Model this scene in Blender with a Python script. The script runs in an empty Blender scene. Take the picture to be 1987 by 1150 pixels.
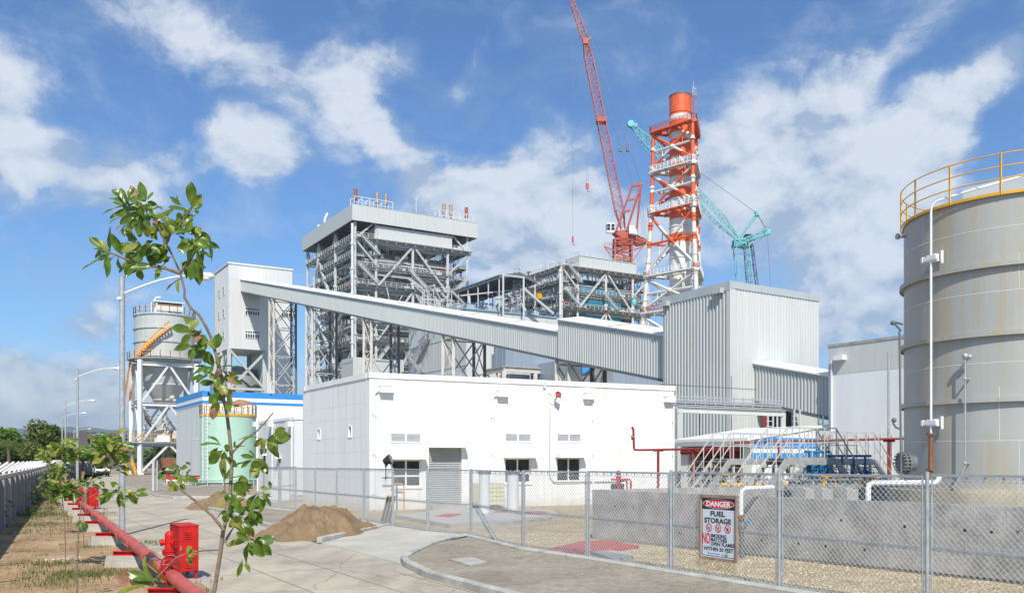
import bpy, math, random
from mathutils import Vector as V, Matrix
C = bpy.context; SC = C.scene; COL = SC.collection
F = 1720.0; CX = 993.5; HY = 890.0; CH = 2.4          # focal length and horizon measured on the photograph (px), eye height (m)
# ---------------------------------------------------------------- camera
cam = bpy.data.objects.new('camera', bpy.data.cameras.new('camera')); COL.objects.link(cam)
cam.location = (0, 0, CH); cam.rotation_euler = (math.radians(90), 0, 0)
cam.data.sensor_width = 36; cam.data.lens = 36 * F / 1987; cam.data.shift_y = (HY - 575) / 1987
cam.data.clip_start = .1; cam.data.clip_end = 30000
SC.camera = cam
SC.render.resolution_x = 1024; SC.render.resolution_y = 592
# ---------------------------------------------------------------- light
SC.view_settings.view_transform = 'Standard'; SC.view_settings.look = 'None'
SC.view_settings.exposure = 0.22; SC.view_settings.gamma = 1
LD = V((-.117, 1.0987, -1.15)).normalized()            # the way the sunlight travels
sun = bpy.data.objects.new('sun', bpy.data.lights.new('sun', 'SUN')); COL.objects.link(sun)
sun.data.energy = 4.6; sun.data.angle = math.radians(.53); sun.data.color = (1, .945, .84)
sun.rotation_euler = LD.to_track_quat('-Z', 'Y').to_euler()
W = bpy.data.worlds.new('World'); SC.world = W; W.use_nodes = True
nt = W.node_tree; nt.nodes.clear()
def N(t, **k):
    n = nt.nodes.new(t)
    for a, b in k.items(): setattr(n, a, b)
    return n
def Lk(a, b): nt.links.new(a, b)
def mth(op, a, b=None, c=None, clamp=False):
    n = N('ShaderNodeMath', operation=op, use_clamp=clamp)
    for i, v in enumerate((a, b, c)):
        if v is None: continue
        if isinstance(v, (int, float)): n.inputs[i].default_value = v
        else: Lk(v, n.inputs[i])
    return n.outputs[0]
def sky_world():
    out = N('ShaderNodeOutputWorld'); bg = N('ShaderNodeBackground'); bg.inputs[1].default_value = .1
    Lk(bg.outputs[0], out.inputs[0])
    sky = N('ShaderNodeTexSky', sky_type='NISHITA', sun_disc=False)
    sky.sun_elevation = math.asin(-LD.z); sky.sun_rotation = math.radians(174)
    sky.air_density = 1.0; sky.dust_density = .35; sky.ozone_density = 1.6
    hs = N('ShaderNodeMixRGB', blend_type='MULTIPLY'); hs.inputs[0].default_value = 1; hs.inputs[2].default_value = (.65, .95, 1.26, 1)
    Lk(sky.outputs[0], hs.inputs[1])
    tc = N('ShaderNodeTexCoord'); sp = N('ShaderNodeSeparateXYZ'); Lk(tc.outputs['Generated'], sp.inputs[0])
    az = mth('ARCTAN2', sp.outputs[0], sp.outputs[1]); el = mth('ARCSINE', sp.outputs[2])
    uv = N('ShaderNodeCombineXYZ'); Lk(az, uv.inputs[0]); Lk(el, uv.inputs[1])
    # clouds grow on a layer above: stretch the noise with distance
    wn = N('ShaderNodeTexNoise'); wn.inputs['Scale'].default_value = 4.5; wn.inputs['Detail'].default_value = 4; wn.inputs['Roughness'].default_value = .55
    Lk(uv.outputs[0], wn.inputs['Vector'])
    sub = N('ShaderNodeVectorMath', operation='SUBTRACT'); sub.inputs[1].default_value = (.5, .5, .5); Lk(wn.outputs['Color'], sub.inputs[0])
    sc = N('ShaderNodeVectorMath', operation='SCALE'); sc.inputs['Scale'].default_value = .10; Lk(sub.outputs[0], sc.inputs[0])
    ad = N('ShaderNodeVectorMath', operation='ADD'); Lk(uv.outputs[0], ad.inputs[0]); Lk(sc.outputs[0], ad.inputs[1])
    def ang(px, py):
        d = V(((px - CX) / F, 1, (HY - py) / F)); return math.atan2(d.x, d.y), math.asin(d.z / d.length)
    blobs = [  # px, py, half length px, half height px, slope deg, weight
        (545,165,350,104,-28,.85),(700,215,90,60,-30,.5),(880,330,170,60,10,.5),(200,40,120,50,-30,.4),(720,125,140,48,8,.8),(760,290,170,45,-38,.6),(330,50,160,60,-25,.55),(900,160,130,50,40,.5),
        (465,308,100,72,-24,1.5),(40,150,110,90,0,.9),(30,240,100,100,-30,.9),(255,355,140,70,0,1.2),(40,380,120,90,10,.75),
        (20,300,90,70,0,.6),(230,580,150,60,15,.6),(190,650,80,45,0,.7),(20,690,60,35,0,.8),
        (60,760,330,60,0,.95),(100,850,500,55,0,1.0),(700,860,900,45,0,.8),(230,790,260,55,0,.8),(300,720,240,30,0,.5),(480,520,80,22,0,.4),
        (1080,300,140,90,30,.7),(1150,350,120,70,0,.45),(960,340,140,60,20,.45),(1000,450,280,120,0,.9),(1100,500,340,130,0,.8),(880,400,110,60,0,.4),
        (1480,250,230,120,15,1.0),(1620,330,260,110,15,.95),(1700,110,270,60,35,.7),(1880,170,260,80,35,.65),(1780,300,260,90,30,.6),(1500,420,230,110,0,.65),
        (1680,480,260,160,0,.95),(1680,620,260,110,0,.9),(1850,250,200,60,35,.5),(1230,190,120,18,50,.35),(1400,330,130,90,20,.7),(1020,80,80,40,-40,.35)]
    wn2 = N('ShaderNodeTexNoise'); wn2.inputs['Scale'].default_value = 17; wn2.inputs['Detail'].default_value = 6; wn2.inputs['Roughness'].default_value = .62; Lk(uv.outputs[0], wn2.inputs['Vector'])
    sb2 = N('ShaderNodeVectorMath', operation='SUBTRACT'); sb2.inputs[1].default_value = (.5, .5, .5); Lk(wn2.outputs['Color'], sb2.inputs[0])
    sc2 = N('ShaderNodeVectorMath', operation='SCALE'); sc2.inputs['Scale'].default_value = .06; Lk(sb2.outputs[0], sc2.inputs[0])
    ad2 = N('ShaderNodeVectorMath', operation='ADD'); Lk(ad.outputs[0], ad2.inputs[0]); Lk(sc2.outputs[0], ad2.inputs[1]); ad = ad2
    tot = None
    for px, py, rx, ry, rot, wt in blobs:
        u, w = ang(px, py)
        m = N('ShaderNodeMapping', vector_type='TEXTURE'); Lk(ad.outputs[0], m.inputs['Vector'])
        m.inputs['Location'].default_value = (u, w, 0); m.inputs['Rotation'].default_value = (0, 0, math.radians(rot))
        m.inputs['Scale'].default_value = (rx * 1.15 / F, ry * 1.2 / F, 10)
        g = N('ShaderNodeTexGradient', gradient_type='SPHERICAL'); Lk(m.outputs[0], g.inputs[0])
        tot = mth('MULTIPLY', g.outputs['Fac'], wt * 1.25) if tot is None else mth('MULTIPLY_ADD', g.outputs['Fac'], wt * 1.25, tot)
    # behind and beside the picture: plain broken cloud from noise alone
    fn = N('ShaderNodeTexNoise'); fn.inputs['Scale'].default_value = 2.2; fn.inputs['Detail'].default_value = 3; Lk(tc.outputs['Generated'], fn.inputs['Vector'])
    side = mth('SUBTRACT', mth('ABSOLUTE', az), .62); side = mth('MULTIPLY', side, 4, clamp=True)
    far = mth('MULTIPLY', mth('SUBTRACT', fn.outputs['Fac'], .42), 4, clamp=True)
    tot = mth('MULTIPLY_ADD', side, far, tot)
    n1 = N('ShaderNodeTexNoise'); n1.inputs['Scale'].default_value = 9; n1.inputs['Detail'].default_value = 10; n1.inputs['Roughness'].default_value = .62; n1.inputs['Distortion'].default_value = .35
    mp = N('ShaderNodeMapping'); mp.inputs['Scale'].default_value = (1, 1.7, 1); mp.inputs['Rotation'].default_value = (0, 0, .5); Lk(uv.outputs[0], mp.inputs[0]); Lk(mp.outputs[0], n1.inputs['Vector'])
    dens = mth('ADD', tot, mth('MULTIPLY', mth('SUBTRACT', n1.outputs['Fac'], .54), 1.6))
    mr = N('ShaderNodeMapRange', interpolation_type='SMOOTHSTEP'); Lk(dens, mr.inputs[0]); mr.inputs[1].default_value = .08; mr.inputs[2].default_value = 1.12; mr.inputs[4].default_value = .88
    # thin veil everywhere
    veil = mth('MULTIPLY', mth('SUBTRACT', n1.outputs['Fac'], .44, clamp=True), 1.0)
    cov = mth('MAXIMUM', mr.outputs[0], veil)
    n2 = N('ShaderNodeTexNoise'); n2.inputs['Scale'].default_value = 8; n2.inputs['Detail'].default_value = 7
    mp2 = N('ShaderNodeMapping'); mp2.inputs['Location'].default_value = (.02, .05, 3); Lk(ad.outputs[0], mp2.inputs[0]); Lk(mp2.outputs[0], n2.inputs['Vector'])
    n1b = N('ShaderNodeTexNoise'); n1b.inputs['Scale'].default_value = 9; n1b.inputs['Detail'].default_value = 6; n1b.inputs['Roughness'].default_value = .6; n1b.inputs['Distortion'].default_value = .35
    n1c = N('ShaderNodeTexNoise'); n1c.inputs['Scale'].default_value = 9; n1c.inputs['Detail'].default_value = 6; n1c.inputs['Roughness'].default_value = .6; n1c.inputs['Distortion'].default_value = .35
    mpb = N('ShaderNodeMapping'); mpb.inputs['Location'].default_value = (-.006, .022, 0); Lk(mp.outputs[0], mpb.inputs[0]); Lk(mpb.outputs[0], n1b.inputs['Vector']); Lk(mp.outputs[0], n1c.inputs['Vector'])
    relief = mth('MULTIPLY', mth('SUBTRACT', n1c.outputs['Fac'], n1b.outputs['Fac']), 1.0)
    cr = N('ShaderNodeValToRGB'); Lk(mth('ADD', mth('ADD', n2.outputs['Fac'], relief), mth('MULTIPLY', mth('SUBTRACT', cov, .62), .22)), cr.inputs[0])
    e = cr.color_ramp.elements
    e[0].position = .40; e[0].color = (3.5, 4.5, 5.9, 1); e[1].position = .64; e[1].color = (6.9, 7.4, 8.0, 1)
    x = cr.color_ramp.elements.new(.5); x.color = (5.4, 6.1, 7.1, 1)
    mx = N('ShaderNodeMixRGB'); Lk(cov, mx.inputs[0]); Lk(hs.outputs[0], mx.inputs[1]); Lk(cr.outputs[0], mx.inputs[2])
    Lk(mx.outputs[0], bg.inputs[0])
sky_world()
# ---------------------------------------------------------------- geometry helpers
A3 = V((-.5188, .8549, 0)); B3 = V((.8549, .5188, 0)); UP = V((0, 0, 1))
def P(px, py, Y): return V(((px - CX) / F * Y, Y, CH + (HY - py) / F * Y))
def G(px, py, z=0): return P(px, py, (CH - z) * F / (py - HY))
def along(p, d, px):                                   # distance from p along d at which px is reached
    r = (px - CX) / F
    return (r * p.y - p.x) / (d.x - r * d.y)
def on(p, d, px, py):                                  # (s, z) on the vertical plane through p along d
    s = along(p, d, px); return s, CH + (HY - py) / F * (p.y + s * d.y)
def zof(py, Y): return CH + (HY - py) / F * Y
class MB:
    def __init__(s): s.v = []; s.f = []; s.m = []; s.mi = 0
    def add(s, vs, fs, mi=None):
        o = len(s.v); s.v.extend([tuple(v) for v in vs]); mi = s.mi if mi is None else mi
        for f in fs: s.f.append(tuple(i + o for i in f)); s.m.append(mi)
    def box(s, c, sz, d=None, mi=None):                # c centre, sz (along d, across, up)
        d = V((1, 0, 0)) if d is None else d; n = V((-d.y, d.x, 0)); c = V(c)
        a, b, u = d * sz[0] / 2, n * sz[1] / 2, UP * sz[2] / 2
        vs = [c + i * a + j * b + k * u for k in (-1, 1) for i, j in ((-1, -1), (1, -1), (1, 1), (-1, 1))]
        s.add(vs, [(0, 3, 2, 1), (4, 5, 6, 7), (0, 1, 5, 4), (1, 2, 6, 5), (2, 3, 7, 6), (3, 0, 4, 7)], mi)
    def slab(s, p, d, s0, s1, t0, t1, z0, z1, n=None, mi=None):   # box in plane coordinates: s along d, t along n, z
        n = n or V((-d.y, d.x, 0)); q = p + d * ((s0 + s1) / 2) + n * ((t0 + t1) / 2)
        c = V((q.x, q.y, (z0 + z1) / 2)); a, b, u = d * (s1 - s0) / 2, n * (t1 - t0) / 2, UP * (z1 - z0) / 2
        vs = [c + i * a + j * b + k * u for k in (-1, 1) for i, j in ((-1, -1), (1, -1), (1, 1), (-1, 1))]
        s.add(vs, [(0, 3, 2, 1), (4, 5, 6, 7), (0, 1, 5, 4), (1, 2, 6, 5), (2, 3, 7, 6), (3, 0, 4, 7)], mi)
    def beam(s, p, q, w, h=None, mi=None, up=UP):
        p, q = V(p), V(q); h = h or w; d = q - p
        if d.length < 1e-6: return
        d.normalize(); x = d.cross(up)
        if x.length < 1e-3: x = d.cross(V((1, 0, 0)))
        x.normalize(); y = x.cross(d).normalized(); x *= w / 2; y *= h / 2
        s.add([e + i * x + j * y for e in (p, q) for i, j in ((-1, -1), (1, -1), (1, 1), (-1, 1))],
              [(0, 1, 2, 3), (4, 7, 6, 5), (0, 4, 5, 1), (1, 5, 6, 2), (2, 6, 7, 3), (3, 7, 4, 0)], mi)
    def ibeam(s, p, q, w, h, mi=None):
        p, q = V(p), V(q); t = h * .09; u = V((0, 0, 1))
        if abs((q - p).normalized().z) > .9:
            s.beam(p, q, w, h, mi); return
        s.beam(p + u * (h / 2 - t / 2), q + u * (h / 2 - t / 2), w, t, mi); s.beam(p - u * (h / 2 - t / 2), q - u * (h / 2 - t / 2), w, t, mi)
        s.beam(p, q, w * .12, h - 2 * t, mi)
    def tube(s, p, q, r, n=8, r2=None, mi=None, cap=True):
        s.path([p, q], [r, r if r2 is None else r2], n, mi, cap)
    def path(s, pts, r, n=8, mi=None, cap=True):
        pts = [V(p) for p in pts]; o = []; k = len(pts)
        rs = r if isinstance(r, (list, tuple)) else [r] * k
        x = None
        for i, p in enumerate(pts):
            d = (pts[min(i + 1, k - 1)] - pts[max(i - 1, 0)])
            if d.length < 1e-9: d = V((0, 0, 1))
            d.normalize()
            if x is None:
                x = d.cross(UP)
                if x.length < 1e-2: x = d.cross(V((1, 0, 0)))
            x = (x - d * x.dot(d)); x.normalize(); y = d.cross(x)
            for j in range(n):
                a = 2 * math.pi * j / n; o.append(p + (x * math.cos(a) + y * math.sin(a)) * rs[i])
        fs = [(i * n + j, i * n + (j + 1) % n, (i + 1) * n + (j + 1) % n, (i + 1) * n + j) for i in range(k - 1) for j in range(n)]
        if cap: fs += [tuple(range(n - 1, -1, -1)), tuple(range((k - 1) * n, k * n))]
        s.add(o, fs, mi)
    def lathe(s, c, prof, n=32, mi=None, a0=0, a1=2 * math.pi, axis=None):
        c = V(c); full = abs(a1 - a0 - 2 * math.pi) < 1e-6; m = n if full else n + 1; o = []
        if axis is None: X, Y, Z = V((1, 0, 0)), V((0, 1, 0)), UP
        else:
            Z = V(axis).normalized(); X = Z.cross(UP)
            if X.length < 1e-3: X = V((1, 0, 0))
            X.normalize(); Y = Z.cross(X)
        for r, z in prof:
            for j in range(m):
                a = a0 + (a1 - a0) * j / n; o.append(c + X * (r * math.cos(a)) + Y * (r * math.sin(a)) + Z * z)
        fs = [(i * m + j, i * m + (j + 1) % m, (i + 1) * m + (j + 1) % m, (i + 1) * m + j) for i in range(len(prof) - 1) for j in range(n)]
        s.add(o, fs, mi)
    def poly(s, pts, z0, z1, mi=None):                 # extruded ground polygon
        n = len(pts); a = sum(pts[i].x * pts[(i + 1) % n].y - pts[(i + 1) % n].x * pts[i].y for i in range(n))
        if a < 0: pts = pts[::-1]
        vs = [V((p.x, p.y, z0)) for p in pts] + [V((p.x, p.y, z1)) for p in pts]
        s.add(vs, [tuple(range(n, 2 * n)), tuple(range(n - 1, -1, -1))] + [(i, (i + 1) % n, n + (i + 1) % n, n + i) for i in range(n)], mi)
    def prism(s, pts, off, mi=None):                   # planar outline pushed by vector off
        n = len(pts); pts = [V(p) for p in pts]; off = V(off)
        s.add(pts + [p + off for p in pts], [tuple(range(n)), tuple(range(2 * n - 1, n - 1, -1))] + [(i, n + i, n + (i + 1) % n, (i + 1) % n) for i in range(n)], mi)
    def ball(s, c, r, n=10, m=6, sc=(1, 1, 1), mi=None, jit=0, rnd=None):
        c = V(c); o = []
        for i in range(m + 1):
            t = math.pi * i / m
            for j in range(n):
                a = 2 * math.pi * j / n; k = 1 + (rnd.uniform(-jit, jit) if rnd else 0)
                o.append(c + V((math.sin(t) * math.cos(a) * sc[0], math.sin(t) * math.sin(a) * sc[1], math.cos(t) * sc[2])) * r * k)
        s.add(o, [(i * n + j, (i + 1) * n + j, (i + 1) * n + (j + 1) % n, i * n + (j + 1) % n) for i in range(m) for j in range(n)], mi)
    def rail(s, pts, h=1.1, step=1.5, r=.05, mids=1, mi=None):
        pts = [V(p) for p in pts]
        for a, b in zip(pts[:-1], pts[1:]):
            L = (b - a).length; k = max(1, int(round(L / step)))
            for i in range(k + 1):
                q = a.lerp(b, i / k); s.beam(q, q + UP * h, r, mi=mi)
            for j in range(mids + 1):
                u = UP * (h * (j + 1) / (mids + 1)); s.beam(a + u, b + u, r, mi=mi)
    def stair(s, p, q, side, w=.9, st=.05, tread=.25, rail_r=.05, railing=True, mi=None):   # stringers from p down/up to q
        p, q = V(p), V(q); side = V(side).normalized()
        for k in (-.5, .5): s.beam(p + side * w * k, q + side * w * k, st, tread, mi)
        n = max(3, int(abs(q.z - p.z) / .22))
        for i in range(n + 1):
            c = p.lerp(q, i / n); s.beam(c - side * w / 2, c + side * w / 2, .22, .04, mi)
        if railing:
            for k in (-.5, .5):
                a, b = p + side * w * k, q + side * w * k
                s.beam(a + UP * 1., b + UP * 1., rail_r, mi=mi); s.beam(a + UP * .5, b + UP * .5, rail_r, mi=mi)
                for i in range(0, 5): c = a.lerp(b, i / 4); s.beam(c, c + UP * 1., rail_r, mi=mi)
    def ribbed(s, p, d, L, zb, zt, out, pitch=.34, dep=.05, mi=None):   # vertical corrugated sheet; zb, zt functions of s; out = outward side
        n = max(1, int(L / pitch)); pr = [(0, 0), (.42, 0), (.54, 1), (.86, 1), (.98, 0)]; o = []
        for i in range(n):
            for a, k in pr: o.append((min(L, (i + a) * L / n), k))
        o.append((L, 0)); vs = []
        for t, k in o:
            q = p + d * t + out * (dep * k); vs += [V((q.x, q.y, zb(t))), V((q.x, q.y, zt(t)))]
        fs = [(2 * i, 2 * i + 2, 2 * i + 3, 2 * i + 1) for i in range(len(o) - 1)]
        s.add(vs, fs, mi)
    def lattice(s, p, q, w0, w1, n, rc, rb, side=None, tri=False, mi=None):
        p, q = V(p), V(q); d = (q - p).normalized(); x = V(side).normalized() if side else d.cross(UP)
        if x.length < .05: x = V((1, 0, 0))
        x = (x - d * x.dot(d)).normalized(); y = d.cross(x)
        cs = [(-1, -1), (1, -1), (1, 1), (-1, 1)] if not tri else [(-1, -.6), (1, -.6), (0, 1)]
        def pt(c, t): w = w0 + (w1 - w0) * t; return p.lerp(q, t) + (x * c[0] + y * c[1]) * w / 2
        for c in cs: s.beam(pt(c, 0), pt(c, 1), rc, mi=mi)
        for k in range(n):
            t0, t1 = k / n, (k + 1) / n
            for i in range(len(cs)):
                a, b = cs[i], cs[(i + 1) % len(cs)]
                if (k + i) % 2: a, b = b, a
                s.beam(pt(a, t0), pt(b, t1), rb, mi=mi)
                s.beam(pt(a, t1), pt(b, t1), rb, mi=mi)
def mesh_of(name, mb, mats, loc):
    me = bpy.data.meshes.new(name); lx, ly, lz = loc
    me.from_pydata([(x - lx, y - ly, z - lz) for x, y, z in mb.v], [], mb.f)
    for m in (mats if isinstance(mats, (list, tuple)) else [mats]): me.materials.append(m)
    if any(mb.m): me.polygons.foreach_set('material_index', mb.m)
    me.update(); return me
def smooth(o, ang=40):
    me = o.data; me.polygons.foreach_set('use_smooth', [True] * len(me.polygons))
    try: me.set_sharp_from_angle(angle=math.radians(ang))
    except Exception: pass
    return o
class T:                                               # a thing: an Empty at its base and its parts
    def __init__(s, name, label, cat, loc, group=None):
        s.loc = V(loc); o = bpy.data.objects.new(name, None); COL.objects.link(o); o.location = s.loc; o.empty_display_size = .3
        o['label'] = label; o['category'] = cat
        if group: o['group'] = group
        s.o = o
    def part(s, name, mb, mat, parent=None, label=None, sm=None, kind=None):
        o = bpy.data.objects.new(name, mesh_of(name, mb, mat, s.loc)); COL.objects.link(o); o.parent = parent or s.o
        if label: o['label'] = label
        if kind: o['kind'] = kind
        if sm: smooth(o, sm)
        return o
def one(name, label, cat, mb, mat, loc, group=None, sm=None):
    o = bpy.data.objects.new(name, mesh_of(name, mb, mat, loc)); COL.objects.link(o); o.location = loc
    o['label'] = label; o['category'] = cat
    if group: o['group'] = group
    if sm: smooth(o, sm)
    return o
def setting(name, mb, mat, kind='structure', sm=None, label=None):
    o = bpy.data.objects.new(name, mesh_of(name, mb, mat, (0, 0, 0))); COL.objects.link(o); o['kind'] = kind
    if label: o['label'] = label
    if sm: smooth(o, sm)
    return o
def copy_thing(o, loc, rz=0, sc=1, label=None):
    def rec(src, par):
        c = src.copy(); COL.objects.link(c); c.parent = par
        for ch in src.children: rec(ch, c)
        return c
    r = rec(o, None); r.location = loc; r.rotation_euler = (0, 0, rz); r.scale = (sc, sc, sc)
    if label: r['label'] = label
    return r
def walled(mb, p, d, L, z0, z1, th, holes, n, mi=None):   # wall with openings, holes (s0, s1, za, zb); th pushed along n
    xs = sorted({0, L, *[h[0] for h in holes], *[h[1] for h in holes]})
    for a, b in zip(xs[:-1], xs[1:]):
        if b - a < 1e-4: continue
        m = (a + b) / 2; hs = sorted([(h[2], h[3]) for h in holes if h[0] < m < h[1]]); z = z0
        for za, zb in hs:
            if za > z: mb.slab(p, d, a, b, 0, th, z, za, n, mi)
            z = max(z, zb)
        if z < z1: mb.slab(p, d, a, b, 0, th, z, z1, n, mi)
# ---------------------------------------------------------------- materials
def mat(name, col, rough=.6, metal=0, var=.12, scale=3, bump=0, bscale=40, spec=.5, col2=None, stretch=None, ramp=(.35, .65), detail=5, coord='Object', speck=0):
    m = bpy.data.materials.new(name); m.use_nodes = True; t = m.node_tree; b = t.nodes['Principled BSDF']
    n = lambda k: t.nodes.new(k); l = t.links.new
    b.inputs['Roughness'].default_value = rough; b.inputs['Metallic'].default_value = metal
    b.inputs['Specular IOR Level'].default_value = spec
    tc = n('ShaderNodeTexCoord'); mp = n('ShaderNodeMapping'); l(tc.outputs[coord], mp.inputs[0])
    if stretch: mp.inputs['Scale'].default_value = stretch
    no = n('ShaderNodeTexNoise'); no.inputs['Scale'].default_value = scale; no.inputs['Detail'].default_value = detail; no.inputs['Roughness'].default_value = .62; l(mp.outputs[0], no.inputs['Vector'])
    cr = n('ShaderNodeValToRGB'); l(no.outputs['Fac'], cr.inputs[0]); e = cr.color_ramp.elements
    c1 = tuple(c * (1 - var) for c in col); c2 = col2 or tuple(min(1, c * (1 + var)) for c in col)
    e[0].position, e[1].position = ramp; e[0].color = (*c1, 1); e[1].color = (*c2, 1)
    last = cr.outputs[0]
    if speck:
        v = n('ShaderNodeTexNoise'); v.inputs['Scale'].default_value = scale * 14; v.inputs['Detail'].default_value = 3; l(tc.outputs[coord], v.inputs['Vector'])
        r2 = n('ShaderNodeValToRGB'); l(v.outputs['Fac'], r2.inputs[0]); r2.color_ramp.elements[0].position = .38; r2.color_ramp.elements[1].position = .62
        k = 1 - speck; r2.color_ramp.elements[0].color = (k, k, k, 1); k = 1 + speck; r2.color_ramp.elements[1].color = (k, k, k, 1)
        mu = n('ShaderNodeMixRGB'); mu.blend_type = 'MULTIPLY'; mu.inputs[0].default_value = 1; l(last, mu.inputs[1]); l(r2.outputs[0], mu.inputs[2]); last = mu.outputs[0]
    l(last, b.inputs['Base Color'])
    if bump:
        bn = n('ShaderNodeTexNoise'); bn.inputs['Scale'].default_value = bscale; bn.inputs['Detail'].default_value = 4; l(tc.outputs[coord], bn.inputs['Vector'])
        bu = n('ShaderNodeBump'); bu.inputs['Strength'].default_value = bump; bu.inputs['Distance'].default_value = .03; l(bn.outputs['Fac'], bu.inputs['Height']); l(bu.outputs[0], b.inputs['Normal'])
    m['last'] = 1
    return m
def nodes_of(m):
    t = m.node_tree; return t, (lambda k: t.nodes.new(k)), t.links.new, t.nodes['Principled BSDF']
M = {}
M['white'] = mat('white_paint', (.80, .81, .81), .6, 0, .05, .6, .05, 60, stretch=(1, 1, .25))
M['offwhite'] = mat('offwhite_paint', (.66, .68, .68), .6, 0, .07, .7, .05, 60, stretch=(1, 1, .2))
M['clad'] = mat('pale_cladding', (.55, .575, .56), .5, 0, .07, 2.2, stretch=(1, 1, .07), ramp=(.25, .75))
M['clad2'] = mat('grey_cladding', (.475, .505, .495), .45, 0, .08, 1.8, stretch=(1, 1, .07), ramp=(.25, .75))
M['palerender'] = mat('pale_render', (.74, .77, .79), .7, 0, .06, .5, .08, 40, stretch=(1, 1, .3))
M['towerclad'] = mat('dusty_white_cladding', (.63, .645, .64), .5, 0, .06, 1.2, stretch=(1, 1, .08), ramp=(.25, .75))
M['roofwhite'] = mat('white_roof_sheet', (.80, .80, .77), .5, 0, .05, 1)
M['flash'] = mat('grey_flashing', (.42, .46, .48), .5, 0, .06, 1)
M['steel'] = mat('grey_painted_steel', (.46, .48, .47), .5, .0, .10, 1.5)
M['steel_tan'] = mat('pale_primed_steel', (.55, .52, .47), .6, 0, .12, 1.2)
M['steel_dk'] = mat('dark_grey_steel', (.13, .145, .15), .55, 0, .15, 1)
M['duct'] = mat('grey_duct', (.24, .25, .25), .6, 0, .2, .4)
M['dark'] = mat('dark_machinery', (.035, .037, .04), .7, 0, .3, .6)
M['galv'] = mat('galvanised', (.42, .45, .47), .45, .35, .15, 9)
M['wire'] = mat('galvanised_wire', (.62, .64, .65), .38, .35, .1, 30)
M['alu'] = mat('bare_aluminium', (.38, .44, .50), .4, .4, .10, .8, stretch=(3, 3, .1))
M['orange'] = mat('orange_stair_paint', (.82, .38, .08), .5, 0, .1, 2)
M['yellow'] = mat('yellow_paint', (.72, .38, .02), .45, 0, .12, 2)
M['red'] = mat('red_paint', (.50, .014, .012), .5, 0, .22, 5, .06, 30, spec=.3, detail=8)
M['dred'] = mat('dark_red_pipe', (.22, .02, .022), .5, 0, .15, 3)
M['redpipe'] = mat('faded_red_pipe', (.50, .10, .075), .5, 0, .18, 2.2, .05, 30)
M['crane'] = mat('red_crane_paint', (.44, .085, .05), .5, 0, .12, .5)
M['cyan'] = mat('cyan_crane_paint', (.16, .50, .54), .5, 0, .1, .5)
M['blue2'] = mat('pale_blue_edge', (.22, .33, .45), .5, 0, .1, 1); M['dblue2'] = mat('navy_railing', (.08, .14, .34), .5, 0, .1, 1)
M['blue'] = mat('blue_paint', (.03, .26, .66), .5, 0, .06, 1)
M['dblue'] = mat('deep_blue_machine', (.02, .13, .32), .5, 0, .2, .6)
M['teal'] = mat('teal_casing', (.04, .22, .30), .5, 0, .2, .5)
M['vblue'] = mat('valve_blue', (.015, .20, .42), .4, 0, .15, 4)
M['green'] = mat('mint_tank_paint', (.42, .62, .50), .5, 0, .05, .8, stretch=(1, 1, .3))
M['black'] = mat('black_rubber', (.025, .025, .028), .6, 0, .2, 6)
M['conc'] = mat('bund_concrete', (.335, .325, .305), .85, 0, .30, 1.5, .3, 14, speck=.14, ramp=(.36, .62), detail=8)
M['concl'] = mat('light_concrete', (.40, .385, .35), .85, 0, .15, 1.6, .2, 20, speck=.08)
M['kerb'] = mat('kerb_concrete', (.42, .41, .37), .85, 0, .2, 2.2, .25, 20, speck=.1)
M['wallc'] = mat('wall_concrete', (.27, .27, .265), .85, 0, .25, 1, .2, 12, stretch=(1, 1, .3))
M['wood'] = mat('weathered_wood', (.30, .22, .15), .8, 0, .3, 6, .2, 30, stretch=(1, 1, .1))
M['rust'] = mat('rusty_steel', (.22, .10, .05), .8, 0, .35, 2, .2, 20)
M['paper'] = mat('sign_face', (.62, .68, .74), .4, 0, .03, 3)
M['signk'] = mat('sign_black', (.02, .02, .024), .4, 0, .05, 3)
M['signr'] = mat('sign_red', (.62, .02, .03), .4, 0, .04, 3)
M['signg'] = mat('sign_green', (.02, .30, .12), .4, 0, .04, 3)
M['signw'] = mat('sign_white', (.80, .80, .80), .4, 0, .03, 3)
M['ibc'] = mat('cream_plastic', (.72, .68, .42), .5, 0, .08, 3)
M['grille'] = mat('louvre_paint', (.60, .62, .64), .5, 0, .05, 3)
M['shutter'] = mat('roller_shutter', (.40, .42, .43), .45, .3, .08, 3)
M['bark'] = mat('bark', (.20, .15, .105), .85, 0, .3, 30, .4, 60, stretch=(1, 1, .3))
def glass():
    m = mat('window_glass', (.03, .035, .035), .08, 0, .5, 1.5, spec=.6); return m
M['glass'] = glass()
def leafmat(name, c, c2, rough=.32):
    m = mat(name, c, rough, 0, .3, 14, col2=c2, ramp=(.3, .7)); t, n, l, b = nodes_of(m)
    b.inputs['Specular IOR Level'].default_value = .5
    tr = n('ShaderNodeBsdfTranslucent'); mx = n('ShaderNodeMixShader'); mx.inputs[0].default_value = .30
    src = b.inputs['Base Color'].links[0].from_socket
    g = n('ShaderNodeMixRGB'); g.blend_type = 'MULTIPLY'; g.inputs[0].default_value = 1; g.inputs[2].default_value = (1.6, 1.7, .6, 1); l(src, g.inputs[1]); l(g.outputs[0], tr.inputs[0])
    o = t.nodes['Material Output']; l(b.outputs[0], mx.inputs[1]); l(tr.outputs[0], mx.inputs[2]); l(mx.outputs[0], o.inputs[0]); return m
M['leaf'] = leafmat('glossy_leaf', (.055, .125, .016), (.16, .25, .03))
M['leafy'] = leafmat('yellowing_leaf', (.19, .24, .03), (.32, .34, .06), .4)
M['leafb'] = leafmat('scorched_leaf', (.30, .15, .09), (.46, .26, .17), .6)
M['tree'] = leafmat('tree_leaves', (.030, .070, .015), (.08, .13, .03), .6)
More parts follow.
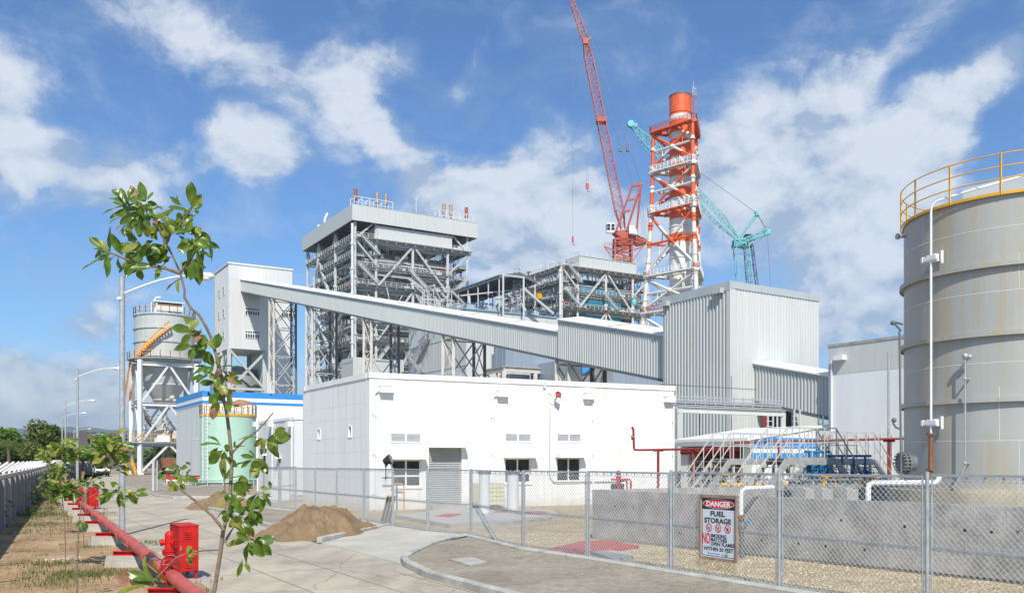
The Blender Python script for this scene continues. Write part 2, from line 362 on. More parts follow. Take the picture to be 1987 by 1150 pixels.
M['tree2'] = leafmat('bright_tree_leaves', (.09, .22, .02), (.17, .32, .04), .6)
M['tree3'] = leafmat('olive_tree_leaves', (.09, .135, .025), (.17, .21, .05), .6)
M['grass'] = leafmat('grass_blades', (.06, .11, .02), (.16, .20, .05), .6)
def banded(name, bands, rough=.5):                     # real paint bands by height: list of (z_top, colour) from the ground up
    m = mat(name, (1, 1, 1), rough); t, n, l, b = nodes_of(m)
    ge = n('ShaderNodeTexCoord'); sp = n('ShaderNodeSeparateXYZ'); l(ge.outputs['Object'], sp.inputs[0])
    cr = n('ShaderNodeValToRGB'); cr.color_ramp.interpolation = 'CONSTANT'; zm = 120
    dv = n('ShaderNodeMath'); dv.operation = 'DIVIDE'; dv.inputs[1].default_value = zm; l(sp.outputs[2], dv.inputs[0]); l(dv.outputs[0], cr.inputs[0])
    e = cr.color_ramp.elements; e[0].position = 0; e[0].color = (*bands[0][1], 1); e[1].position = min(1, bands[0][0] / zm); e[1].color = (*bands[1][1], 1)
    for (z, _), (_, c) in zip(bands[1:-1], bands[2:]): x = e.new(min(1, z / zm)); x.color = (*c, 1)
    no = n('ShaderNodeTexNoise'); no.inputs['Scale'].default_value = .6; no.inputs['Detail'].default_value = 5; l(ge.outputs['Object'], no.inputs['Vector'])
    r2 = n('ShaderNodeValToRGB'); l(no.outputs['Fac'], r2.inputs[0]); r2.color_ramp.elements[0].color = (.8, .78, .72, 1); r2.color_ramp.elements[0].position = .3; r2.color_ramp.elements[1].position = .6
    mu = n('ShaderNodeMixRGB'); mu.blend_type = 'MULTIPLY'; mu.inputs[0].default_value = 1; l(cr.outputs[0], mu.inputs[1]); l(r2.outputs[0], mu.inputs[2]); l(mu.outputs[0], b.inputs['Base Color'])
    return m
def gravelmat():
    m = mat('yard_gravel', (.5, .42, .28), .9); t, n, l, b = nodes_of(m)
    tc = n('ShaderNodeTexCoord'); vo = n('ShaderNodeTexVoronoi'); vo.inputs['Scale'].default_value = 22; l(tc.outputs['Object'], vo.inputs['Vector'])
    sp = n('ShaderNodeSeparateColor'); l(vo.outputs['Color'], sp.inputs[0])
    cr = n('ShaderNodeValToRGB'); l(sp.outputs[0], cr.inputs[0]); e = cr.color_ramp.elements
    e[0].color = (.24, .165, .075, 1); e[1].color = (.66, .58, .42, 1); x = e.new(.3); x.color = (.44, .33, .16, 1); x = e.new(.7); x.color = (.54, .44, .26, 1)
    no = n('ShaderNodeTexNoise'); no.inputs['Scale'].default_value = .9; no.inputs['Detail'].default_value = 4; l(tc.outputs['Object'], no.inputs['Vector'])
    r2 = n('ShaderNodeValToRGB'); l(no.outputs['Fac'], r2.inputs[0]); r2.color_ramp.elements[0].color = (.72, .66, .56, 1); r2.color_ramp.elements[0].position = .35; r2.color_ramp.elements[1].position = .62
    d = n('ShaderNodeMath'); d.operation = 'MULTIPLY'; d.inputs[1].default_value = 1.0; l(vo.outputs['Distance'], d.inputs[0])
    mu = n('ShaderNodeMixRGB'); mu.blend_type = 'MULTIPLY'; mu.inputs[0].default_value = 1; l(cr.outputs[0], mu.inputs[1]); l(r2.outputs[0], mu.inputs[2]); l(mu.outputs[0], b.inputs['Base Color'])
    bu = n('ShaderNodeBump'); bu.invert = True; bu.inputs['Strength'].default_value = 1; bu.inputs['Distance'].default_value = .04; l(vo.outputs['Distance'], bu.inputs['Height']); l(bu.outputs[0], b.inputs['Normal'])
    return m
M['gravel'] = gravelmat()
def roadmat():
    m = mat('road_concrete', (.45, .41, .33), .9, 0, .10, .35, .12, 30, speck=.05); t, n, l, b = nodes_of(m)
    src = b.inputs['Base Color'].links[0].from_socket
    tc = n('ShaderNodeTexCoord'); mp = n('ShaderNodeMapping'); mp.inputs['Rotation'].default_value = (0, 0, -math.radians(31.25)); mp.inputs['Scale'].default_value = (1, .22, 1); l(tc.outputs['Object'], mp.inputs[0])
    no = n('ShaderNodeTexNoise'); no.inputs['Scale'].default_value = 1.1; no.inputs['Detail'].default_value = 6; l(mp.outputs[0], no.inputs['Vector'])
    r = n('ShaderNodeValToRGB'); l(no.outputs['Fac'], r.inputs[0]); r.color_ramp.elements[0].color = (.80, .79, .80, 1); r.color_ramp.elements[0].position = .33; r.color_ramp.elements[1].color = (1.06, 1.04, .98, 1); r.color_ramp.elements[1].position = .6
    mu = n('ShaderNodeMixRGB'); mu.blend_type = 'MULTIPLY'; mu.inputs[0].default_value = 1; l(src, mu.inputs[1]); l(r.outputs[0], mu.inputs[2]); 
    n3 = n('ShaderNodeTexNoise'); n3.inputs['Scale'].default_value = .55; n3.inputs['Detail'].default_value = 9; n3.inputs['Roughness'].default_value = .7; n3.inputs['Distortion'].default_value = .6; l(tc.outputs['Object'], n3.inputs['Vector'])
    r3 = n('ShaderNodeValToRGB'); l(n3.outputs['Fac'], r3.inputs[0]); r3.color_ramp.elements[0].position = .52; r3.color_ramp.elements[1].position = .70; r3.color_ramp.elements[0].color = (1, 1, 1, 1); r3.color_ramp.elements[1].color = (.70, .68, .66, 1)
    m3 = n('ShaderNodeMixRGB'); m3.blend_type = 'MULTIPLY'; m3.inputs[0].default_value = 1; l(mu.outputs[0], m3.inputs[1]); l(r3.outputs[0], m3.inputs[2])
    vc = n('ShaderNodeTexVoronoi'); vc.feature = 'DISTANCE_TO_EDGE'; vc.inputs['Scale'].default_value = .28; wv = n('ShaderNodeMixRGB'); wv.blend_type = 'ADD'; wv.inputs[0].default_value = .5; l(tc.outputs['Object'], wv.inputs[1]); l(n3.outputs['Color'], wv.inputs[2]); l(wv.outputs[0], vc.inputs['Vector'])
    r4 = n('ShaderNodeValToRGB'); l(vc.outputs['Distance'], r4.inputs[0]); r4.color_ramp.elements[0].color = (.62, .60, .57, 1); r4.color_ramp.elements[1].color = (1, 1, 1, 1); r4.color_ramp.elements[0].position = .0; r4.color_ramp.elements[1].position = .006
    m4 = n('ShaderNodeMixRGB'); m4.blend_type = 'MULTIPLY'; m4.inputs[0].default_value = 1; l(m3.outputs[0], m4.inputs[1]); l(r4.outputs[0], m4.inputs[2]); l(m4.outputs[0], b.inputs['Base Color'])
    return m
M['road'] = roadmat()
def whitewall():
    m = mat('weathered_white_render', (.80, .81, .81), .65, 0, .05, .6, .06, 50, stretch=(1, 1, .2)); t, n, l, b = nodes_of(m); src = b.inputs['Base Color'].links[0].from_socket
    tc = n('ShaderNodeTexCoord'); sp = n('ShaderNodeSeparateXYZ'); l(tc.outputs['Object'], sp.inputs[0])
    no = n('ShaderNodeTexNoise'); no.inputs['Scale'].default_value = 2.5; no.inputs['Detail'].default_value = 6; l(tc.outputs['Object'], no.inputs['Vector'])
    a = n('ShaderNodeMath'); a.operation = 'MULTIPLY_ADD'; a.inputs[1].default_value = 1.1; l(no.outputs['Fac'], a.inputs[0]); a.inputs[2].default_value = -.15
    s = n('ShaderNodeMath'); s.operation = 'SUBTRACT'; l(a.outputs[0], s.inputs[0]); l(sp.outputs[2], s.inputs[1])
    r = n('ShaderNodeMapRange'); l(s.outputs[0], r.inputs[0]); r.inputs[1].default_value = -.25; r.inputs[2].default_value = .5; r.inputs[4].default_value = .55
    mx = n('ShaderNodeMixRGB'); l(r.outputs[0], mx.inputs[0]); l(src, mx.inputs[1]); mx.inputs[2].default_value = (.42, .37, .29, 1)
    mp = n('ShaderNodeMapping'); mp.inputs['Scale'].default_value = (2.2, 2.2, .16); l(tc.outputs['Object'], mp.inputs[0]); n5 = n('ShaderNodeTexNoise'); n5.inputs['Scale'].default_value = 1.3; n5.inputs['Detail'].default_value = 6; l(mp.outputs[0], n5.inputs['Vector'])
    r5 = n('ShaderNodeValToRGB'); l(n5.outputs['Fac'], r5.inputs[0]); r5.color_ramp.elements[0].position = .50; r5.color_ramp.elements[1].position = .74; r5.color_ramp.elements[0].color = (1, 1, 1, 1); r5.color_ramp.elements[1].color = (.84, .83, .80, 1)
    mu = n('ShaderNodeMixRGB'); mu.blend_type = 'MULTIPLY'; mu.inputs[0].default_value = 1; l(mx.outputs[0], mu.inputs[1]); l(r5.outputs[0], mu.inputs[2]); l(mu.outputs[0], b.inputs['Base Color']); return m
M['whitewall'] = whitewall()
M['joint'] = mat('road_joint', (.20, .19, .17), .9, 0, .2, 5)
M['dirt'] = mat('verge_dirt', (.37, .235, .115), .95, 0, .3, .8, .6, 9, speck=.18, col2=(.44, .31, .17), detail=9)
M['soil'] = mat('grey_soil', (.29, .25, .195), .95, 0, .18, .5, .5, 12, speck=.14)
M['sand'] = mat('heaped_sand', (.215, .147, .082), .95, 0, .2, 1.5, .6, 9, speck=.12)
M['plain'] = mat('far_grass_ground', (.09, .11, .045), .95, 0, .3, .03)
M['coal'] = mat('coal_spoil', (.085, .075, .075), .95, 0, .3, .15, .3, 1)
M['hill'] = mat('hill_forest', (.04, .065, .035), .95, 0, .3, .008)
# ================================================================ THE SETTING
def sheet(name, pts, z, m, kind='structure', th=None):
    mb = MB(); mb.poly(pts, z - (th or .003), z, ); return setting(name, mb, m, kind)
v2 = lambda x, y: V((x, y, 0))
mb = MB(); mb.add([(-9000, -3000, -.06), (9000, -3000, -.06), (9000, 14000, -.06), (-9000, 14000, -.06)], [(0, 1, 2, 3)]); setting('ground', mb, M['plain'])
sheet('site_ground', [v2(-75, -60), v2(160, -60), v2(330, 480), v2(-160, 480), v2(-110, 240), v2(-62, 125)], -.02, M['soil'])
RL = [G(150, 938), G(193, 992), G(261, 1043), G(391, 1132)]
RL = [v2(-66, 133)] + RL + [v2(4.2, -1.5)]
kA = -A3
K1 = [G(780, 1097), G(835, 1121), G(941, 1150)]; K1.append(K1[-1] + kA * 22)
gate = [v2(-4.08, 30.3), v2(-1.22, 26.6)]
KL = [G(400, 987), G(440, 995), G(504, 1017), G(553, 1031), G(620, 1056)]
K3 = [G(236, 944), G(290, 957), G(305, 963), G(339, 966.5), G(412, 966)]; K3b = K3[-1] + B3 * 5
side = [K3b, K3b + B3 * 2 - A3 * 2.5, G(430, 983)]
road = RL + [v2(26, -22)] + [K1[3]] + K1[2::-1] + [G(784, 1091), G(800, 1079), G(840, 1060), G(880, 1048), G(914, 1043), v2(-1.0, 27.2), v2(-3.9, 31), G(757, 1021), G(700, 1012)] + KL[::-1] + side[::-1] + K3[::-1] + [v2(-61, 140)]
mb = MB(); mb.poly(road, -.013, 0); setting('concrete_road', mb, M['road'])
M['apron'] = mat('apron_concrete', (.46, .44, .38), .9, 0, .12, .9, .12, 30, speck=.05)
mb = MB(); lo = [G(623, 1053), G(640, 1057), G(700, 1072), G(778, 1094)]; hi = [G(757, 1024), v2(-3.9, 30.6), v2(-2.6, 28.9), v2(-1.25, 27.0), G(908, 1046)]
lo_ = [q + UP * .006 for q in lo]; hi_ = [q + UP * .12 for q in hi]; mid = [G(800, 1080) + UP * .03, G(840, 1061) + UP * .07, G(880, 1050) + UP * .1]
mb.add(lo_ + mid + hi_[::-1], [tuple(range(len(lo_) + len(mid) + len(hi_)))]); setting('driveway', mb, M['apron'])
# saw-cut joints in the concrete slabs
mb = MB()
def joint(a, b, w=.022): 
    d = (b - a).normalized(); n = V((-d.y, d.x, 0)) * w / 2; mb.add([q + UP * .004 for q in (a - n, b - n, b + n, a + n)], [(0, 1, 2, 3)])
c0 = G(261, 1043); c1 = G(941, 1150)
for off in (.36, .70, .965):
    a = RL[4].lerp(K1[2], off); joint(a - kA * 60 * (1 if off < .9 else .06), a + kA * 14)
for k in range(16):
    a = G(640, 1056) + kA * (5.2 - 4.6 * k); d = -B3
    w = 5.6 if k < 3 else 7
    joint(a + B3 * (1.5 if k < 2 else -.6), a - B3 * w)
setting('slab_joints', mb, M['joint'])
# verge on the left, its joint with the wall foot, and the far strip
WALL = [v2(-5.6, 6.5), G(0, 1030), G(102, 936), G(150, 922.5), v2(-69, 152)]
edge = [p for p in RL]
verge = [WALL[0] + v2(0, -26)] + WALL + [RL[0]] + RL[1:] + [v2(20, -19)]
mb = MB(); mb.poly(verge, -.01, .012); setting('dirt_verge', mb, M['dirt'])
# gravel yard inside the fence
FENCE = [v2(-12.15, 43.4), v2(-10.86, 41.3), v2(-9.7, 39.8), v2(-8.34, 37.6), v2(-6.97, 35.3), v2(-5.5, 33.0), v2(-4.08, 30.35),
         v2(-2.69, 28.3), v2(-1.22, 26.6), v2(.285, 22.8), v2(1.76, 20.64), v2(3.26, 18.18), v2(4.75, 15.75)]
for k in range(3): FENCE.append(FENCE[-1] + V((1.49, -2.43, 0)))
yard = FENCE + [v2(40, 4), v2(60, 60), v2(-10, 62), v2(-11.6, 48.3)]
mb = MB(); mb.poly(yard, -.01, .05); setting('gravel_yard', mb, M['gravel'])
# dirt strips between the kerbs
def strip(name, pts, z=.09): mb = MB(); mb.poly(pts, -.01, z); setting(name, mb, M['soil'])
strip('soil_strip', [G(783, 1093), G(800, 1078), G(850, 1059)] + FENCE[8:] + [K1[3]] + K1[2:0:-1])
strip('soil_strip.001', KL[:4] + [G(612, 1042), G(740, 1020)] + FENCE[6::-1] + [v2(-13.2, 45), v2(-14.5, 46)])
strip('soil_strip.002', K3 + [K3b, v2(-6, 62), v2(-20, 110), v2(-50, 139), v2(-57, 136)], .05)
# kerbs
def kerb(name, pts, w=.16, h=.15, z0=0):
    mb = MB(); n = len(pts); L, R = [], []
    for i, p in enumerate(pts):
        d = (pts[min(i + 1, n - 1)] - pts[max(i - 1, 0)]).normalized(); s = V((-d.y, d.x, 0)) * w / 2; L.append(p + s); R.append(p - s)
    o = []
    b = .03
    for l, r in zip(L, R):
        s = (l - r).normalized() * b
        o += [l + UP * z0, l + UP * (z0 + h - b), l - s + UP * (z0 + h), r + s + UP * (z0 + h), r + UP * (z0 + h - b), r + UP * z0]
    fs = [(i * 6 + j, i * 6 + j + 1, i * 6 + 7 + j, i * 6 + 6 + j) for i in range(n - 1) for j in range(5)]
    fs += [tuple(range(6)), tuple(range((n - 1) * 6 + 5, (n - 1) * 6 - 1, -1))]
    mb.add(o, fs); o = setting(name, mb, M['kerb']); return o
def bez(a, b, c, n=7): return [a * (1 - t) ** 2 + b * 2 * t * (1 - t) + c * t * t for t in [i / n for i in range(n + 1)]]
def dense(pts, st=1.5):
    o = []
    for a, b in zip(pts[:-1], pts[1:]):
        k = max(1, int((b - a).length / st)); o += [a.lerp(b, i / k) for i in range(k)]
    return o + [pts[-1]]
kerb('road_kerb', [G(914, 1043), G(880, 1048), G(840, 1060), G(800, 1079), G(784, 1090), G(790, 1099)] + K1[1:], .17, .16)
kerb('road_kerb.001', KL[:4] + [G(575, 1042)], .16, .15)
kerb('road_kerb.002', [G(620, 1052), G(690, 1037), G(757, 1023)], .17, .17)
kerb('road_kerb.003', K3 + [K3b], .16, .14)
kerb('road_kerb.004', [v2(-14.5, 46.5), v2(-15.2, 45.2), G(400, 985)], .16, .14)
kerb('fence_kerb', [p + v2(-.05, -.1) for p in FENCE[8:]], .22, .12, .03)
kerb('fence_kerb.001', [p + v2(-.05, -.1) for p in FENCE[:7]], .22, .10, .02)
mb = MB(); q = [G(870, 1094), G(915, 1090), G(944, 1099), G(910, 1106)]; mb.poly([p.copy() for p in q], .05, .125); setting('kerb_drain_cover', mb, M['kerb'])
# distant land
rnd = random.Random(4)
def ridge(name, y0, x0, x1, h, n, seed, m, depth=900):
    r = random.Random(seed); ph = [(r.uniform(.4, 3) * (k + 1), r.uniform(0, 6), 1 / (k + 1.3)) for k in range(9)]
    mb = MB(); vs = []
    R = 8
    for i in range(n + 1):
        u = i / n; x = x0 + (x1 - x0) * u
        hh = h * (.72 + .28 * sum(a * math.sin(f * u * 6 + p) for f, p, a in ph) / 1.6)
        for j in range(R + 1):
            t = j / R; w = math.sin(math.pi * t) ** .8; jj = (r.uniform(-.06, .06) * h if 0 < j < R else 0)
            vs.append((x, y0 + depth * t + 120 * math.sin(u * 31), max(0, hh) * w + jj - .05))
    mb.add(vs, [(i * (R + 1) + j, (i + 1) * (R + 1) + j, (i + 1) * (R + 1) + j + 1, i * (R + 1) + j + 1) for i in range(n) for j in range(R)])
    setting(name, mb, m, sm=60)
ridge('hills', 4200, -7500, 7500, 240, 260, 3, M['hill'], 1500)
ridge('low_hills', 2600, -6000, 5000, 42, 240, 8, M['hill'], 700)
# ================================================================ VEGETATION FAR OFF
def leafcloud(mb, c, r, n, size, rd, squash=.8, clumps=9, mi=None):
    cs = [(V((rd.gauss(0, .42), rd.gauss(0, .42), rd.uniform(-.5, .75) * squash)), rd.uniform(.28, .5)) for _ in range(clumps)]
    for i in range(n):
        q, k = cs[rd.randrange(clumps)]; d = V((rd.gauss(0, 1), rd.gauss(0, 1), rd.gauss(0, 1))).normalized() * k * rd.uniform(.55, 1.05)
        p = V(c) + (q + d) * r; a = V((rd.gauss(0, 1), rd.gauss(0, 1), rd.gauss(0, .6))).normalized(); nn = (d + V((0, 0, .5)) + V((rd.gauss(0, .5), rd.gauss(0, .5), rd.gauss(0, .5)))).normalized()
        b = nn.cross(a)
        if b.length < .1: continue
        b.normalize(); a = b.cross(nn); s = size * rd.uniform(.6, 1.3); a *= s; b *= s * .55
        mb.add([p - a, p - b, p + a, p + b], [(0, 1, 2, 3)], mi)
def tree(x, y, h, r, m, label, seed, n=1500, size=.28, group='trees beyond the boundary wall', squash=.8, name='broadleaf_tree', cz=None):
    rd = random.Random(seed); t = T(name, label, 'tree', (x, y, 0), group); tr = MB(); cr = MB(); c = V((x, y, cz if cz is not None else h - r * .75))
    tr.path([(x, y, 0), (x + .1 * r, y, c.z * .5), (x, y + .05 * r, c.z)], [.05 * h, .04 * h, .02 * h], 6)
    for k in range(6):
        a = rd.uniform(0, 6.3); tr.path([(x, y, c.z * .6), V((x, y, c.z * .8)) + V((math.cos(a), math.sin(a), .5)) * r * .4, c + V((math.cos(a), math.sin(a), .2)) * r * .75], [.02 * h, .015 * h, .006 * h], 5)
    leafcloud(cr, c, r, n, size, rd, squash, 12)
    t.part('trunk', tr, M['bark']); t.part('crown', cr, m)
def at(px, Y): return (px - CX) / F * Y
def treepx(px, Y, topy, wpx, m, label, seed, n=1500, size=.3, squash=.8, **k):
    r = wpx / 2 / F * Y; h = zof(topy, Y); tree(at(px, Y), Y, h, r, m, label, seed, n, size, squash=squash, cz=h - r * .8, **k)
treepx(86, 118, 826, 96, M['tree3'], 'broad olive green tree behind the concrete wall, darkest crown of the left clump', 1, 6500, .28)
treepx(30, 112, 834, 62, M['tree2'], 'bright green tree behind the concrete wall beside the palm', 2, 3000, .26)
treepx(50, 108, 858, 84, M['tree3'], 'yellow green bush standing low behind the concrete wall under the bright tree', 3, 2600, .24)
treepx(5, 104, 868, 50, M['tree'], 'dark tree behind the concrete wall cut by the left edge of the photo', 4, 1800, .26)
treepx(100, 122, 862, 40, M['tree'], 'dark green rounded shrub right of the broad olive tree', 5, 1400, .24)
treepx(160, 128, 868, 34, M['tree'], 'dark bush standing between the street lamps and the spoil heap', 6, 1300, .22)
treepx(208, 220, 842, 34, M['tree2'], 'small bright tree beyond the spoil heap right of the farthest street lamps', 7, 1000, .4)
treepx(186, 205, 850, 26, M['tree'], 'small dark tree at the right foot of the spoil heap', 8, 800, .36)
treepx(282, 165, 868, 44, M['tree2'], 'green tree seen through the legs of the silo tower, leftmost of three', 9, 1500, .34)
treepx(316, 175, 858, 48, M['tree'], 'green tree seen through the legs of the silo tower, middle of three', 10, 1600, .36)
treepx(345, 162, 872, 36, M['tree3'], 'green tree seen through the legs of the silo tower, rightmost of three', 11, 1300, .34)
# the palm at the left edge
t = T('palm_tree', 'small palm with drooping fronds behind the concrete wall at the left edge', 'palm', (at(14, 101), 101, 0)); b0 = V((at(14, 101), 101, zof(858, 101)))
tr = MB(); tr.path([(b0.x, 101, 0), (b0.x + .2, 101, b0.z * .6), b0], [.2, .16, .12], 7); t.part('trunk', tr, M['bark']); fr = MB(); rd = random.Random(5)
for k in range(15):
    a = k * 2.4; el = rd.uniform(-.1, .9); L = rd.uniform(1.7, 2.3); pts = [b0 + V((math.cos(a) * math.cos(el), math.sin(a) * math.cos(el), math.sin(el))) * L * q - UP * 1.5 * q * q for q in (0, .25, .5, .75, 1)]
    for i in range(4):
        d = pts[i + 1] - pts[i]; s = d.cross(UP).normalized()
        for j in range(4):
            c = pts[i] + d * (j / 4)
            for sg in (-1, 1): fr.add([c, c + d * .12, c + s * sg * .55 - UP * .25 + d * .5], [(0, 1, 2)])
t.part('crown', fr, M['tree3'])
# ragged wood on the plain and undergrowth along the wall
mb = MB(); rd = random.Random(9)
for i in range(5200):
    y = 260 + 2300 * rd.random() ** 1.5; x = rd.uniform(-.62, .75) * y; s = rd.uniform(3, 8)
    if -.30 * y < x and y < 620: continue
    if math.sin(x * .013) + math.sin(y * .011) + rd.random() < .2: continue
    c = V((x, y, s * .5))
    for k in range(16):
        d = V((rd.gauss(0, 1), rd.gauss(0, 1), abs(rd.gauss(0, 1)))).normalized(); p = c + V((d.x, d.y, d.z * .8)) * s * .6; a = d.cross(V((rd.random(), rd.random(), rd.random()))).normalized() * s * .24; b = d.cross(a).normalized() * s * .2
        mb.add([p - a, p - b, p + a, p + b], [(0, 1, 2, 3)])
o = setting('far_wood', mb, M['tree'], 'stuff')
mb = MB(); rd = random.Random(19)
for i in range(150):
    u = rd.random(); base = WALL[1].lerp(WALL[2], u) if i % 4 else WALL[2].lerp(WALL[3], u); p = base + V((-rd.uniform(1.2, 7), rd.uniform(0, 4), 0))
    leafcloud(mb, p + UP * rd.uniform(.3, 1.0), rd.uniform(.6, 1.5), 55, .17, rd, .8, 5)
setting('undergrowth', mb, M['tree3'], 'stuff')
# spoil heaps
def heap(name, c, rx, ry, h, seed, m, pw=1.0, n=64, rough=.05, rot=0, flat=0):
    rd = random.Random(seed); mb = MB(); vs = []
    ph = [(rd.randint(2, 9), rd.uniform(0, 6.3), rd.uniform(.02, .07)) for _ in range(7)]
    R = 26
    import mathutils.noise as ns
    for i in range(R + 1):
        t = i / R
        for j in range(n):
            a = 2 * math.pi * j / n; k = 1 + sum(w * math.sin(f * a + p) for f, p, w in ph)
            x, y = rx * t * k * math.cos(a), ry * t * k * math.sin(a)
            if flat: z = h * min(1, (1 - t) * (1 + flat)) 
            else: z = h * (1 - t) ** pw
            x, y = x * math.cos(rot) - y * math.sin(rot), x * math.sin(rot) + y * math.cos(rot)
            q = V((x / h * 1.3 + seed, y / h * 1.3, 0)); z += h * rough * (2.2 * ns.noise(q) + 1.2 * ns.noise(q * 3.1) + .6 * ns.noise(q * 8)) * (1 if i < R else 0) * min(1, (1 - t) * 5 + .15)
            vs.append((c[0] + x, c[1] + y, c[2] + max(z, -.02)))
    mb.add(vs, [(i * n + j, (i + 1) * n + j, (i + 1) * n + (j + 1) % n, i * n + (j + 1) % n) for i in range(R) for j in range(n)])
    return mb
one('spoil_heap', 'dark grey coal spoil heap with a ridged top, left of the two', 'heap', heap('h', (at(125, 260), 268, 0), 19, 13, zof(843, 260), 3, M['coal'], flat=.35, rough=.10), M['coal'], (at(135, 260), 268, 0), sm=50)
one('spoil_heap', 'dark grey coal spoil heap right of the other one, behind the street lamps', 'heap', heap('h', (at(185, 235), 240, 0), 15, 11, zof(846, 235), 5, M['coal'], flat=.3, rough=.10), M['coal'], (at(180, 235), 240, 0), sm=50)
one('spoil_heap', 'low long coal spoil heap between the silo tower and the small bright tree', 'heap', heap('h', (at(228, 300), 306, 0), 16, 10, zof(862, 300), 7, M['coal'], flat=.3, rough=.10), M['coal'], (at(228, 300), 306, 0), sm=50)
one('sand_heap', 'brown heap of sand spilling over the kerb beside the fence gate', 'sand heap', heap('h', (-6.15, 28.2, 0), 1.45, 2.8, .86, 23, M['sand'], 1.0, rough=.11, flat=.30, n=140, rot=-.22), M['sand'], (-6.15, 28.2, 0), sm=80)
one('sand_heap', 'smaller brown heap of sand farther along the road near the green tank', 'sand heap', heap('h', (-14.1, 43.2, 0), 1.75, 1.6, .78, 12, M['sand'], 1.0, rough=.09, flat=.12, n=100), M['sand'], (-14.1, 43.2, 0), sm=80)
# grass tufts and weeds on the verge
mb = MB(); rd = random.Random(21)
def blade(p, h, l):
    a = rd.uniform(0, 6.3); d = V((math.cos(a), math.sin(a), 0)); s = V((-d.y, d.x, 0)) * rd.uniform(.004, .009)
    q = p + d * l * .4 + UP * h * .6; e = p + d * l + UP * h
    mb.add([p - s, p + s, q + s * .7, q - s * .7, e], [(0, 1, 2, 3), (3, 2, 4)])
def tuft(p, n, r, h):
    for _ in range(n): q = p + V((rd.gauss(0, r), rd.gauss(0, r), 0)); blade(q, h * rd.uniform(.4, 1.1), h * rd.uniform(.1, .7))
def vp(px, py): p = G(px, py); p.z = .01; return p
for px, py, n, r, h in [(100, 1095, 500, .30, .13), (125, 1118, 500, .32, .15), (110, 1132, 360, .35, .13), (180, 1117, 420, .22, .12), (172, 1063, 160, .18, .10), (78, 1078, 60, .12, .09),
                        (50, 1020, 500, .5, .16), (60, 1032, 400, .6, .12), (95, 1000, 700, .8, .18), (40, 1000, 700, .7, .28), (70, 990, 600, .9, .2), (100, 975, 600, 1.0, .18), (85, 958, 600, 1.2, .2),
                        (110, 957, 500, 1.0, .16), (200, 996, 160, .3, .12), (115, 1018, 220, .35, .1), (300, 1058, 60, .12, .1), (206, 1098, 50, .08, .12), (62, 1112, 70, .1, .1), (225, 1108, 50, .1, .1), (285, 1053, 140, .2, .1), (395, 1128, 60, .15, .1)]:
    tuft(vp(px, py), int(n * .8), r * 1.35, h * .85)
for _ in range(260):
    u = rd.random(); p = WALL[1].lerp(WALL[2], u * .9) + V((rd.uniform(.3, 3.6), 0, .01)); tuft(p, 14, .14, .12)
for _ in range(120):
    Y = rd.uniform(15, 45); x = -8.38 - .548 * (Y - 19.7) + rd.uniform(-4, 1.1); tuft(V((x, Y, .01)), rd.randint(4, 22), .07, .07)
setting('grass', mb, M['grass'], 'stuff')
mb = MB()
for _ in range(26):
    u = rd.random(); p = WALL[1].lerp(WALL[2], .05 + u * .5) + V((rd.uniform(.3, 1.6), 0, .15)); leafcloud(mb, p, rd.uniform(.25, .5), 70, .045, rd, .6, 6)
setting('weeds', mb, M['tree'], 'stuff')
mb = MB()
for _ in range(900):
    Y = rd.uniform(12, 40); x = -8.38 - .548 * (Y - 19.7) + rd.uniform(-5, 1.0); s = rd.uniform(.008, .03); mb.ball((x, Y, .012), s, 5, 3, (1, rd.uniform(.6, 1), .6))
for _ in range(700):
    u = rd.uniform(0, 1); q = FENCE[8].lerp(FENCE[12], u) + V((-rd.uniform(.3, 2.1), -rd.uniform(0, 1.0), .09)); s = rd.uniform(.006, .018); mb.ball(q, s, 5, 3, (1, .8, .6))
setting('pebbles', mb, M['concl'], 'stuff')
rb = MB(); rr_ = random.Random(40)
for k in range(260):
    q = vp(128, 1086) + V((rr_.gauss(0, .32), rr_.gauss(0, .25), 0)); s = rr_.uniform(.008, .035); rb.ball(q + UP * s * .4, s, 5, 3, (1, rr_.uniform(.5, 1), rr_.uniform(.3, .7)), rr_.choice((0, 0, 0, 1, 2)))
M['rub1'] = mat('broken_brick', (.42, .26, .17), .9, 0, .2, 6); M['rub2'] = mat('litter_plastic', (.62, .66, .68), .5, 0, .1, 6); M['rub3'] = mat('pale_rubble', (.45, .40, .33), .9, 0, .2, 6)
setting('rubble', rb, [M['rub1'], M['rub2'], M['rub3']], 'stuff')
# loose stones standing proud of the gravel sheet near the fence
mb = MB()
for _ in range(15000):
    w = rd.random() ** 1.25; Y = 11.5 + 17 * w; r = rd.random()
    fx = 4.75 - .613 * (Y - 15.75); x = fx + .12 + r * 6.5; s = rd.uniform(.012, .030)
    if Y > 28.2: continue
    c = V((x, Y, .053)); h = s * rd.uniform(.5, .8); a = rd.uniform(0, 1.6)
    ca, sa = math.cos(a) * s, math.sin(a) * s; k = rd.uniform(.6, .95)
    mb.add([c + V((ca, sa, 0)), c + V((-sa * k, ca * k, 0)), c - V((ca, sa, 0)), c + V((sa * k, -ca * k, 0)), c + V((ca * .3, sa * .2, h))], [(0, 1, 4), (1, 2, 4), (2, 3, 4), (3, 0, 4)], rd.randrange(3))
M['st1'] = mat('stone_cream', (.56, .46, .29), .9, 0, .2, 6); M['st2'] = mat('stone_tan', (.38, .28, .14), .9, 0, .25, 6); M['st3'] = mat('stone_pale', (.60, .55, .42), .9, 0, .2, 6)
setting('gravel_stones', mb, [M['st1'], M['st2'], M['st3']], 'stuff')
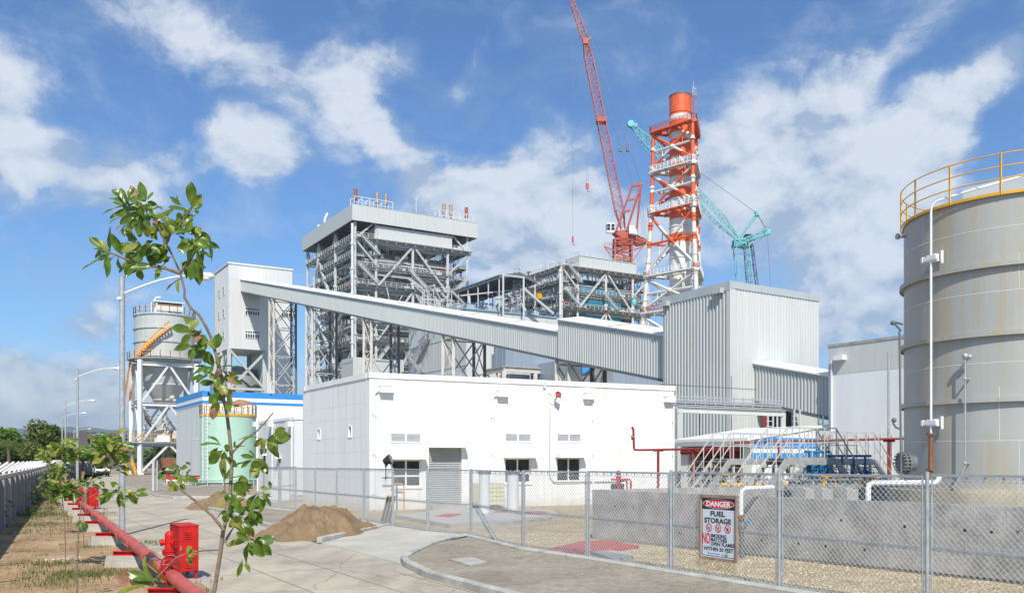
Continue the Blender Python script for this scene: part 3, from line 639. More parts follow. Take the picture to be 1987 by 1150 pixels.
# ================================================================ BOUNDARY WALL, LAMPS, PIPELINE
t = T('boundary_wall', 'long grey precast concrete wall with white angled arms along the dirt verge', 'wall', WALL[1])
pan = MB(); cop = MB(); arm = MB(); wr = MB(); posts = []; wp = dense(WALL, 3.0)
for a, b in zip(WALL[:-1], WALL[1:]):
    d = (b - a).normalized(); L = (b - a).length; pan.slab(a, d, 0, L, .02, .10, 0, 1.72); cop.slab(a, d, 0, L, 0, .18, 1.72, 1.84)
t.part('wall_panel', pan, M['wallc']); t.part('coping', cop, M['concl'])
tips = []
for i, p in enumerate(wp):
    d = (wp[min(i + 1, len(wp) - 1)] - wp[max(0, i - 1)]).normalized(); n = V((-d.y, d.x, 0))
    if i < 95:
        m2 = MB(); m2.slab(p, d, -.08, .08, -.13, .13, 0, 1.70); t.part('post', m2, M['wallc'])
    q = p + n * .09 + UP * 1.84; e = q + UP * .42 + n * .05; f = q + UP * .78 - n * .42
    if p.y < 150 and i % 1 == 0:
        for s in (0,):
            o = d * s; arm.beam(q + o, q + UP * .08 + o, .07); arm.beam(q + UP * .06 + n * .05 + o, q + UP * .46 - n * .50 + o, .065)
        tips.append(q)
t.part('arm', arm, M['white'], kind='stuff')
for k in (.15, .3, .45):
    for a, b in zip(tips[:-1], tips[1:]):
        n = V((-(b - a).y, (b - a).x, 0)).normalized(); u = UP * (.2 + k * .6) - n * k; wr.beam(a + u, b + u, .004)
t.part('barbed_wire', wr, M['galv'])
def lamp(base, top, armv, label, r=.075, guy=False, k=1.0):
    b = V(base); tp = V((b.x, b.y, top)); t = T('street_lamp', label, 'street lamp', b, 'street lamps along the road')
    m = MB(); m.tube(b, tp, r, 14, r * .9); m.tube(b, b + UP * .03, r * 2, 12); m.tube(tp, tp + UP * .02, r * 1.0, 12); t.part('pole', m, M['galv'], sm=40)
    a = V(armv); L = a.length; ad = a.normalized(); s0 = tp - UP * .55 * k; pts = [s0 + ad * L * u + UP * (.62 * k * math.sin(u * math.pi / 2)) for u in [i / 9 for i in range(10)]]
    m = MB(); m.path(pts, [.035] * 10, 8)
    for z in (0, -.14): m.tube(s0 + UP * z, s0 + UP * z + ad * .01, r * 1.15, 10)
    m.slab(s0, ad, -r * 1.25, 0, -r * 1.2, r * 1.2, s0.z - .18, s0.z - .1); t.part('arm', m, M['offwhite'], sm=40)
    e = pts[-1]; m = MB(); m.path([e - ad * .05, e + ad * .12, e + ad * .32, e + ad * .55, e + ad * .68], [.04, .085, .13, .12, .04], 12); hd = t.part('lamp_head', m, M['offwhite'], sm=60)
    m = MB(); m.ball(e + ad * .42 - UP * .07, .12, 12, 8, (1.3, 1, .7)); t.part('lens', m, M['signw'], hd, sm=60)
    m = MB(); m.tube(e + ad * .22 + UP * .08, e + ad * .22 + UP * .17, .035, 8); t.part('photocell', m, M['vblue'], hd)
    if guy: m = MB(); m.beam(pts[4], s0 - UP * 1.75, .012); t.part('stay_wire', m, M['galv'])
B27 = G(237, 1038)
lamp(B27, zof(537, B27.y), (2.15, .2, 0), 'nearest and tallest street lamp, galvanised pole behind the leafy sapling', .095, True)
for px, Y, ty, hx, lab in [(150, 56.6, 716, 66, 'second street lamp from the viewer, behind the small sapling'), (127, 88, 778, 44, 'third street lamp, between the second and the fourth pole'),
                           (120.6, 112, 802, 36, 'fourth street lamp, leftmost pole of the row'), (143.5, 170, 832, 26, 'distant street lamp in front of the spoil heap, partly behind the second pole'),
                           (176.5, 201, 841, 22, 'distant street lamp right of the spoil heap with its arm above the small dark tree'), (200, 240, 849, 20, 'far street lamp by the small bright tree'), (222, 262, 856, 8, 'farthest street lamp, just left of the nearest pole')]:
    lamp((at(px, Y), Y, 0), zof(ty, Y), (hx / F * Y, .1, 0), lab, .09, False, .9)
# fire main along the verge
def pipeX(Y): return -8.38 - .548 * (Y - 19.7)
PZ = .47; dP = V((-.548, 1, 0)).normalized(); nP = V((-dP.y, dP.x, 0))
t = T('fire_main', 'long faded red fire water pipe on concrete blocks beside the road', 'pipe', (pipeX(19.7), 19.7, 0))
m = MB(); ys = [6 + .9 * i for i in range(64)]
m.path([V((pipeX(y), y, PZ)) for y in ys], .108, 18); t.part('pipe', m, M['redpipe'], sm=50)
for y in (15.4, 17.6, 20.2, 22.6, 25.3, 28, 31, 34.5, 40, 46):
    m = MB(); c = V((pipeX(y), y, PZ)); m.tube(c - dP * .03, c + dP * .03, .135, 18); m.tube(c + dP * .05, c + dP * .065, .128, 18); t.part('joint_ring', m, M['redpipe'])
M['wrap'] = mat('purple_grey_wrap', (.25, .10, .14), .5, 0, .25, 5)
for y, l in ((16.3, .30), (16.75, .2), (24.2, .35)):
    m = MB(); c = V((pipeX(y), y, PZ)); m.path([c, c + dP * l], .1088, 18, cap=False); t.part('patch_wrap', m, M['wrap'], sm=50)
labs = ['nearest', 'second', 'third', 'fourth', 'fifth', 'sixth', 'seventh', 'eighth', 'ninth', 'tenth']
for i, y in enumerate((14.1, 19.75, 24.7, 29.4, 33.4, 37.4, 41.4, 45.4, 49.5)):
    c = V((pipeX(y), y, 0)); tt = T('pipe_support', 'concrete block with a red steel beam under the fire pipe, %s from the viewer' % labs[i], 'pipe support', c, 'blocks under the fire pipe')
    m = MB(); w = .62; X = V((1, 0, 0)); Yd = V((0, 1, 0))
    m.add([V((c.x + a, c.y + b, z)) for z, e in ((0, .03), (.26, 0)) for a, b in ((-.56 - e, -.17 - e), (.14 + e, -.17 - e), (.14 + e, .17 + e), (-.56 - e, .17 + e))], [(0, 3, 2, 1), (4, 5, 6, 7), (0, 1, 5, 4), (1, 2, 6, 5), (2, 3, 7, 6), (3, 0, 4, 7)])
    tt.part('block', m, M['concl'])
    m = MB(); m.slab(c, X, -.48, .12, -.06, .06, .26, .272); m.slab(c, X, -.48, .12, -.006, .006, .272, .338); m.slab(c, X, -.48, .12, -.06, .06, .338, .35); tt.part('beam', m, M['red'])
def wheel(m, c, ax, r, sp=5, t=.012):
    ax = V(ax).normalized(); x = ax.cross(UP).normalized(); y = ax.cross(x); N_ = 22
    m.path([c + (x * math.cos(2 * math.pi * k / N_) + y * math.sin(2 * math.pi * k / N_)) * r for k in range(N_ + 1)], t, 7, cap=False)
    for k in range(sp): a = 2 * math.pi * k / sp; m.tube(c, c + (x * math.cos(a) + y * math.sin(a)) * r, t * .8, 6)
    m.tube(c - ax * .03, c + ax * .03, r * .18, 8)
def hydrant(Y, label):
    c = V((pipeX(Y), Y, 0)); t = T('fire_hydrant', label, 'hydrant', c, 'fire hydrants on the pipe'); U = lambda z, x=0, y=0: c + V((x, y, z))
    m = MB(); m.tube(U(PZ), U(1.12), .083, 18); m.lathe(U(1.12), [(.083, 0), (.078, .035), (.055, .065), (.0, .078)], 18); t.part('barrel', m, M['red'], sm=50)
    m = MB(); m.tube(U(.80), U(.835), .125, 16); m.tube(U(.845), U(.875), .125, 16); m.tube(U(PZ, 0, 0) - dP * .18, U(PZ, 0, 0) - dP * .12, .17, 18); m.tube(U(PZ) + dP * .12, U(PZ) + dP * .18, .17, 18); m.tube(U(PZ) - dP * .13, U(PZ) + dP * .13, .14, 14)
    for k in range(8):
        a = k * math.pi / 4; x = nP * math.cos(a) * .145 + UP * math.sin(a) * .145; m.tube(U(PZ) + x - dP * .21, U(PZ) + x - dP * .09, .013, 6)
        x = V((math.cos(a), math.sin(a), 0)) * .105; m.tube(U(.785) + x, U(.89) + x, .011, 6)
    t.part('flange', m, M['red'], sm=40)
    f = V((.25, -1, 0)).normalized()
    m = MB(); m.tube(U(.66), U(.66) + f * .2, .05, 12); m.tube(U(.66) + f * .12, U(.66) + f * .145, .085, 12); m.tube(U(.66) + f * .2, U(.66) + f * .28, .015, 8); b = t.part('valve_body', m, M['red'], sm=40)
    m = MB(); wheel(m, U(.66, .05) + f * .27, f, .15, 5, .013); t.part('handwheel', m, M['dred'], b, sm=40)
    m = MB(); m.tube(U(1.0), U(1.0) + V((.75, -.66, 0)) * .17, .045, 12); m.tube(U(1.0), U(1.0) + V((-1, -.1, 0)) * .13, .045, 12); m.tube(U(1.0) + V((-1, -.1, 0)) * .12, U(1.0) + V((-1, -.1, 0)) * .15, .06, 12); o = t.part('outlet', m, M['red'], sm=40)
    m = MB(); wheel(m, U(1.0) + V((.75, -.66, 0)) * .2, (.75, -.66, 0), .065, 4, .009); t.part('outlet_wheel', m, M['red'], o, sm=40)
hydrant(14.9, 'nearest red hydrant with handwheels standing on the fire pipe'); hydrant(39.2, 'farther red hydrant on the fire pipe beside the distant cabinet')
def cabinet(c, w, dep, z0, z1, label):
    c = V(c); t = T('hose_cabinet', label, 'cabinet', c, 'red fire hose cabinets'); n = A3; d = B3
    m = MB(); m.slab(c, d, -.25, w + .2, -.15, dep + .15, 0, .07, n); t.part('plinth', m, M['concl'])
    for a in (.04, w - .04):
        for b in (.05, dep - .05): m = MB(); m.slab(c, d, a - .025, a + .025, b - .025, b + .025, .07, z0, n); t.part('leg', m, M['red'])
    m = MB(); m.slab(c, d, 0, w, 0, dep, z0, z1 - .02, n); m.slab(c, d, -.012, w + .012, -.015, dep + .012, z1 - .02, z1, n); m.slab(c, d, .012, w - .012, -.008, 0, z0 + .01, z1 - .03, n); bd = t.part('body', m, M['red'])
    m = MB()
    for zc in (z0 + .15, z1 - .19):
        for k in range(4):
            z = zc + (k - 1.5) * .042; q = c + d * (w * .30) ; e = c + d * (w * .66)
            m.add([q - n * .009 + UP * (z - .012), e - n * .009 + UP * (z - .012), e - n * .028 + UP * (z - .006), q - n * .028 + UP * (z - .006), q - n * .009 + UP * (z + .014), e - n * .009 + UP * (z + .014)], [(0, 1, 2, 3), (3, 2, 5, 4), (0, 3, 4), (1, 5, 2)])
    t.part('louvre', m, M['red'], bd)
    m = MB(); m.slab(c, d, .03, .045, -.028, -.008, z0 + .42, z0 + .5, n); t.part('handle', m, M['galv'], bd)
cabinet((-6.43, 17.1, 0), .37, .9, .22, 1.115, 'nearest red hose cabinet with louvres beside the hydrant'); cabinet((-19.55, 41, 0), .40, 1.15, .20, 1.09, 'distant red hose cabinet beside the farther hydrant')
# ================================================================ CHAIN LINK FENCE
def zig(m, a, b, z0, z1, pit=.075, r=.0026):
    L = (b - a).length; d = (b - a).normalized(); H = z1 - z0
    def bar(p, q): m.beam(p, q, r * 2)
    k = -int(H / pit) - 1
    while k * pit < L:
        for sg in (1, -1):
            s0 = k * pit; s1 = s0 + H
            u0, u1 = max(0, s0), min(L, s1)
            if u1 - u0 < .02: continue
            za, zb = z0 + (u0 - s0), z0 + (u1 - s0)
            if sg < 0: za, zb = z1 - (u0 - s0), z1 - (u1 - s0)
            off = V((-d.y, d.x, 0)) * r * sg; bar(a + d * u0 + off + UP * za, a + d * u1 + off + UP * zb)
        k += 1
def fence(name, label, pts, tops, dbl, braces=(), mesh_r=.0030, group=None, cat='fence', z0=.12):
    t = T(name, label, cat, pts[0], group)
    for i, p in enumerate(pts):
        m = MB()
        if i in dbl: m.tube(p + UP * 0, p + UP * (tops[i] + .03), .031, 10); 
        else: m.tube(p, p + UP * tops[i], .026, 10)
        t.part('post', m, M['galv'], sm=40)
    for i in range(len(pts) - 1):
        a, b = pts[i], pts[i + 1]; d = (b - a).normalized(); g = .075; a2, b2 = a + d * g, b - d * g; h = min(tops[i], tops[i + 1]) - .02
        m = MB()
        for q in (a2, b2): m.tube(q + UP * z0, q + UP * h, .016, 8)
        m.beam(a2 + UP * h, b2 + UP * h, .04); m.beam(a2 + UP * (z0 + .02), b2 + UP * (z0 + .02), .03); zc = z0 + (h - z0) * .47; m.beam(a2 + UP * zc, b2 + UP * zc, .032)
        L = (b2 - a2).length
        for k in range(1, 10):
            q = a2 + d * L * k / 10; m.beam(q + UP * (zc - .035), q + UP * (zc + .03), .02); m.beam(q + UP * (h - .07), q + UP * (h - .0), .022); m.beam(q + UP * z0, q + UP * (z0 + .05), .02)
        for z in (h - .09, zc + .05, zc - .05, z0 + .07): m.beam(a2 + UP * z, b2 + UP * z, .007)
        for z in (h * .33, h * .7): m.beam(a + UP * z, a2 + UP * z, .02); m.beam(b + UP * z, b2 + UP * z, .02)
        fr = t.part('panel_frame', m, M['galv'])
        m = MB(); zig(m, a2, b2, z0 + .03, h - .03, .095, mesh_r); t.part('wire_mesh', m, M['wire'], fr)
    return t
def tp(px, p): return CH - (({True: 0}.get(False, 0)) + (px - HY)) / F * p.y
topy = [905, 906, 906.5, 907, 907, 907.6, 908.2, 909, 910.5, 911.5, 912.8, 914, 916.8, 918.6, 921, 924]
tops = [CH - (y - HY) / F * p.y for y, p in zip(topy, FENCE)]
ft = fence('chain_link_fence', 'tall galvanised chain link fence curving round the gravel yard behind the kerb', FENCE, tops, (6, 8, 11, 12, 13, 14))
for off in (0, .09):
    m = MB(); p = G(913, 975, 1.0); q = FENCE[9] * .55 + FENCE[10] * .45
    a = V((FENCE[8].x + .05 + off, FENCE[8].y - .1, 1.1)); b = FENCE[8].lerp(FENCE[9], .52) + V((off * .6, -.05, .14)); m.tube(a, b, .022, 8); ft.part('brace', m, M['galv'], sm=40)
ra = [v2(-12.15, 43.4), v2(-11.95, 45.8), v2(-11.75, 48.2)]
fence('chain_link_fence', 'short return of chain link fence running back to the corner of the white building', ra, [2.0, 2.0, 2.0], ())
# second fence behind the bund on the pump yard
# floodlight on the fence
fp = FENCE[6] + V((-.25, .05, 0)); t = T('floodlight', 'black floodlight tilted up on a bracket at the fence gate post', 'floodlight', fp); z = zof(905, fp.y)
m = MB(); m.tube(fp + UP * (z - .45), fp + UP * (z - .02), .014, 8); m.beam(fp + UP * (z - .02), fp + UP * (z + .05), .14, .05); t.part('bracket', m, M['black'])
c = fp + UP * (z + .2) + V((.02, 0, 0)); ax = V((.8, -.1, .35)).normalized(); m = MB(); m.lathe(c - ax * .12, [(0, 0), (.09, .02), (.13, .12), (.18, .26), (.185, .30)], 18, axis=ax); m.tube(c - UP * .17, c - UP * .02, .05, 8); t.part('lamp_housing', m, M['black'], sm=40)
m = MB(); m.lathe(c - ax * .12, [(.178, .29), (0, .30)], 18, axis=ax); t.part('lens', m, M['glass'])
# propped planks at the gate
m = MB()
for k in (0, .11, .22): m.beam(G(741 + k * 60, 1013) + UP * .02, V((-4.25 + k, 30.45, 1.13)), .085, .05)
one('plank_bundle', 'brown weathered planks leaning against the fence gate post', 'planks', m, M['wood'], G(741, 1013))
# danger sign on the fence
def txt(s, size, p, d, n, m, parent, T_, bold=.0, w=None, name='lettering', al='CENTER'):
    cu = bpy.data.curves.new('t', 'FONT'); cu.body = s; cu.size = size; cu.align_x = al; cu.extrude = .0015; cu.offset = bold; cu.resolution_u = 3
    o = bpy.data.objects.new('t', cu); COL.objects.link(o); C.view_layer.update(); me = bpy.data.meshes.new_from_object(o.evaluated_get(C.evaluated_depsgraph_get()))
    bpy.data.objects.remove(o); xs = [v.co.x for v in me.vertices]; k = 1
    if w and xs: k = w / (max(xs) - min(xs))
    mb = MB(); mb.v = [tuple(p + d * (v.co.x * k) + UP * v.co.y + n * (.0035 + v.co.z)) for v in me.vertices]; mb.f = [tuple(f.vertices) for f in me.polygons]; mb.m = [0] * len(mb.f)
    bpy.data.meshes.remove(me); return T_.part(name, mb, m, parent)
fd = (FENCE[12] - FENCE[11]).normalized(); fn = V((fd.y, -fd.x, 0))
if fn.y > 0: fn = -fn
s0 = along(FENCE[11], fd, 1365.5); s1 = along(FENCE[11], fd, 1432.5); s1y = FENCE[11] + fd * s1
zt = (zof(962, (FENCE[11] + fd * s0).y) + zof(967, s1y.y)) / 2; zb = (zof(1078, (FENCE[11] + fd * s0).y) + zof(1085, s1y.y)) / 2
W_, H_ = s1 - s0, zt - zb; so = FENCE[11] + fd * s0 + fn * .045; t = T('danger_sign', 'white DANGER FUEL STORAGE sign in a wooden frame wired to the fence', 'sign', so + UP * zb)
def sp(u, v, k=0): return so + fd * (W_ * u) + UP * (zb + H_ * v) + fn * k
m = MB(); m.slab(so, fd, -.03, W_ + .03, 0, .012, zb - .03, zt + .03, fn)
for a, b, c, d in ((-.045, 0, zb - .05, zt + .05), (W_, W_ + .045, zb - .05, zt + .05)): m.slab(so, fd, a, b, .012, .045, c, d, fn)
for c, d in ((zb - .05, zb), (zt, zt + .05)): m.slab(so, fd, 0, W_, .012, .045, c, d, fn)
fr = t.part('frame', m, M['wood'])
m = MB(); m.slab(so, fd, .003, W_ - .003, .0125, .0165, zb + .003, zt - .003, fn); bd = t.part('board', m, M['paper'])
def rect(u0, u1, v0, v1, k0, k1, mt, name='panel'):
    m = MB(); m.prism([sp(u0, v0, k0), sp(u1, v0, k0), sp(u1, v1, k0), sp(u0, v1, k0)], fn * (k1 - k0)); return t.part(name, m, mt, bd)
def disc(u, v, ru, rv, k0, k1, mt, name, inner=0, n=36):
    m = MB(); o = []; 
    for r, k in ((1, k0), (1, k1), (inner, k1)): o += [sp(u, v, k) + fd * (ru * r * math.cos(2 * math.pi * j / n)) + UP * (rv * r * math.sin(2 * math.pi * j / n)) for j in range(n)]
    m.add(o, [(i * n + j, i * n + (j + 1) % n, (i + 1) * n + (j + 1) % n, (i + 1) * n + j) for i in (0, 1) for j in range(n)]); return t.part(name, m, mt, bd)
rect(.02, .035, .02, .98, .0165, .018, M['signk'], 'border'); rect(.965, .98, .02, .98, .0165, .018, M['signk'], 'border'); rect(.035, .965, .02, .03, .0165, .018, M['signk'], 'border')
rect(.035, .965, .80, .985, .0165, .018, M['signk'], 'header_panel')
disc(.5, .893, W_ * .455, H_ * .080, .018, .0195, M['signw'], 'oval'); disc(.5, .893, W_ * .44, H_ * .074, .0195, .021, M['signr'], 'oval')
def tx(s, size, u, v, mt, k=.018, w=None, bold=0, al='CENTER'): return txt(s, size, sp(u, v, k - .003), fd, fn, mt, bd, t, bold, w, al=al)
tx('DANGER', H_ * .125, .5, .848, M['signw'], .021, W_ * .70, .004)
tx('FUEL', H_ * .115, .48, .69, M['signk'], w=W_ * .42, bold=.004); tx('STORAGE', H_ * .115, .48, .575, M['signk'], w=W_ * .78, bold=.004)
for u in (.23, .5, .77):
    disc(u, .49, W_ * .088, W_ * .088, .018, .0195, M['signr'], 'prohibition_ring', .80)
    m = MB(); r = W_ * .078; c = sp(u, .49, .0185); m.beam(c + fd * (-r * .72) + UP * r * .72, c + fd * r * .72 - UP * r * .72, .004, W_ * .022, up=fn); t.part('prohibition_bar', m, M['signr'], bd)
    m = MB(); c = sp(u, .49, .0175)
    if u < .3: m.beam(c - fd * r * .7 - UP * r * .15, c + fd * r * .35 - UP * r * .15, .002, .018, up=fn); m.beam(c + fd * r * .5 - UP * r * .1, c + fd * r * .3 + UP * r * .5, .002, .010, up=fn)
    elif u < .6: m.beam(c - fd * r * .5 - UP * r * .5, c + fd * r * .2 + UP * r * .1, .002, .014, up=fn); m.prism([c + fd * r * x + UP * r * y for x, y in ((.1, 0), (.4, -.05), (.45, .25), (.2, .55), (.05, .3))], fn * .001)
    else: m.prism([c + fd * r * x + UP * r * y for x, y in ((-.35, -.5), (.3, -.5), (.45, -.05), (.2, .2), (.1, .6), (-.15, .15), (-.4, .2))], fn * .001)
    t.part('pictogram', m, M['signk'], bd)
tx('NO', H_ * .25, .145, .228, M['signr'], w=W_ * .225, bold=.006)
for s, v, w in (('SMOKING', .335, .46), ('MATCHES', .268, .47), ('OPEN FLAMES', .198, .69)): tx(s, H_ * .082, .275, v, M['signk'], w=W_ * w, al='LEFT', bold=.002)
tx('WITHIN 50 FEET', H_ * .088, .5, .112, M['signk'], w=W_ * .86, bold=.002)
rect(.20, .225, .05, .085, .0165, .018, M['dblue'], 'emblem'); 
for k in (.066, .058): rect(.24, .55, k - .002, k + .003, .0165, .0175, M['dblue'], 'small_print')
rect(.60, .68, .055, .065, .0165, .018, M['signk'], 'emblem'); disc(.74, .062, W_ * .045, W_ * .045, .0165, .018, M['signg'], 'emblem', .84)
m = MB(); c = sp(.74, .062, .0175); m.beam(c - fd * W_ * .035, c + fd * W_ * .035, .002, W_ * .022, up=fn); m.beam(c - UP * W_ * .035, c + UP * W_ * .035, .0024, W_ * .022, up=fn); t.part('emblem', m, M['signg'], bd)
# ================================================================ WHITE BUILDING
HB = 6.36; wc = V((-6.51, 40.5, 0)); wl = V((-11.4, 48.6, 0)); wr_ = V((8.82, 48.2, 0)); dF = (wr_ - wc).normalized(); LF = (wr_ - wc).length
dL = (wl - wc).normalized(); LL = (wl - wc).length; nF = V((dF.y, -dF.x, 0)); nL = V((-dL.y, dL.x, 0))
t = T('switchgear_building', 'large white flat roofed building with a roller door behind the gravel yard', 'building', wc)
def fo(px, py): return on(wc, dF, px, py)
def fr_(x0, y0, x1, y1):
    a, zt_ = fo(x0, y0); b, zb_ = fo(x1, y1); return a, b, zb_, zt_
louv = [fr_(757, 838.5, 817.3, 858.3), fr_(979, 839, 1030.5, 857.5), fr_(1080, 839.5, 1127.5, 857.5)]
wins = [fr_(759, 890.7, 817.5, 944), fr_(979, 888, 1030.5, 936.5), fr_(1080, 887, 1127.5, 933.5)]
door = fr_(832, 867, 896, 977.5); door = (door[0], door[1], .25, door[3])
holes = louv + wins + [door]
m = MB(); walled(m, wc, dF, LF, 0, HB - .25, .28, holes, -nF)
sm_ = [on(wc, dL, 615, 855) , on(wc, dL, 679, 840)]
lh = [(s, s + .42, z - .28, z + .30) for s, z in ((on(wc, dL, 621.5, 842.5)[0], on(wc, dL, 621.5, 842.5)[1]), (on(wc, dL, 682.5, 837.5)[0], on(wc, dL, 682.5, 837.5)[1]))]
walled(m, wc + dF * 0, dL, LL, 0, HB - .25, .2, lh, -nL)
bk = wl + dF * LF; m.slab(wl, dF, 0, LF, -.25, 0, 0, HB - .25, nF); m.slab(wr_, dL, 0, LL, 0, .25, 0, HB - .25, nL)
m.poly([wc + dF * .3 + dL * .3, wr_ - dF * .3 + dL * .3, bk - dF * .3 - dL * .3, wl + dF * .3 - dL * .3], HB - .5, HB - .35)
t.part('wall', m, M['whitewall'])
m = MB(); q = .05
m.slab(wc, dF, -q, LF + q, -.33, q, HB - .25, HB, nF); m.slab(wl, dF, -q, LF + q, -q, .33, HB - .25, HB, nF)
m.slab(wc, dL, .34, LL - .34, -.33, q, HB - .25, HB, nL); m.slab(wr_, dL, .34, LL - .34, -q, .33, HB - .25, HB, nL); t.part('parapet', m, M['white'])
m = MB()
for a, b, z0, z1 in louv:
    mm = MB(); g = .07
    mm.slab(wc, dF, a - .02, b + .02, -.06, .03, z1 - g, z1 + .02, nF); mm.slab(wc, dF, a - .02, b + .02, -.06, .03, z0 - .02, z0 + g * .6, nF)
    for c in (a - .02, (a + b) / 2 - g / 2, b + .02 - g): mm.slab(wc, dF, c, c + g, -.06, .028, z0 + g * .6, z1 - g, nF)
    f = t.part('vent_frame', mm, M['white']); mm = MB(); k = 6
    for i in range(k):
        z = z0 + g * .6 + (z1 - z0 - g * 1.6) * (i + .5) / k; q0 = wc + dF * (a + .05); q1 = wc + dF * (b - .05); h = (z1 - z0) / k * .42
        mm.add([q0 + nF * .015 + UP * (z - h), q1 + nF * .015 + UP * (z - h), q1 - nF * .05 + UP * (z + h), q0 - nF * .05 + UP * (z + h)], [(0, 1, 2, 3)])
    t.part('louvre', mm, M['grille'], f)
for a, b, z0, z1 in wins:
    mm = MB(); g = .075; zm = z0 + (z1 - z0) * .40; md = (a + b) / 2
    for c, d_ in ((a, a + g), (md - g / 2, md + g / 2), (b - g, b)): mm.slab(wc, dF, c, d_, -.12, -.05, z0, z1, nF)
    for i, (c, d_) in enumerate(((z0, z0 + g), (zm - g / 2, zm + g / 2), (z1 - g, z1))):
        for u0, u1 in ((a + g, md - g / 2), (md + g / 2, b - g)): mm.slab(wc, dF, u0, u1, -.118, -.052, c, d_, nF)
    f = t.part('window', mm, M['white']); mm = MB(); mm.slab(wc, dF, a, b, -.095, -.085, z0, z1, nF); t.part('pane', mm, M['glass'], f)
    mm = MB(); mm.slab(wc, dF, a - .05, b + .05, 0, .05, z0 - .08, z0, nF); t.part('sill', mm, M['white'], f)
for x0, y0, x1, y1 in ((753.5, 882.6, 824, 890), (976.6, 880.5, 1037, 887.5), (1077, 880, 1131, 887), (832.3, 860, 901, 866.8)):
    a, b, z0, z1 = fr_(x0, y0, x1, y1); mm = MB(); mm.slab(wc, dF, a, b, 0, .50, z1 - .19, z1, nF); t.part('canopy', mm, M['white'])
a, b, z0, z1 = door; mm = MB(); n = 26
for i in range(n):
    z = z0 + (z1 - z0) * i / n; h = (z1 - z0) / n; q0 = wc + dF * a; q1 = wc + dF * b
    mm.add([q0 - nF * .14 + UP * z, q1 - nF * .14 + UP * z, q1 - nF * .10 + UP * (z + h * .5), q0 - nF * .10 + UP * (z + h * .5), q1 - nF * .14 + UP * (z + h), q0 - nF * .14 + UP * (z + h)], [(0, 1, 2, 3), (3, 2, 4, 5)])
t.part('roller_door', mm, M['shutter'])
m = MB(); m.slab(wc, dF, door[0] - .06, door[1] + .06, 0, .55, 0, .25, nF); t.part('step', m, M['concl'])
for x0, y0, x1, y1 in ((734.5, 748.5, 759, 763), (962.5, 757.5, 982, 771), (1130.5, 762.8, 1149, 775.8), (1287, 769, 1304.5, 781.4)):
    a, b, z0, z1 = fr_(x0, y0, x1, y1); mm = MB(); mm.slab(wc, dF, a, b, 0, .30, z0 + .02, z1, nF); mm.slab(wc, dF, a - .02, b + .02, -.001, .32, z1, z1 + .03, nF); t.part('scupper_box', mm, M['white'])
for px in (725.5, 955.5, 1149.8, 1305.5):
    s = along(wc, dF, px); p = wc + dF * s + nF * .08; mm = MB(); zt_ = 5.55 - (0 if px < 1200 else .1); mm.path([p + UP * .1, p + UP * (zt_ - .15), p + UP * zt_ + dF * (.2 if px < 1000 else -.2)], .05, 8)
    for z in (.8, 2.6, 4.4): mm.slab(wc, dF, s - .08, s + .08, 0, .14, z, z + .03, nF)
    t.part('downspout', mm, M['white'], sm=40)
# plaster grooves
m = MB()
for z in (.62, 1.55, 2.72, 3.42, 4.35, 5.0):
    cuts = [(along(wc, dF, x0), along(wc, dF, x1)) for x0, x1 in ((735, 950), (962, 1143), (1156, 1300))]
    for a, b in cuts:
        xs = [(a, b)]
        for h in holes:
            if h[2] - .1 < z < h[3] + .25: xs = [s for u, v in xs for s in ((u, min(v, h[0] - .1)), (max(u, h[1] + .1), v)) if s[1] - s[0] > .05]
        for u, v in xs: m.slab(wc, dF, u, v, 0, .003, z - .012, z + .012, nF)
    m.slab(wc, dL, .5, LL * .93, 0, .003, z - .012, z + .012, nL)
for px in (598, 648, 710): s = along(wc, dL, px); m.slab(wc, dL, s - .012, s + .012, .003, .005, .3, 5.0, nL)
t.part('groove', m, mat('groove_shadow_gap', (.66, .67, .67), .8, 0, .1, 2))
for s0_, s1_, z0_, z1_ in lh:
    mm = MB(); mm.slab(wc, dL, s0_ - .03, s0_ + .05, -.06, .03, z0_, z1_, nL); mm.slab(wc, dL, s1_ - .05, s1_ + .03, -.06, .03, z0_, z1_, nL); mm.slab(wc, dL, s0_ + .05, s1_ - .05, -.06, .03, z1_ - .05, z1_, nL); mm.slab(wc, dL, s0_ + .05, s1_ - .05, -.06, .03, z0_, z0_ + .05, nL)
    f = t.part('window', mm, M['white']); mm = MB(); mm.slab(wc, dL, s0_, s1_, -.11, -.10, z0_, z1_, nL); t.part('pane', mm, M['glass'], f)
# horn siren and conduit
s, z = fo(1076, 768); c = wc + dF * s + nF * .35 + UP * z; sx = along(wc, dF, 1066); cp = wc + dF * sx + nF * .06
sr = T('horn_siren', 'red horn siren on a bracket high on the front of the white building', 'siren', c)
m = MB(); m.lathe(c - dF * .1, [(0, 0), (.08, 0), (.1, .14), (.16, .22)], 12, axis=dF + nF); m.lathe(c, [(0, 0), (.07, 0), (.08, .12), (.13, .2)], 12, axis=nF - dF * .6 + UP * .6); sr.part('horn', m, M['redpipe'])
m = MB(); m.beam(c, c - nF * .35 - UP * .25, .05); m.path([c - nF * .28 + V((0, 0, -.1)) + V((math.cos(a), 0, math.sin(a))) * .25 - dF * .25 for a in [k * .6 for k in range(11)]], .012, 6); sr.part('bracket', m, M['galv'])
m = MB(); m.path([cp + UP * 5.0, cp + UP * 1.5, cp + UP * 1.25 + dF * .2, cp + UP * 1.25 + dF * 4.2], .035, 8); s2 = along(wc, dF, 1055.5); m.beam(wc + dF * s2 + nF * .03 + UP * 6.1, wc + dF * s2 + nF * .03 + UP * .2, .025)
m.slab(wc, dF, s2 - .06, s2 + .06, 0, .1, 5.95, 6.25, nF); sr.part('conduit', m, M['grille'], sm=40)
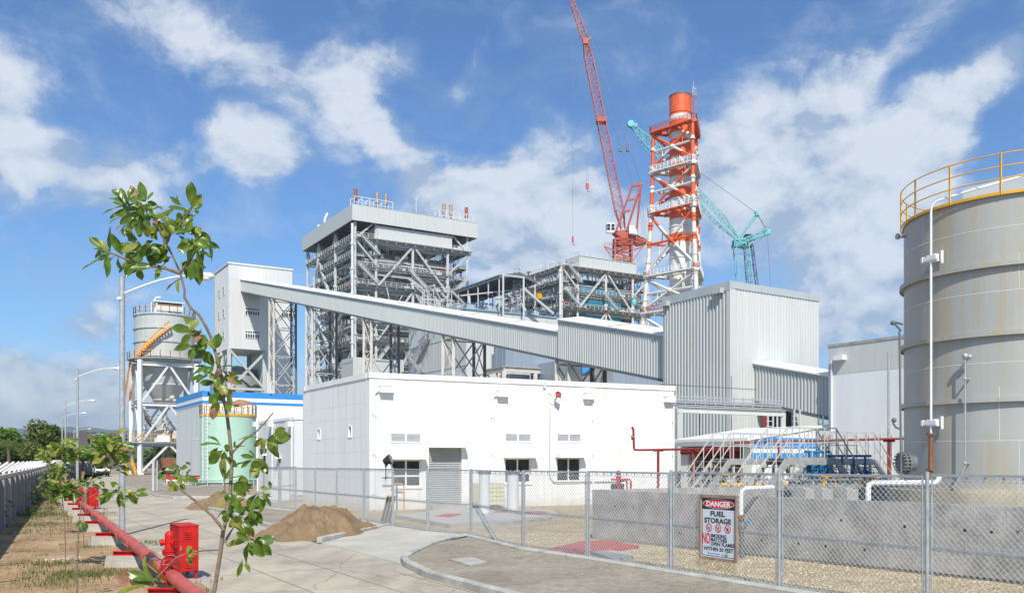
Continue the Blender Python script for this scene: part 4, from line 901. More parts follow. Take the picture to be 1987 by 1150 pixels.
# ================================================================ YARD OBJECTS
gz = .05
pad = [G(767, 998, .2), G(873, 1016, .2), G(1035, 1003, .2), G(1085, 999, .2), G(1075, 988, .2), G(880, 985, .2)]
m = MB(); m.poly([V((p.x, p.y, 0)) for p in pad], gz, .20); one('concrete_pad', 'low concrete pad in the gravel yard under the two grey pipe stacks', 'concrete pad', m, M['concl'], pad[0])
def standpipe(px, by, ty, r, label):
    b = G(px, by, .2); t = T('standpipe', label, 'standpipe', b, 'grey standpipes on the pad'); h = zof(ty, b.y)
    m = MB(); m.tube(b, V((b.x, b.y, h)), r, 22); t.part('pipe', m, M['offwhite'], sm=40); m = MB(); m.tube(b, b + UP * .05, r * 1.45, 22); m.tube(V((b.x, b.y, h - .05)), V((b.x, b.y, h)), r * 1.25, 22)
    for k in range(10): a = k * .628; q = V((b.x + math.cos(a) * r * 1.14, b.y + math.sin(a) * r * 1.14, h)); m.tube(q - UP * .1, q + UP * .06, .022, 6)
    t.part('flange', m, M['galv'], sm=40)
standpipe(940, 997, 914, .22, 'thick grey standpipe on the concrete pad, the left one'); standpipe(995, 993, 914, .245, 'thick grey standpipe on the concrete pad, the right one')
b = V((along(v2(0, 42.3), v2(1, 0), 947), 42.3, .05)); t = T('liquid_container', 'cream caged liquid container standing behind the left grey standpipe', 'container tank', b)
m = MB(); m.box(b + UP * .68, (1.15, 1, 1.0), dF); t.part('bottle', m, M['ibc']); m = MB()
for k in range(7):
    for s_ in (-.51, .51): u = -.6 + k * .2; m.beam(b + dF * u + nF * s_ + UP * .15, b + dF * u + nF * s_ + UP * 1.2, .022)
for k in range(6):
    for s_ in (-.51, .51): m.beam(b - dF * .6 + nF * s_ + UP * (.2 + k * .2), b + dF * .6 + nF * s_ + UP * (.2 + k * .2), .02)
t.part('cage', m, M['galv']); m = MB()
for u in (-.5, 0, .5): m.box(b + dF * u + UP * .07, (.12, 1, .12), dF)
t.part('pallet', m, M['dark'])
def slabpoly(name, label, cat, px, z0, z1, mt, group=None):
    m = MB(); pts = [G(x, y, z1) for x, y in px]; m.poly([V((p.x, p.y, 0)) for p in pts], z0, z1); return one(name, label, cat, m, mt, pts[0], group)
M['redgrate'] = mat('red_grating', (.42, .07, .06), .6, 0, .35, 3, .5, 40)
slabpoly('pit_cover', 'large red steel pit cover lying in the gravel in front of the bund wall', 'pit cover', [(1126, 1061), (1052, 1066), (1130, 1048.5), (1182, 1047), (1240, 1058)][1:] + [(1146, 1071)], gz, .12, M['redgrate'])
slabpoly('pit_cover_slab', 'pale concrete slab lid with two lifting loops beside the red pit cover', 'slab', [(1147, 1068), (1190, 1083), (1229, 1078), (1229, 1074), (1188, 1066)], gz, .16, M['concl'])
slabpoly('pit_cover', 'red drain grate on the left end of the concrete pad', 'drain grate', [(843, 1000), (870, 995), (897, 996.5), (872, 1002)], .2, .22, M['redgrate'])
slabpoly('pit_cover', 'red grate between the two grey standpipes', 'drain grate', [(957, 992.5), (965, 990), (982, 990.5), (976, 993)], .2, .22, M['redgrate'])
slabpoly('pit_cover', 'red cover on the right end of the concrete pad', 'drain grate', [(1013, 995), (1030, 990.5), (1062, 991.5), (1048, 996.5)], .2, .22, M['redgrate'])
slabpoly('edging_slab', 'narrow concrete edging slab at the front of the pad', 'slab', [(962, 1013), (1065, 1004), (1078, 999), (1066, 1000), (965, 1010)], gz, .17, M['conc'])
# yellow pipe rack in front of the white wall
b = G(1040, 978, .05); t = T('pipe_rack', 'low yellow pipe rack on slanted grey legs in front of the white building', 'pipe rack', b); z = zof(953, b.y); e = b + dF * 5.4
m = MB()
for k in (0, .12, .24, .36): m.tube(V((b.x, b.y, z)) - nF * k, V((e.x, e.y, z)) - nF * k, .035, 8)
t.part('pipe', m, M['yellow'], sm=40); m = MB()
for k in range(9): q = b.lerp(e, k / 8); m.beam(q + UP * 0 + dF * .25, V((q.x, q.y, z - .04)), .05); m.beam(V((q.x, q.y, z - .05)) + nF * .05, V((q.x, q.y, z - .05)) - nF * .42, .05)
t.part('leg', m, M['galv'], kind='stuff')
for i, px in enumerate((1078, 1122)):
    q = G(px, 977, .05) - nF * .6; m = MB(); m.box(q + UP * .28, (1.2, .4, .56), dF); one('concrete_block', 'squat concrete block behind the yellow pipe rack, %s of two' % ('left' if i == 0 else 'right'), 'concrete block', m, M['concl'], q, 'blocks behind the yellow rack')
# dark pipes at the left corner
m = MB(); s = along(wc, dF, 765); p = wc + dF * s + nF * .35
m.path([p + UP * .05, p + UP * 1.4, p + UP * 1.55 - dF * .15, p + UP * 1.55 - dF * .7], .035, 8); one('pipe_bend', 'dark grey pipe hoop rising from the gravel beside the white building corner', 'pipe', m, M['steel_dk'], p, sm=40)
m = MB(); p = p + dF * .35; m.path([p + UP * .05, p + UP * 1.15, p + UP * 1.25 - dF * .1, p + UP * 1.25 - dF * .45], .035, 8); one('pipe_bend', 'yellow pipe hoop beside the dark one at the white building corner', 'pipe', m, M['yellow'], p, sm=40)
# foam hydrant on the pad behind the bund
b = V((at(1200, 30), 30, .05)); t = T('foam_monitor', 'red foam valve set with pipes by a black box above the bund wall end', 'monitor', b); z0 = 1.35
m = MB(); m.path([b + UP * z0, b + UP * 1.65, b + UP * 1.78], [.07, .06, .1], 10); m.ball(b + UP * 1.88, .09, 10, 6); m.path([b + V((-.25, 0, 1.66)), b + V((.38, 0, 1.66)), b + V((.42, 0, 1.6)), b + V((.42, 0, .9))], .035, 8); m.path([b + V((.0, .1, 1.6)), b + V((.30, .1, 1.6)), b + V((.30, .1, .9))], .03, 8); t.part('pipe', m, M['red'], sm=40)
m = MB(); m.box(b + V((-.02, .1, 1.3)), (.42, .3, .42)); t.part('box', m, M['black']); m = MB(); m.tube(b + UP * .05, b + UP * 1.2, .06, 8); t.part('post', m, M['red'])
# ================================================================ BUND WALL
bc = V((2.37, 26.1, 0)); dB = V((.6, -.8, 0)); nB = V((-.8, -.6, 0)); t = T('bund_wall', 'grey board marked concrete bund wall round the fuel tank', 'wall', bc); LB = 19; DB = B3
m = MB(); m.slab(bc, dB, 0, LB, -.22, 0, 0, 1.5, nB); m.slab(bc, DB, .25, 17.5, -.22, 0, 0, 1.5, -A3 * -1)
c2 = bc + DB * 17.5; m.slab(c2, dB, 0, 26, -.22, 0, 0, 1.5, -nB * -1); t.part('wall', m, M['conc'])
m = MB(); m.poly([bc, bc + dB * LB, c2 + dB * 26, c2], .0, .12); t.part('floor', m, M['concl'])
m = MB(); r0 = random.Random(3)
for k in range(26): s = .5 + k * .6; m.lathe(bc + dB * (s + r0.uniform(-.2, .2)) + nB * .001 + UP * r0.choice((.45, 1.0, 1.05)), [(.0, .002), (.03, .002), (.035, 0)], 10, axis=nB)
t.part('tie_hole', m, M['dark'], kind='stuff')
# white vent pipe loops over the bund
def gp(px, Y, py): return P(px, py, Y)
Yb = 19.6; t = T('vent_pipe', 'white pipe loop rising over the bund wall behind the danger sign', 'pipe', P(1438, 1080, 20.8))
m = MB(); y = 21.0; m.path([P(1438, 1000, y), P(1438, 960, y), P(1440, 951, y), P(1446, 947, y), P(1490, 945, y + .3), P(1500, 944.5, y + .4)], .055, 12); t.part('pipe', m, M['signw'], sm=50)
m = MB(); m.tube(P(1438, 1008, y), P(1438, 998, y), .085, 12); t.part('flange', m, M['rust']); m = MB(); m.path([P(1439, 1008, y), P(1440, 1084, y)], .055, 10); m.ball(P(1440, 1020, y), .11, 10, 6); t.part('lower_pipe', m, M['steel_dk'], sm=50)
m = MB(); wheel(m, P(1452, 1012, y - .1), (.5, -1, 0), .085, 4, .01); t.part('handwheel', m, M['vblue'])
m = MB(); y = 19.5; m.path([P(1684.5, 975, y), P(1684.5, 948, y), P(1686, 940, y), P(1692, 936.5, y), P(1800, 936, y - .6), P(1815, 936, y - .6), P(1821, 932, y - .6), P(1822, 920, y - .6)], .06, 12); one('vent_pipe', 'white horizontal pipe bending down over the bund wall in front of the tank', 'pipe', m, M['signw'], P(1684.5, 975, y), sm=50)
# ================================================================ STORAGE TANK
def tankmat():
    m = mat('weathered_tank_paint', (.39, .40, .38), .5, 0, .06, .9, .06, 2.5, stretch=(1, 1, .4)); t_, n, l, b = nodes_of(m); src = b.inputs['Base Color'].links[0].from_socket
    tc = n('ShaderNodeTexCoord'); mp = n('ShaderNodeMapping'); mp.inputs['Scale'].default_value = (2.6, 2.6, .10); l(tc.outputs['Object'], mp.inputs[0])
    no = n('ShaderNodeTexNoise'); no.inputs['Scale'].default_value = 1.0; no.inputs['Detail'].default_value = 7; no.inputs['Roughness'].default_value = .7; l(mp.outputs[0], no.inputs['Vector'])
    r = n('ShaderNodeValToRGB'); l(no.outputs['Fac'], r.inputs[0]); e = r.color_ramp.elements; e[0].position = .44; e[1].position = .66; e[0].color = (0, 0, 0, 1); e[1].color = (1, 1, 1, 1)
    no2 = n('ShaderNodeTexNoise'); no2.inputs['Scale'].default_value = .30; no2.inputs['Detail'].default_value = 3; l(tc.outputs['Object'], no2.inputs['Vector'])
    r2 = n('ShaderNodeValToRGB'); l(no2.outputs['Fac'], r2.inputs[0]); r2.color_ramp.elements[0].position = .38; r2.color_ramp.elements[1].position = .56
    mm = n('ShaderNodeMath'); mm.operation = 'MULTIPLY'; l(r.outputs[0], mm.inputs[0]); l(r2.outputs[0], mm.inputs[1])
    mx = n('ShaderNodeMixRGB'); l(mm.outputs[0], mx.inputs[0]); l(src, mx.inputs[1]); mx.inputs[2].default_value = (.41, .33, .19, 1); l(mx.outputs[0], b.inputs['Base Color']); return m
M['tank'] = tankmat(); Rt = 3.16; tcn = V((15.3, 26.8, 0)); zT = 9.63; zB = 1.55
t = T('storage_tank', 'huge grey streaked fuel tank with a yellow roof railing at the right edge', 'tank', tcn)
cc = lambda z, a, r=Rt: V((tcn.x + r * math.cos(a), tcn.y + r * math.sin(a), z))
m = MB(); n = 96; seams = [zB, 4.35, 6.0, 7.85, zT]; prof = [(Rt, zB)]
rngz = [zof(775, 24.6), zof(648, 24.6), zof(516, 24.6)]
for z in rngz: prof += [(Rt, z)]
prof += [(Rt, zT)]; m.lathe(tcn, prof, n); t.part('shell', m, M['tank'], sm=60)
for z in rngz: m = MB(); m.lathe(tcn, [(Rt - .01, z - .02), (Rt + .13, z - .02), (Rt + .13, z + .05), (Rt - .01, z + .05)], n); m.lathe(tcn, [(Rt + .12, z - .08), (Rt + .132, z - .08), (Rt + .132, z - .02)], n); t.part('stiffener_ring', m, M['tank'])
m = MB()
for z in (2.9, 5.05, 7.0, 8.75): m.lathe(tcn, [(Rt, z - .008), (Rt + .006, z), (Rt, z + .008)], n)
for z0, z1, a in ((zB, 2.9, 4.2), (2.9, 4.4, 4.05), (5.05, 6.3, 4.6), (7, 8, 4.2), (zB, 2.9, 4.7)): m.beam(cc(z0, a, Rt + .002), cc(z1, a, Rt + .002), .012)
t.part('weld_seam', m, M['offwhite'])
m = MB(); m.lathe(tcn, [(Rt + .05, zT), (1.0, zT + .62), (0, zT + .75)], n); t.part('roof', m, M['tank'], sm=40); m = MB(); m.slab(tcn, B3, -1.2, 1.6, -1.2, 1.0, zT + .3, zT + .98); t.part('roof_hatch', m, M['offwhite'])
m = MB(); m.lathe(tcn, [(Rt + .08, zT - .02), (Rt + .10, zT - .02), (Rt + .10, zT + .06), (Rt + .08, zT + .06)], n); toe = t.part('toe_board', m, M['yellow'])
m = MB(); aa = [math.radians(k) for k in range(0, 361, 4)]
for z in (.42, .75, 1.1): m.path([cc(zT + z, a, Rt + .09) for a in aa], .018, 6, cap=False)
aL = math.atan2(10.35 - tcn.x, 0)
for k in range(15):
    a = math.radians(209 + k * 24); m.beam(cc(zT - .02, a, Rt + .09), cc(zT + 1.12, a, Rt + .09), .065, .03)
t.part('railing', m, M['yellow'])
m = MB(); m.poly([cc(0, math.radians(k * 6), Rt + .55) for k in range(60)], 0.1, 1.5); m.poly([cc(0, math.radians(k * 6), Rt + .25) for k in range(60)], 1.5, 1.56); t.part('plinth', m, mat('stained_plinth_concrete', (.42, .36, .26), .9, 0, .25, .8, .2, 10))
# angle of a tank surface point seen at px
def tang(px):
    r = (px - CX) / F; d = V((r, 1, 0)).normalized(); o = -V((tcn.x, tcn.y, 0)); bq = o.dot(d); disc_ = bq * bq - (o.dot(o) - Rt * Rt); k = -bq - math.sqrt(max(0, disc_)); p = d * k; return math.atan2(p.y - tcn.y, p.x - tcn.x), p.y
a, Y = tang(1818); m = MB(); R2 = Rt + .22
m.path([cc(zof(840, Y), a, R2), cc(zof(600, Y), a, R2), cc(zof(412, Y), a, R2), cc(zof(402, Y), a + .01, R2), cc(zof(396, Y) + .05, a + .04, R2 - .1), cc(zT + .35, a + .3, Rt - .25), cc(zT + .7, a + .75, Rt - 1.0)], .034, 12); t.part('foam_pipe', m, M['signw'], sm=50)
m = MB(); m.path([cc(zof(930, Y - .2), a, R2 + .02), cc(zof(846, Y), a, R2)], .065, 12)
for yy in (912, 843): m.tube(cc(zof(yy, Y), a, R2), cc(zof(yy - 3, Y), a, R2), .13, 14)
t.part('rusty_pipe', m, M['rust'], sm=40, label='rust brown lower length of the pipe')
for yy in (502, 820):
    z = zof(yy, Y); m = MB(); q = cc(z, a, R2); ta = V((-math.sin(a), math.cos(a), 0)); rad = V((math.cos(a), math.sin(a), 0))
    m.beam(q - ta * .30, q + ta * .22, .1, .12); m.beam(q - rad * .22, q + rad * .02, .3, .2); m.beam(q + ta * .25 + UP * .18 - rad * .15, q + ta * .25 - UP * .18 - rad * .15, .06); m.beam(q - ta * .3 + UP * .08, q - ta * .3 - UP * .08, .1); t.part('clamp', m, M['signw'])
a2_, Y2 = tang(1881); m = MB(); q = cc(zof(692, Y2), a2_, Rt + .25); m.path([cc(zof(692, Y2), a2_, Rt), q, q - UP * .1, cc(zof(905, Y2), a2_, Rt + .25), cc(zof(945, Y2), a2_ - .08, Rt + .35)], .025, 8); m.ball(q, .09, 10, 6); m.ball(q + V((.1, -.05, -.02)), .07, 8, 6)
for yy in (735, 898): z = zof(yy, Y2); m.beam(cc(z, a2_, Rt), cc(z, a2_, Rt + .3), .04); m.ball(cc(z, a2_, Rt + .27), .045, 8, 5)
t.part('gauge_pipe', m, M['galv'], sm=40)
a3, Y3 = tang(1759); m = MB(); q = cc(zof(457, Y3), a3 - .04, Rt + .02); rad = V((-1, -.1, 0)); m.tube(q, q + rad * .2, .05, 12); m.tube(q + rad * .2, q + rad * .22, .095, 12); m.tube(q + rad * .24, q + rad * .27, .095, 12); t.part('nozzle', m, M['galv'], sm=40)
m = MB(); X_ = at(1748, 24.0); zz = lambda y: zof(y, 24.)
m.path([V((X_ - .1, 24.2, zz(624))), V((X_ + .1, 24.2, zz(640))), V((X_ + .05, 24.2, zz(640))), V((X_ + .1, 24.2, zz(930)))], .03, 8); m.path([V((X_ + .3, 24.6, zz(622))), V((X_ - .12, 24.2, zz(622)))], .03, 8); m.ball((X_ - .13, 24.2, zz(624)), .07)
m.path([V((X_ + .1, 24.2, zz(832))), V((X_ - .05, 24.2, zz(828))), V((X_ - .12, 24.2, zz(820))), V((X_ - .1, 24.2, zz(815)))], .03, 8); m.ball((X_ - .1, 24.2, zz(814)), .07); t.part('sampling_pipe', m, M['steel_dk'], sm=40)
m = MB(); ax_ = V((-.93, -.12, 0)).normalized(); c = V((at(1757, 25.6), 25.6, zof(898, 25.4))); m.lathe(c - ax_ * .25, [(.24, 0), (.24, .22), (.32, .22), (.32, .27), (0, .27)], 28, axis=ax_); m.lathe(c + ax_ * .09, [(.32, 0), (.32, .04), (0, .04)], 28, axis=ax_)
for k in range(18): a = k * math.pi / 9; q = c + V((-ax_.y, ax_.x, 0)) * math.cos(a) * .29 + UP * math.sin(a) * .29; m.tube(q - ax_ * .06, q + ax_ * .2, .028, 6)
t.part('manhole', m, M['steel_dk'], sm=40)
# ================================================================ PUMP YARD BEHIND THE BUND
M['stairsteel'] = mat('weathered_stair_steel', (.34, .355, .36), .6, 0, .2, 3)
def crossover(p, d, z, L, w, label, zf=.12, run=1.5):
    t = T('stair_crossover', label, 'stairs', p, 'grey stair crossovers over the pipes'); n = V((-d.y, d.x, 0)); a = V((p.x, p.y, z)); b = a + d * L
    m = MB(); m.slab(a, d, 0, L, -w / 2, w / 2, z - .05, z)
    for s in (-.5, .5): m.slab(a, d, 0, L, s * w - .04, s * w + .04, z - .26, z - .05)
    t.part('platform', m, M['stairsteel'])
    h = z - zf
    for nm, q, e in (('stair', a, a - d * h * .95 - UP * h), ('stair', b, b + d * h * .95 - UP * h)):
        m = MB(); m.stair(q - UP * .12, e, n, w, .05, .26, .035, False); st = t.part(nm, m, M['stairsteel']); m = MB()
        for k in (-.5, .5):
            u, v = q + n * w * k, e + n * w * k; m.beam(u + UP * 1.05, v + UP * 1.0, .035); m.beam(u + UP * .52, v + UP * .52, .028)
            for i in range(1, 5): c = u.lerp(v, i / 4); m.beam(c, c + UP * 1.03, .03)
        t.part('handrail', m, M['steel_tan'], st)
    m = MB()
    for k in (-.5, .5): m.rail([a + n * w * k, b + n * w * k], 1.07, .62, .032, 1)
    t.part('railing', m, M['steel'])
    for s in (.25, L - .25):
        for k in (-.45, .45): m = MB(); q = a + d * s + n * w * k; m.beam(V((q.x, q.y, zf)), q - UP * .26, .09); t.part('leg', m, M['steel'])
Yc = 37.5; pc = V((at(1400, Yc), Yc, 0)); crossover(pc, B3, 2.42, 4.2, 1.0, 'grey steel crossover with stairs at its left end, over the pipes behind the danger sign')
pc = V((at(1508, 31.5), 31.5, 0)); crossover(pc, B3, 2.45, 2.6, .9, 'nearer grey steel crossover in front of the blue striped building')
pc = V((at(1588, 36), 36.0, 0)); crossover(pc, B3, 2.42, 2.9, 1.0, 'grey steel crossover at right with its stair falling toward the fuel tank')
# red fire pipe run with its posts
t = T('fire_pipe', 'dark red overhead fire pipe from the white building to the tank', 'pipe', P(1228, 870, 44)); zz = lambda px, py, Y: P(px, py, Y)
m = MB(); m.path([P(1226, 832, 44), P(1227.5, 828, 44), P(1229, 832, 44), P(1230, 866, 44), P(1231, 872, 44), P(1240, 872.5, 44), P(1330, 871, 43.5), P(1420, 868, 42), P(1423, 858, 42), P(1560, 855, 41), P(1762, 850, 40)], .058, 10); m.tube(P(1225, 848, 44), P(1230, 848, 44), .11, 8); t.part('pipe', m, M['dred'], sm=40)
for px, Y, y0 in ((1277, 43.8, 871), (1346, 43.4, 870), (1422, 42, 862), (1512, 41.3, 856), (1725, 40.3, 852)):
    m = MB(); q = P(px, y0, Y); m.beam(V((q.x, q.y, .1)), q, .12, .12); m.beam(q + V((-.25, 0, -.07)), q + V((.25, 0, -.07)), .13, .09); t.part('post', m, M['dred'])
# valve manifolds
rd = random.Random(6)
def manifold(name, label, p, d, L, n, mt, zb, zt, mt2=None):
    t = T(name, label, 'valves', p); m = MB(); a = V((p.x, p.y, zb)); b = a + d * L
    m.tube(a, b, .09, 10); t.part('header', m, mt, sm=40); m = MB(); m.tube(V((a.x, a.y, zt)), V((b.x, b.y, zt)), .05, 10); t.part('header', m, mt, sm=40)
    for i in range(n):
        c = a.lerp(b, (i + .5) / n); m = MB(); tp_ = V((c.x, c.y, zt)); m.tube(c, tp_, .05, 8)
        for z in (.15, .45, .62): q = c.lerp(tp_, z); m.tube(q, q + UP * .05, .12, 10)
        q = c.lerp(tp_, .32); m.ball(q, .13, 10, 6); m.tube(q, q + V((.1, -.3, 0)), .035, 8); wheel(m, q + V((.1, -.32, 0)), (.3, -1, 0), .13, 4, .015); t.part('valve', m, mt2 or mt, sm=40)
    m = MB()
    for i in range(n + 1): c = a.lerp(b, i / n); m.beam(V((c.x, c.y, .1)), c, .1)
    t.part('leg', m, M['steel'], kind='stuff')
manifold('valve_manifold', 'bright blue valve manifold beside the crossover, lit by the sun', V((at(1562, 32), 32, 0)), V((.9, .4, 0)).normalized(), 1.15, 3, M['vblue'], 1.75, zof(876, 32))
manifold('valve_manifold', 'long row of dark blue valves in front of the concrete building, beside the tank', V((at(1600, 33.5), 33.5, 0)), V((.95, .3, 0)).normalized(), 2.1, 4, M['dblue'], 1.6, zof(884, 33.5))
manifold('valve_manifold', 'row of yellow valves low behind the fence top near the danger sign', V((at(1398, 34), 34, 0)), V((.95, .3, 0)).normalized(), 3.6, 5, M['yellow'], 1.4, 1.8, M['steel'])
manifold('valve_manifold', 'row of yellow valves low behind the bund in front of the dark blue valves', V((at(1588, 31), 31, 0)), V((.95, .3, 0)).normalized(), 2.6, 4, M['yellow'], 1.45, 1.8)
for i, (px, w_) in enumerate(((1558, 20), (1592, 24), (1640, 26))):
    Y = 25.0; q = V((at(px, Y), Y, .12)); m = MB(); m.box(q + UP * .72, (w_ / F * Y * 1.3, .5, 1.44), B3); m.box(q + UP * 1.46, (.3, .3, .05), B3); one('pump_plinth', 'concrete plinth standing inside the bund, %s from the left of three' % ('first', 'second', 'third')[i], 'plinth', m, M['conc'], q, 'plinths inside the bund')
q = V((at(1600, 28.5), 28.5, .12)); t = T('pump_skid', 'dark pump skid with pipes sitting in the bund under the blue valves', 'pump', q)
m = MB(); m.box(q + UP * .75, (3.6, .7, 1.1), B3)
t.part('casing', m, M['dark']); m = MB()
for k in range(6): c = q + B3 * (-1.5 + k * .6) + UP * 1.3; m.tube(c, c + UP * .3, .12, 10); m.tube(c + UP * .3, c + UP * .34, .2, 10)
m.tube(q + B3 * -1.8 + UP * 1.35, q + B3 * 1.8 + UP * 1.35, .1, 10); t.part('pipe', m, M['duct'], sm=40)
m = MB(); a = P(1368, 954.5, 34.5); b_ = P(1482, 949, 34.5)
m.add([a, b_, b_ + V((.2, 1.2, 0.02)), a + V((.2, 1.2, .02))], [(0, 1, 2, 3)]); m.beam(a, b_, .06, .1); one('walkway_grating', 'strip of red painted grating lying along the pump yard kerb', 'grating', m, M['redgrate'], a)
# raised pump yard slab
# ================================================================ LOW BUILDINGS AND RACKS BEHIND
bp = V((at(1459, 50), 50, 0)); t = T('pump_house', 'low white pump house with two blue bands and a sloping white roof behind the crossovers', 'building', bp)
LR_ = along(bp, B3, 1587); LA = along(bp, A3, 1321); zg_ = zof(852, 50); zr_ = 4.2
m = MB(); pts = [bp, bp + B3 * LR_, bp + B3 * LR_ + UP * (zr_ - .02), bp + UP * (zg_ - .02)]; m.prism(pts, A3 * .25); m.slab(bp + A3 * (LA - .25), B3, 0, LR_, 0, .25, 0, zg_, A3); m.slab(bp + B3 * LR_, A3, 0, LA, 0, .25, 0, zr_ - .05, -B3)
m.slab(bp, A3, .25, .7, 0, .2, 0, zg_ - .05, B3); m.slab(bp, A3, LA - .7, LA - .25, 0, .2, 0, zg_ - .05, B3); t.part('wall', m, M['white'])
Yw = 51.0; m = MB(); m.slab(bp, B3, -.02, LR_ + .02, 0, .03, zof(869, Yw), zof(848.5, Yw), -A3); m.slab(bp, B3, -.02, LR_ + .02, 0, .03, zof(891.5, Yw), zof(878, Yw), -A3); t.part('blue_band', m, M['blue'])
m = MB(); o = []
for v in (-.08, LA + .3):
    for u, z in ((-.4, zg_ - .07), (LR_ + .3, zr_ + .05)): q = bp + A3 * v + B3 * u; o += [q + UP * z, q + UP * (z + .16)]
m.add(o, [(1, 3, 7, 5), (0, 4, 6, 2), (0, 2, 3, 1), (4, 5, 7, 6), (0, 1, 5, 4), (2, 6, 7, 3)]); t.part('roof', m, M['roofwhite'])
m = MB(); m.slab(bp, A3, -.2, LA + .3, .15, .42, zg_ - .34, zg_ - .08, -B3); t.part('gutter', m, M['flash'])
m = MB(); m.slab(bp, A3, .7, LA - .7, 1.9, 2.0, .2, zg_ - .1, B3); t.part('inner_wall', m, M['steel_dk'])
m = MB()
for z in (1.2, 1.55, 1.9, 2.25): m.beam(bp + A3 * .7 - B3 * .05 + UP * z, bp + A3 * (LA - .7) - B3 * .05 + UP * z, .05)
for k in range(5): q = bp + A3 * (.8 + (LA - 1.6) * k / 4); m.beam(q, q + UP * 2.4, .06)
zig(m, bp + A3 * .7, bp + A3 * (LA - .7), .1, 1.9, .16, .006); t.part('rail', m, M['galv'])
m = MB(); m.path([bp + A3 * (LA - .3) - B3 * .2 + UP * (zg_ - .7), bp + A3 * .8 - B3 * .2 + UP * (zg_ - .55)], .14, 8); m.path([bp + A3 * (LA - 1.4) + B3 * .8 + UP * z for z in (.2, 2.6)], .12, 8)
for k in range(5): c = bp + B3 * .9 + A3 * (1 + k * .9); m.tube(c + UP * .1, c + UP * 2.8, .1, 8); m.tube(c + UP * 1.8, c + UP * 1.95, .22, 10)
m.path([bp + B3 * .9 + A3 * .8 + UP * 2.7, bp + B3 * .9 + A3 * (LA - .8) + UP * 2.7], .13, 8); t.part('pump_set', m, M['dred'], sm=40)
# pipe bridge portal
bp = V((at(1318, 58), 58, 0)); t = T('pipe_bridge', 'pale grey steel portal carrying a cable tray behind the white building', 'pipe bridge', bp); L = along(bp, B3, 1519); zb_ = zof(794, 58)
for s in (0, L): m = MB(); q = bp + B3 * s; m.beam(q, q + UP * (zb_ + .05), .32, .32); t.part('post', m, M['clad2'])
m = MB(); m.ibeam(bp + B3 * -.2 + UP * zb_, bp + B3 * (L + .2) + UP * zb_, .3, .42); t.part('beam', m, M['clad'])
m = MB(); 
for k in range(12): c = bp + B3 * (L + .1) * k / 11 + A3 * .4; m.beam(c + UP * (zb_ + .3), c + UP * (zb_ + 1.05), .06)
for z in (.45, .62, .85): m.slab(bp, B3, -.3, L + .2, .35, .38, zb_ + z, zb_ + z + .1, A3)
m.slab(bp, B3, -.3, L + .2, .2, .9, zb_ + .3, zb_ + .36, A3); t.part('cable_tray', m, M['galv'])
m = MB(); m.tube(bp + B3 * -.3 + A3 * .6 + UP * (zb_ + .5), bp + B3 * (L + .4) + A3 * .6 + UP * (zb_ + .5), .1, 8); m.beam(bp - B3 * .3 + A3 * 1.5 + UP * (zb_ + 1.75), bp + B3 * (L - 1) + A3 * 1.5 + UP * (zb_ + 1.75), .05)
for s in (3.2, 6.2): m.beam(bp + B3 * s + A3 * 1.5 + UP * (zb_ - 4), bp + B3 * s + A3 * 1.5 + UP * (zb_ + 2.6), .05)
t.part('pipe', m, M['steel_dk'])
m = MB(); q = bp + A3 * .25 - B3 * .25; m.beam(q, q + UP * (zb_ + .1), .2, .2); t.part('stay_post', m, M['steel_dk'])
# wall with wide flange racks seen left of the tank
bp = V((at(1592, 47), 47, 0)); t = T('cable_rack', 'grey cable rack with short uprights running behind the dark blue valves', 'cable rack', bp); L = along(bp, B3, 1775)
m = MB()
for k in range(9): q = bp + B3 * L * k / 8; m.beam(q + UP * .1, q + UP * zof(842, 47 + k * .3), .12)
for z in (.3, .9, 1.3): m.slab(bp, B3, 0, L, .05, .15, 2.4 + z, 2.55 + z + .05, A3)
m.slab(bp, B3, 0, L, .06, .3, 1.9, 2.15, A3); t.part('frame', m, M['steel'])
# lightning mast
q = V((at(1724.5, 44), 44, 0)); m = MB(); m.tube(q, V((q.x, 44, zof(683, 44))), .075, 10, .06); one('mast', 'slim galvanised mast in front of the pale concrete building near the tank', 'mast', m, M['galv'], q, sm=40)
# right hand concrete building
p0 = V((at(1607.5, 67.5), 67.5, 0)); d = -A3; z1 = zof(669, 67.5); t = T('concrete_building', 'pale blue white rendered building between the conveyor and the fuel tank', 'building', p0)
m = MB(); m.slab(p0, d, 0, 14, 0, 16, 0, z1 - .2, B3); t.part('wall', m, M['palerender'])
m = MB(); m.slab(p0, d, -.05, 14.05, -.06, 16.06, z1 - .2, z1, B3); t.part('parapet', m, M['conc'])
m = MB(); m.slab(p0, d, .0, 14, -.012, 0, z1 - 2.3, z1 - .2, B3); t.part('upper_band', m, M['clad'])
sa = on(p0, d, 1637, 697); m = MB(); m.slab(p0, d, sa[0] - .55, sa[0] + .25, -.45, -.013, sa[1] - .05, sa[1] + .3, B3); t.part('scupper_box', m, M['white'])
m = MB(); q = p0 + d * (sa[0] - 1.0) - B3 * .12; m.path([q, q + UP * sa[1], q + UP * (sa[1] + .2) + d * .3], .07, 8); t.part('downspout', m, M['white'], sm=40)
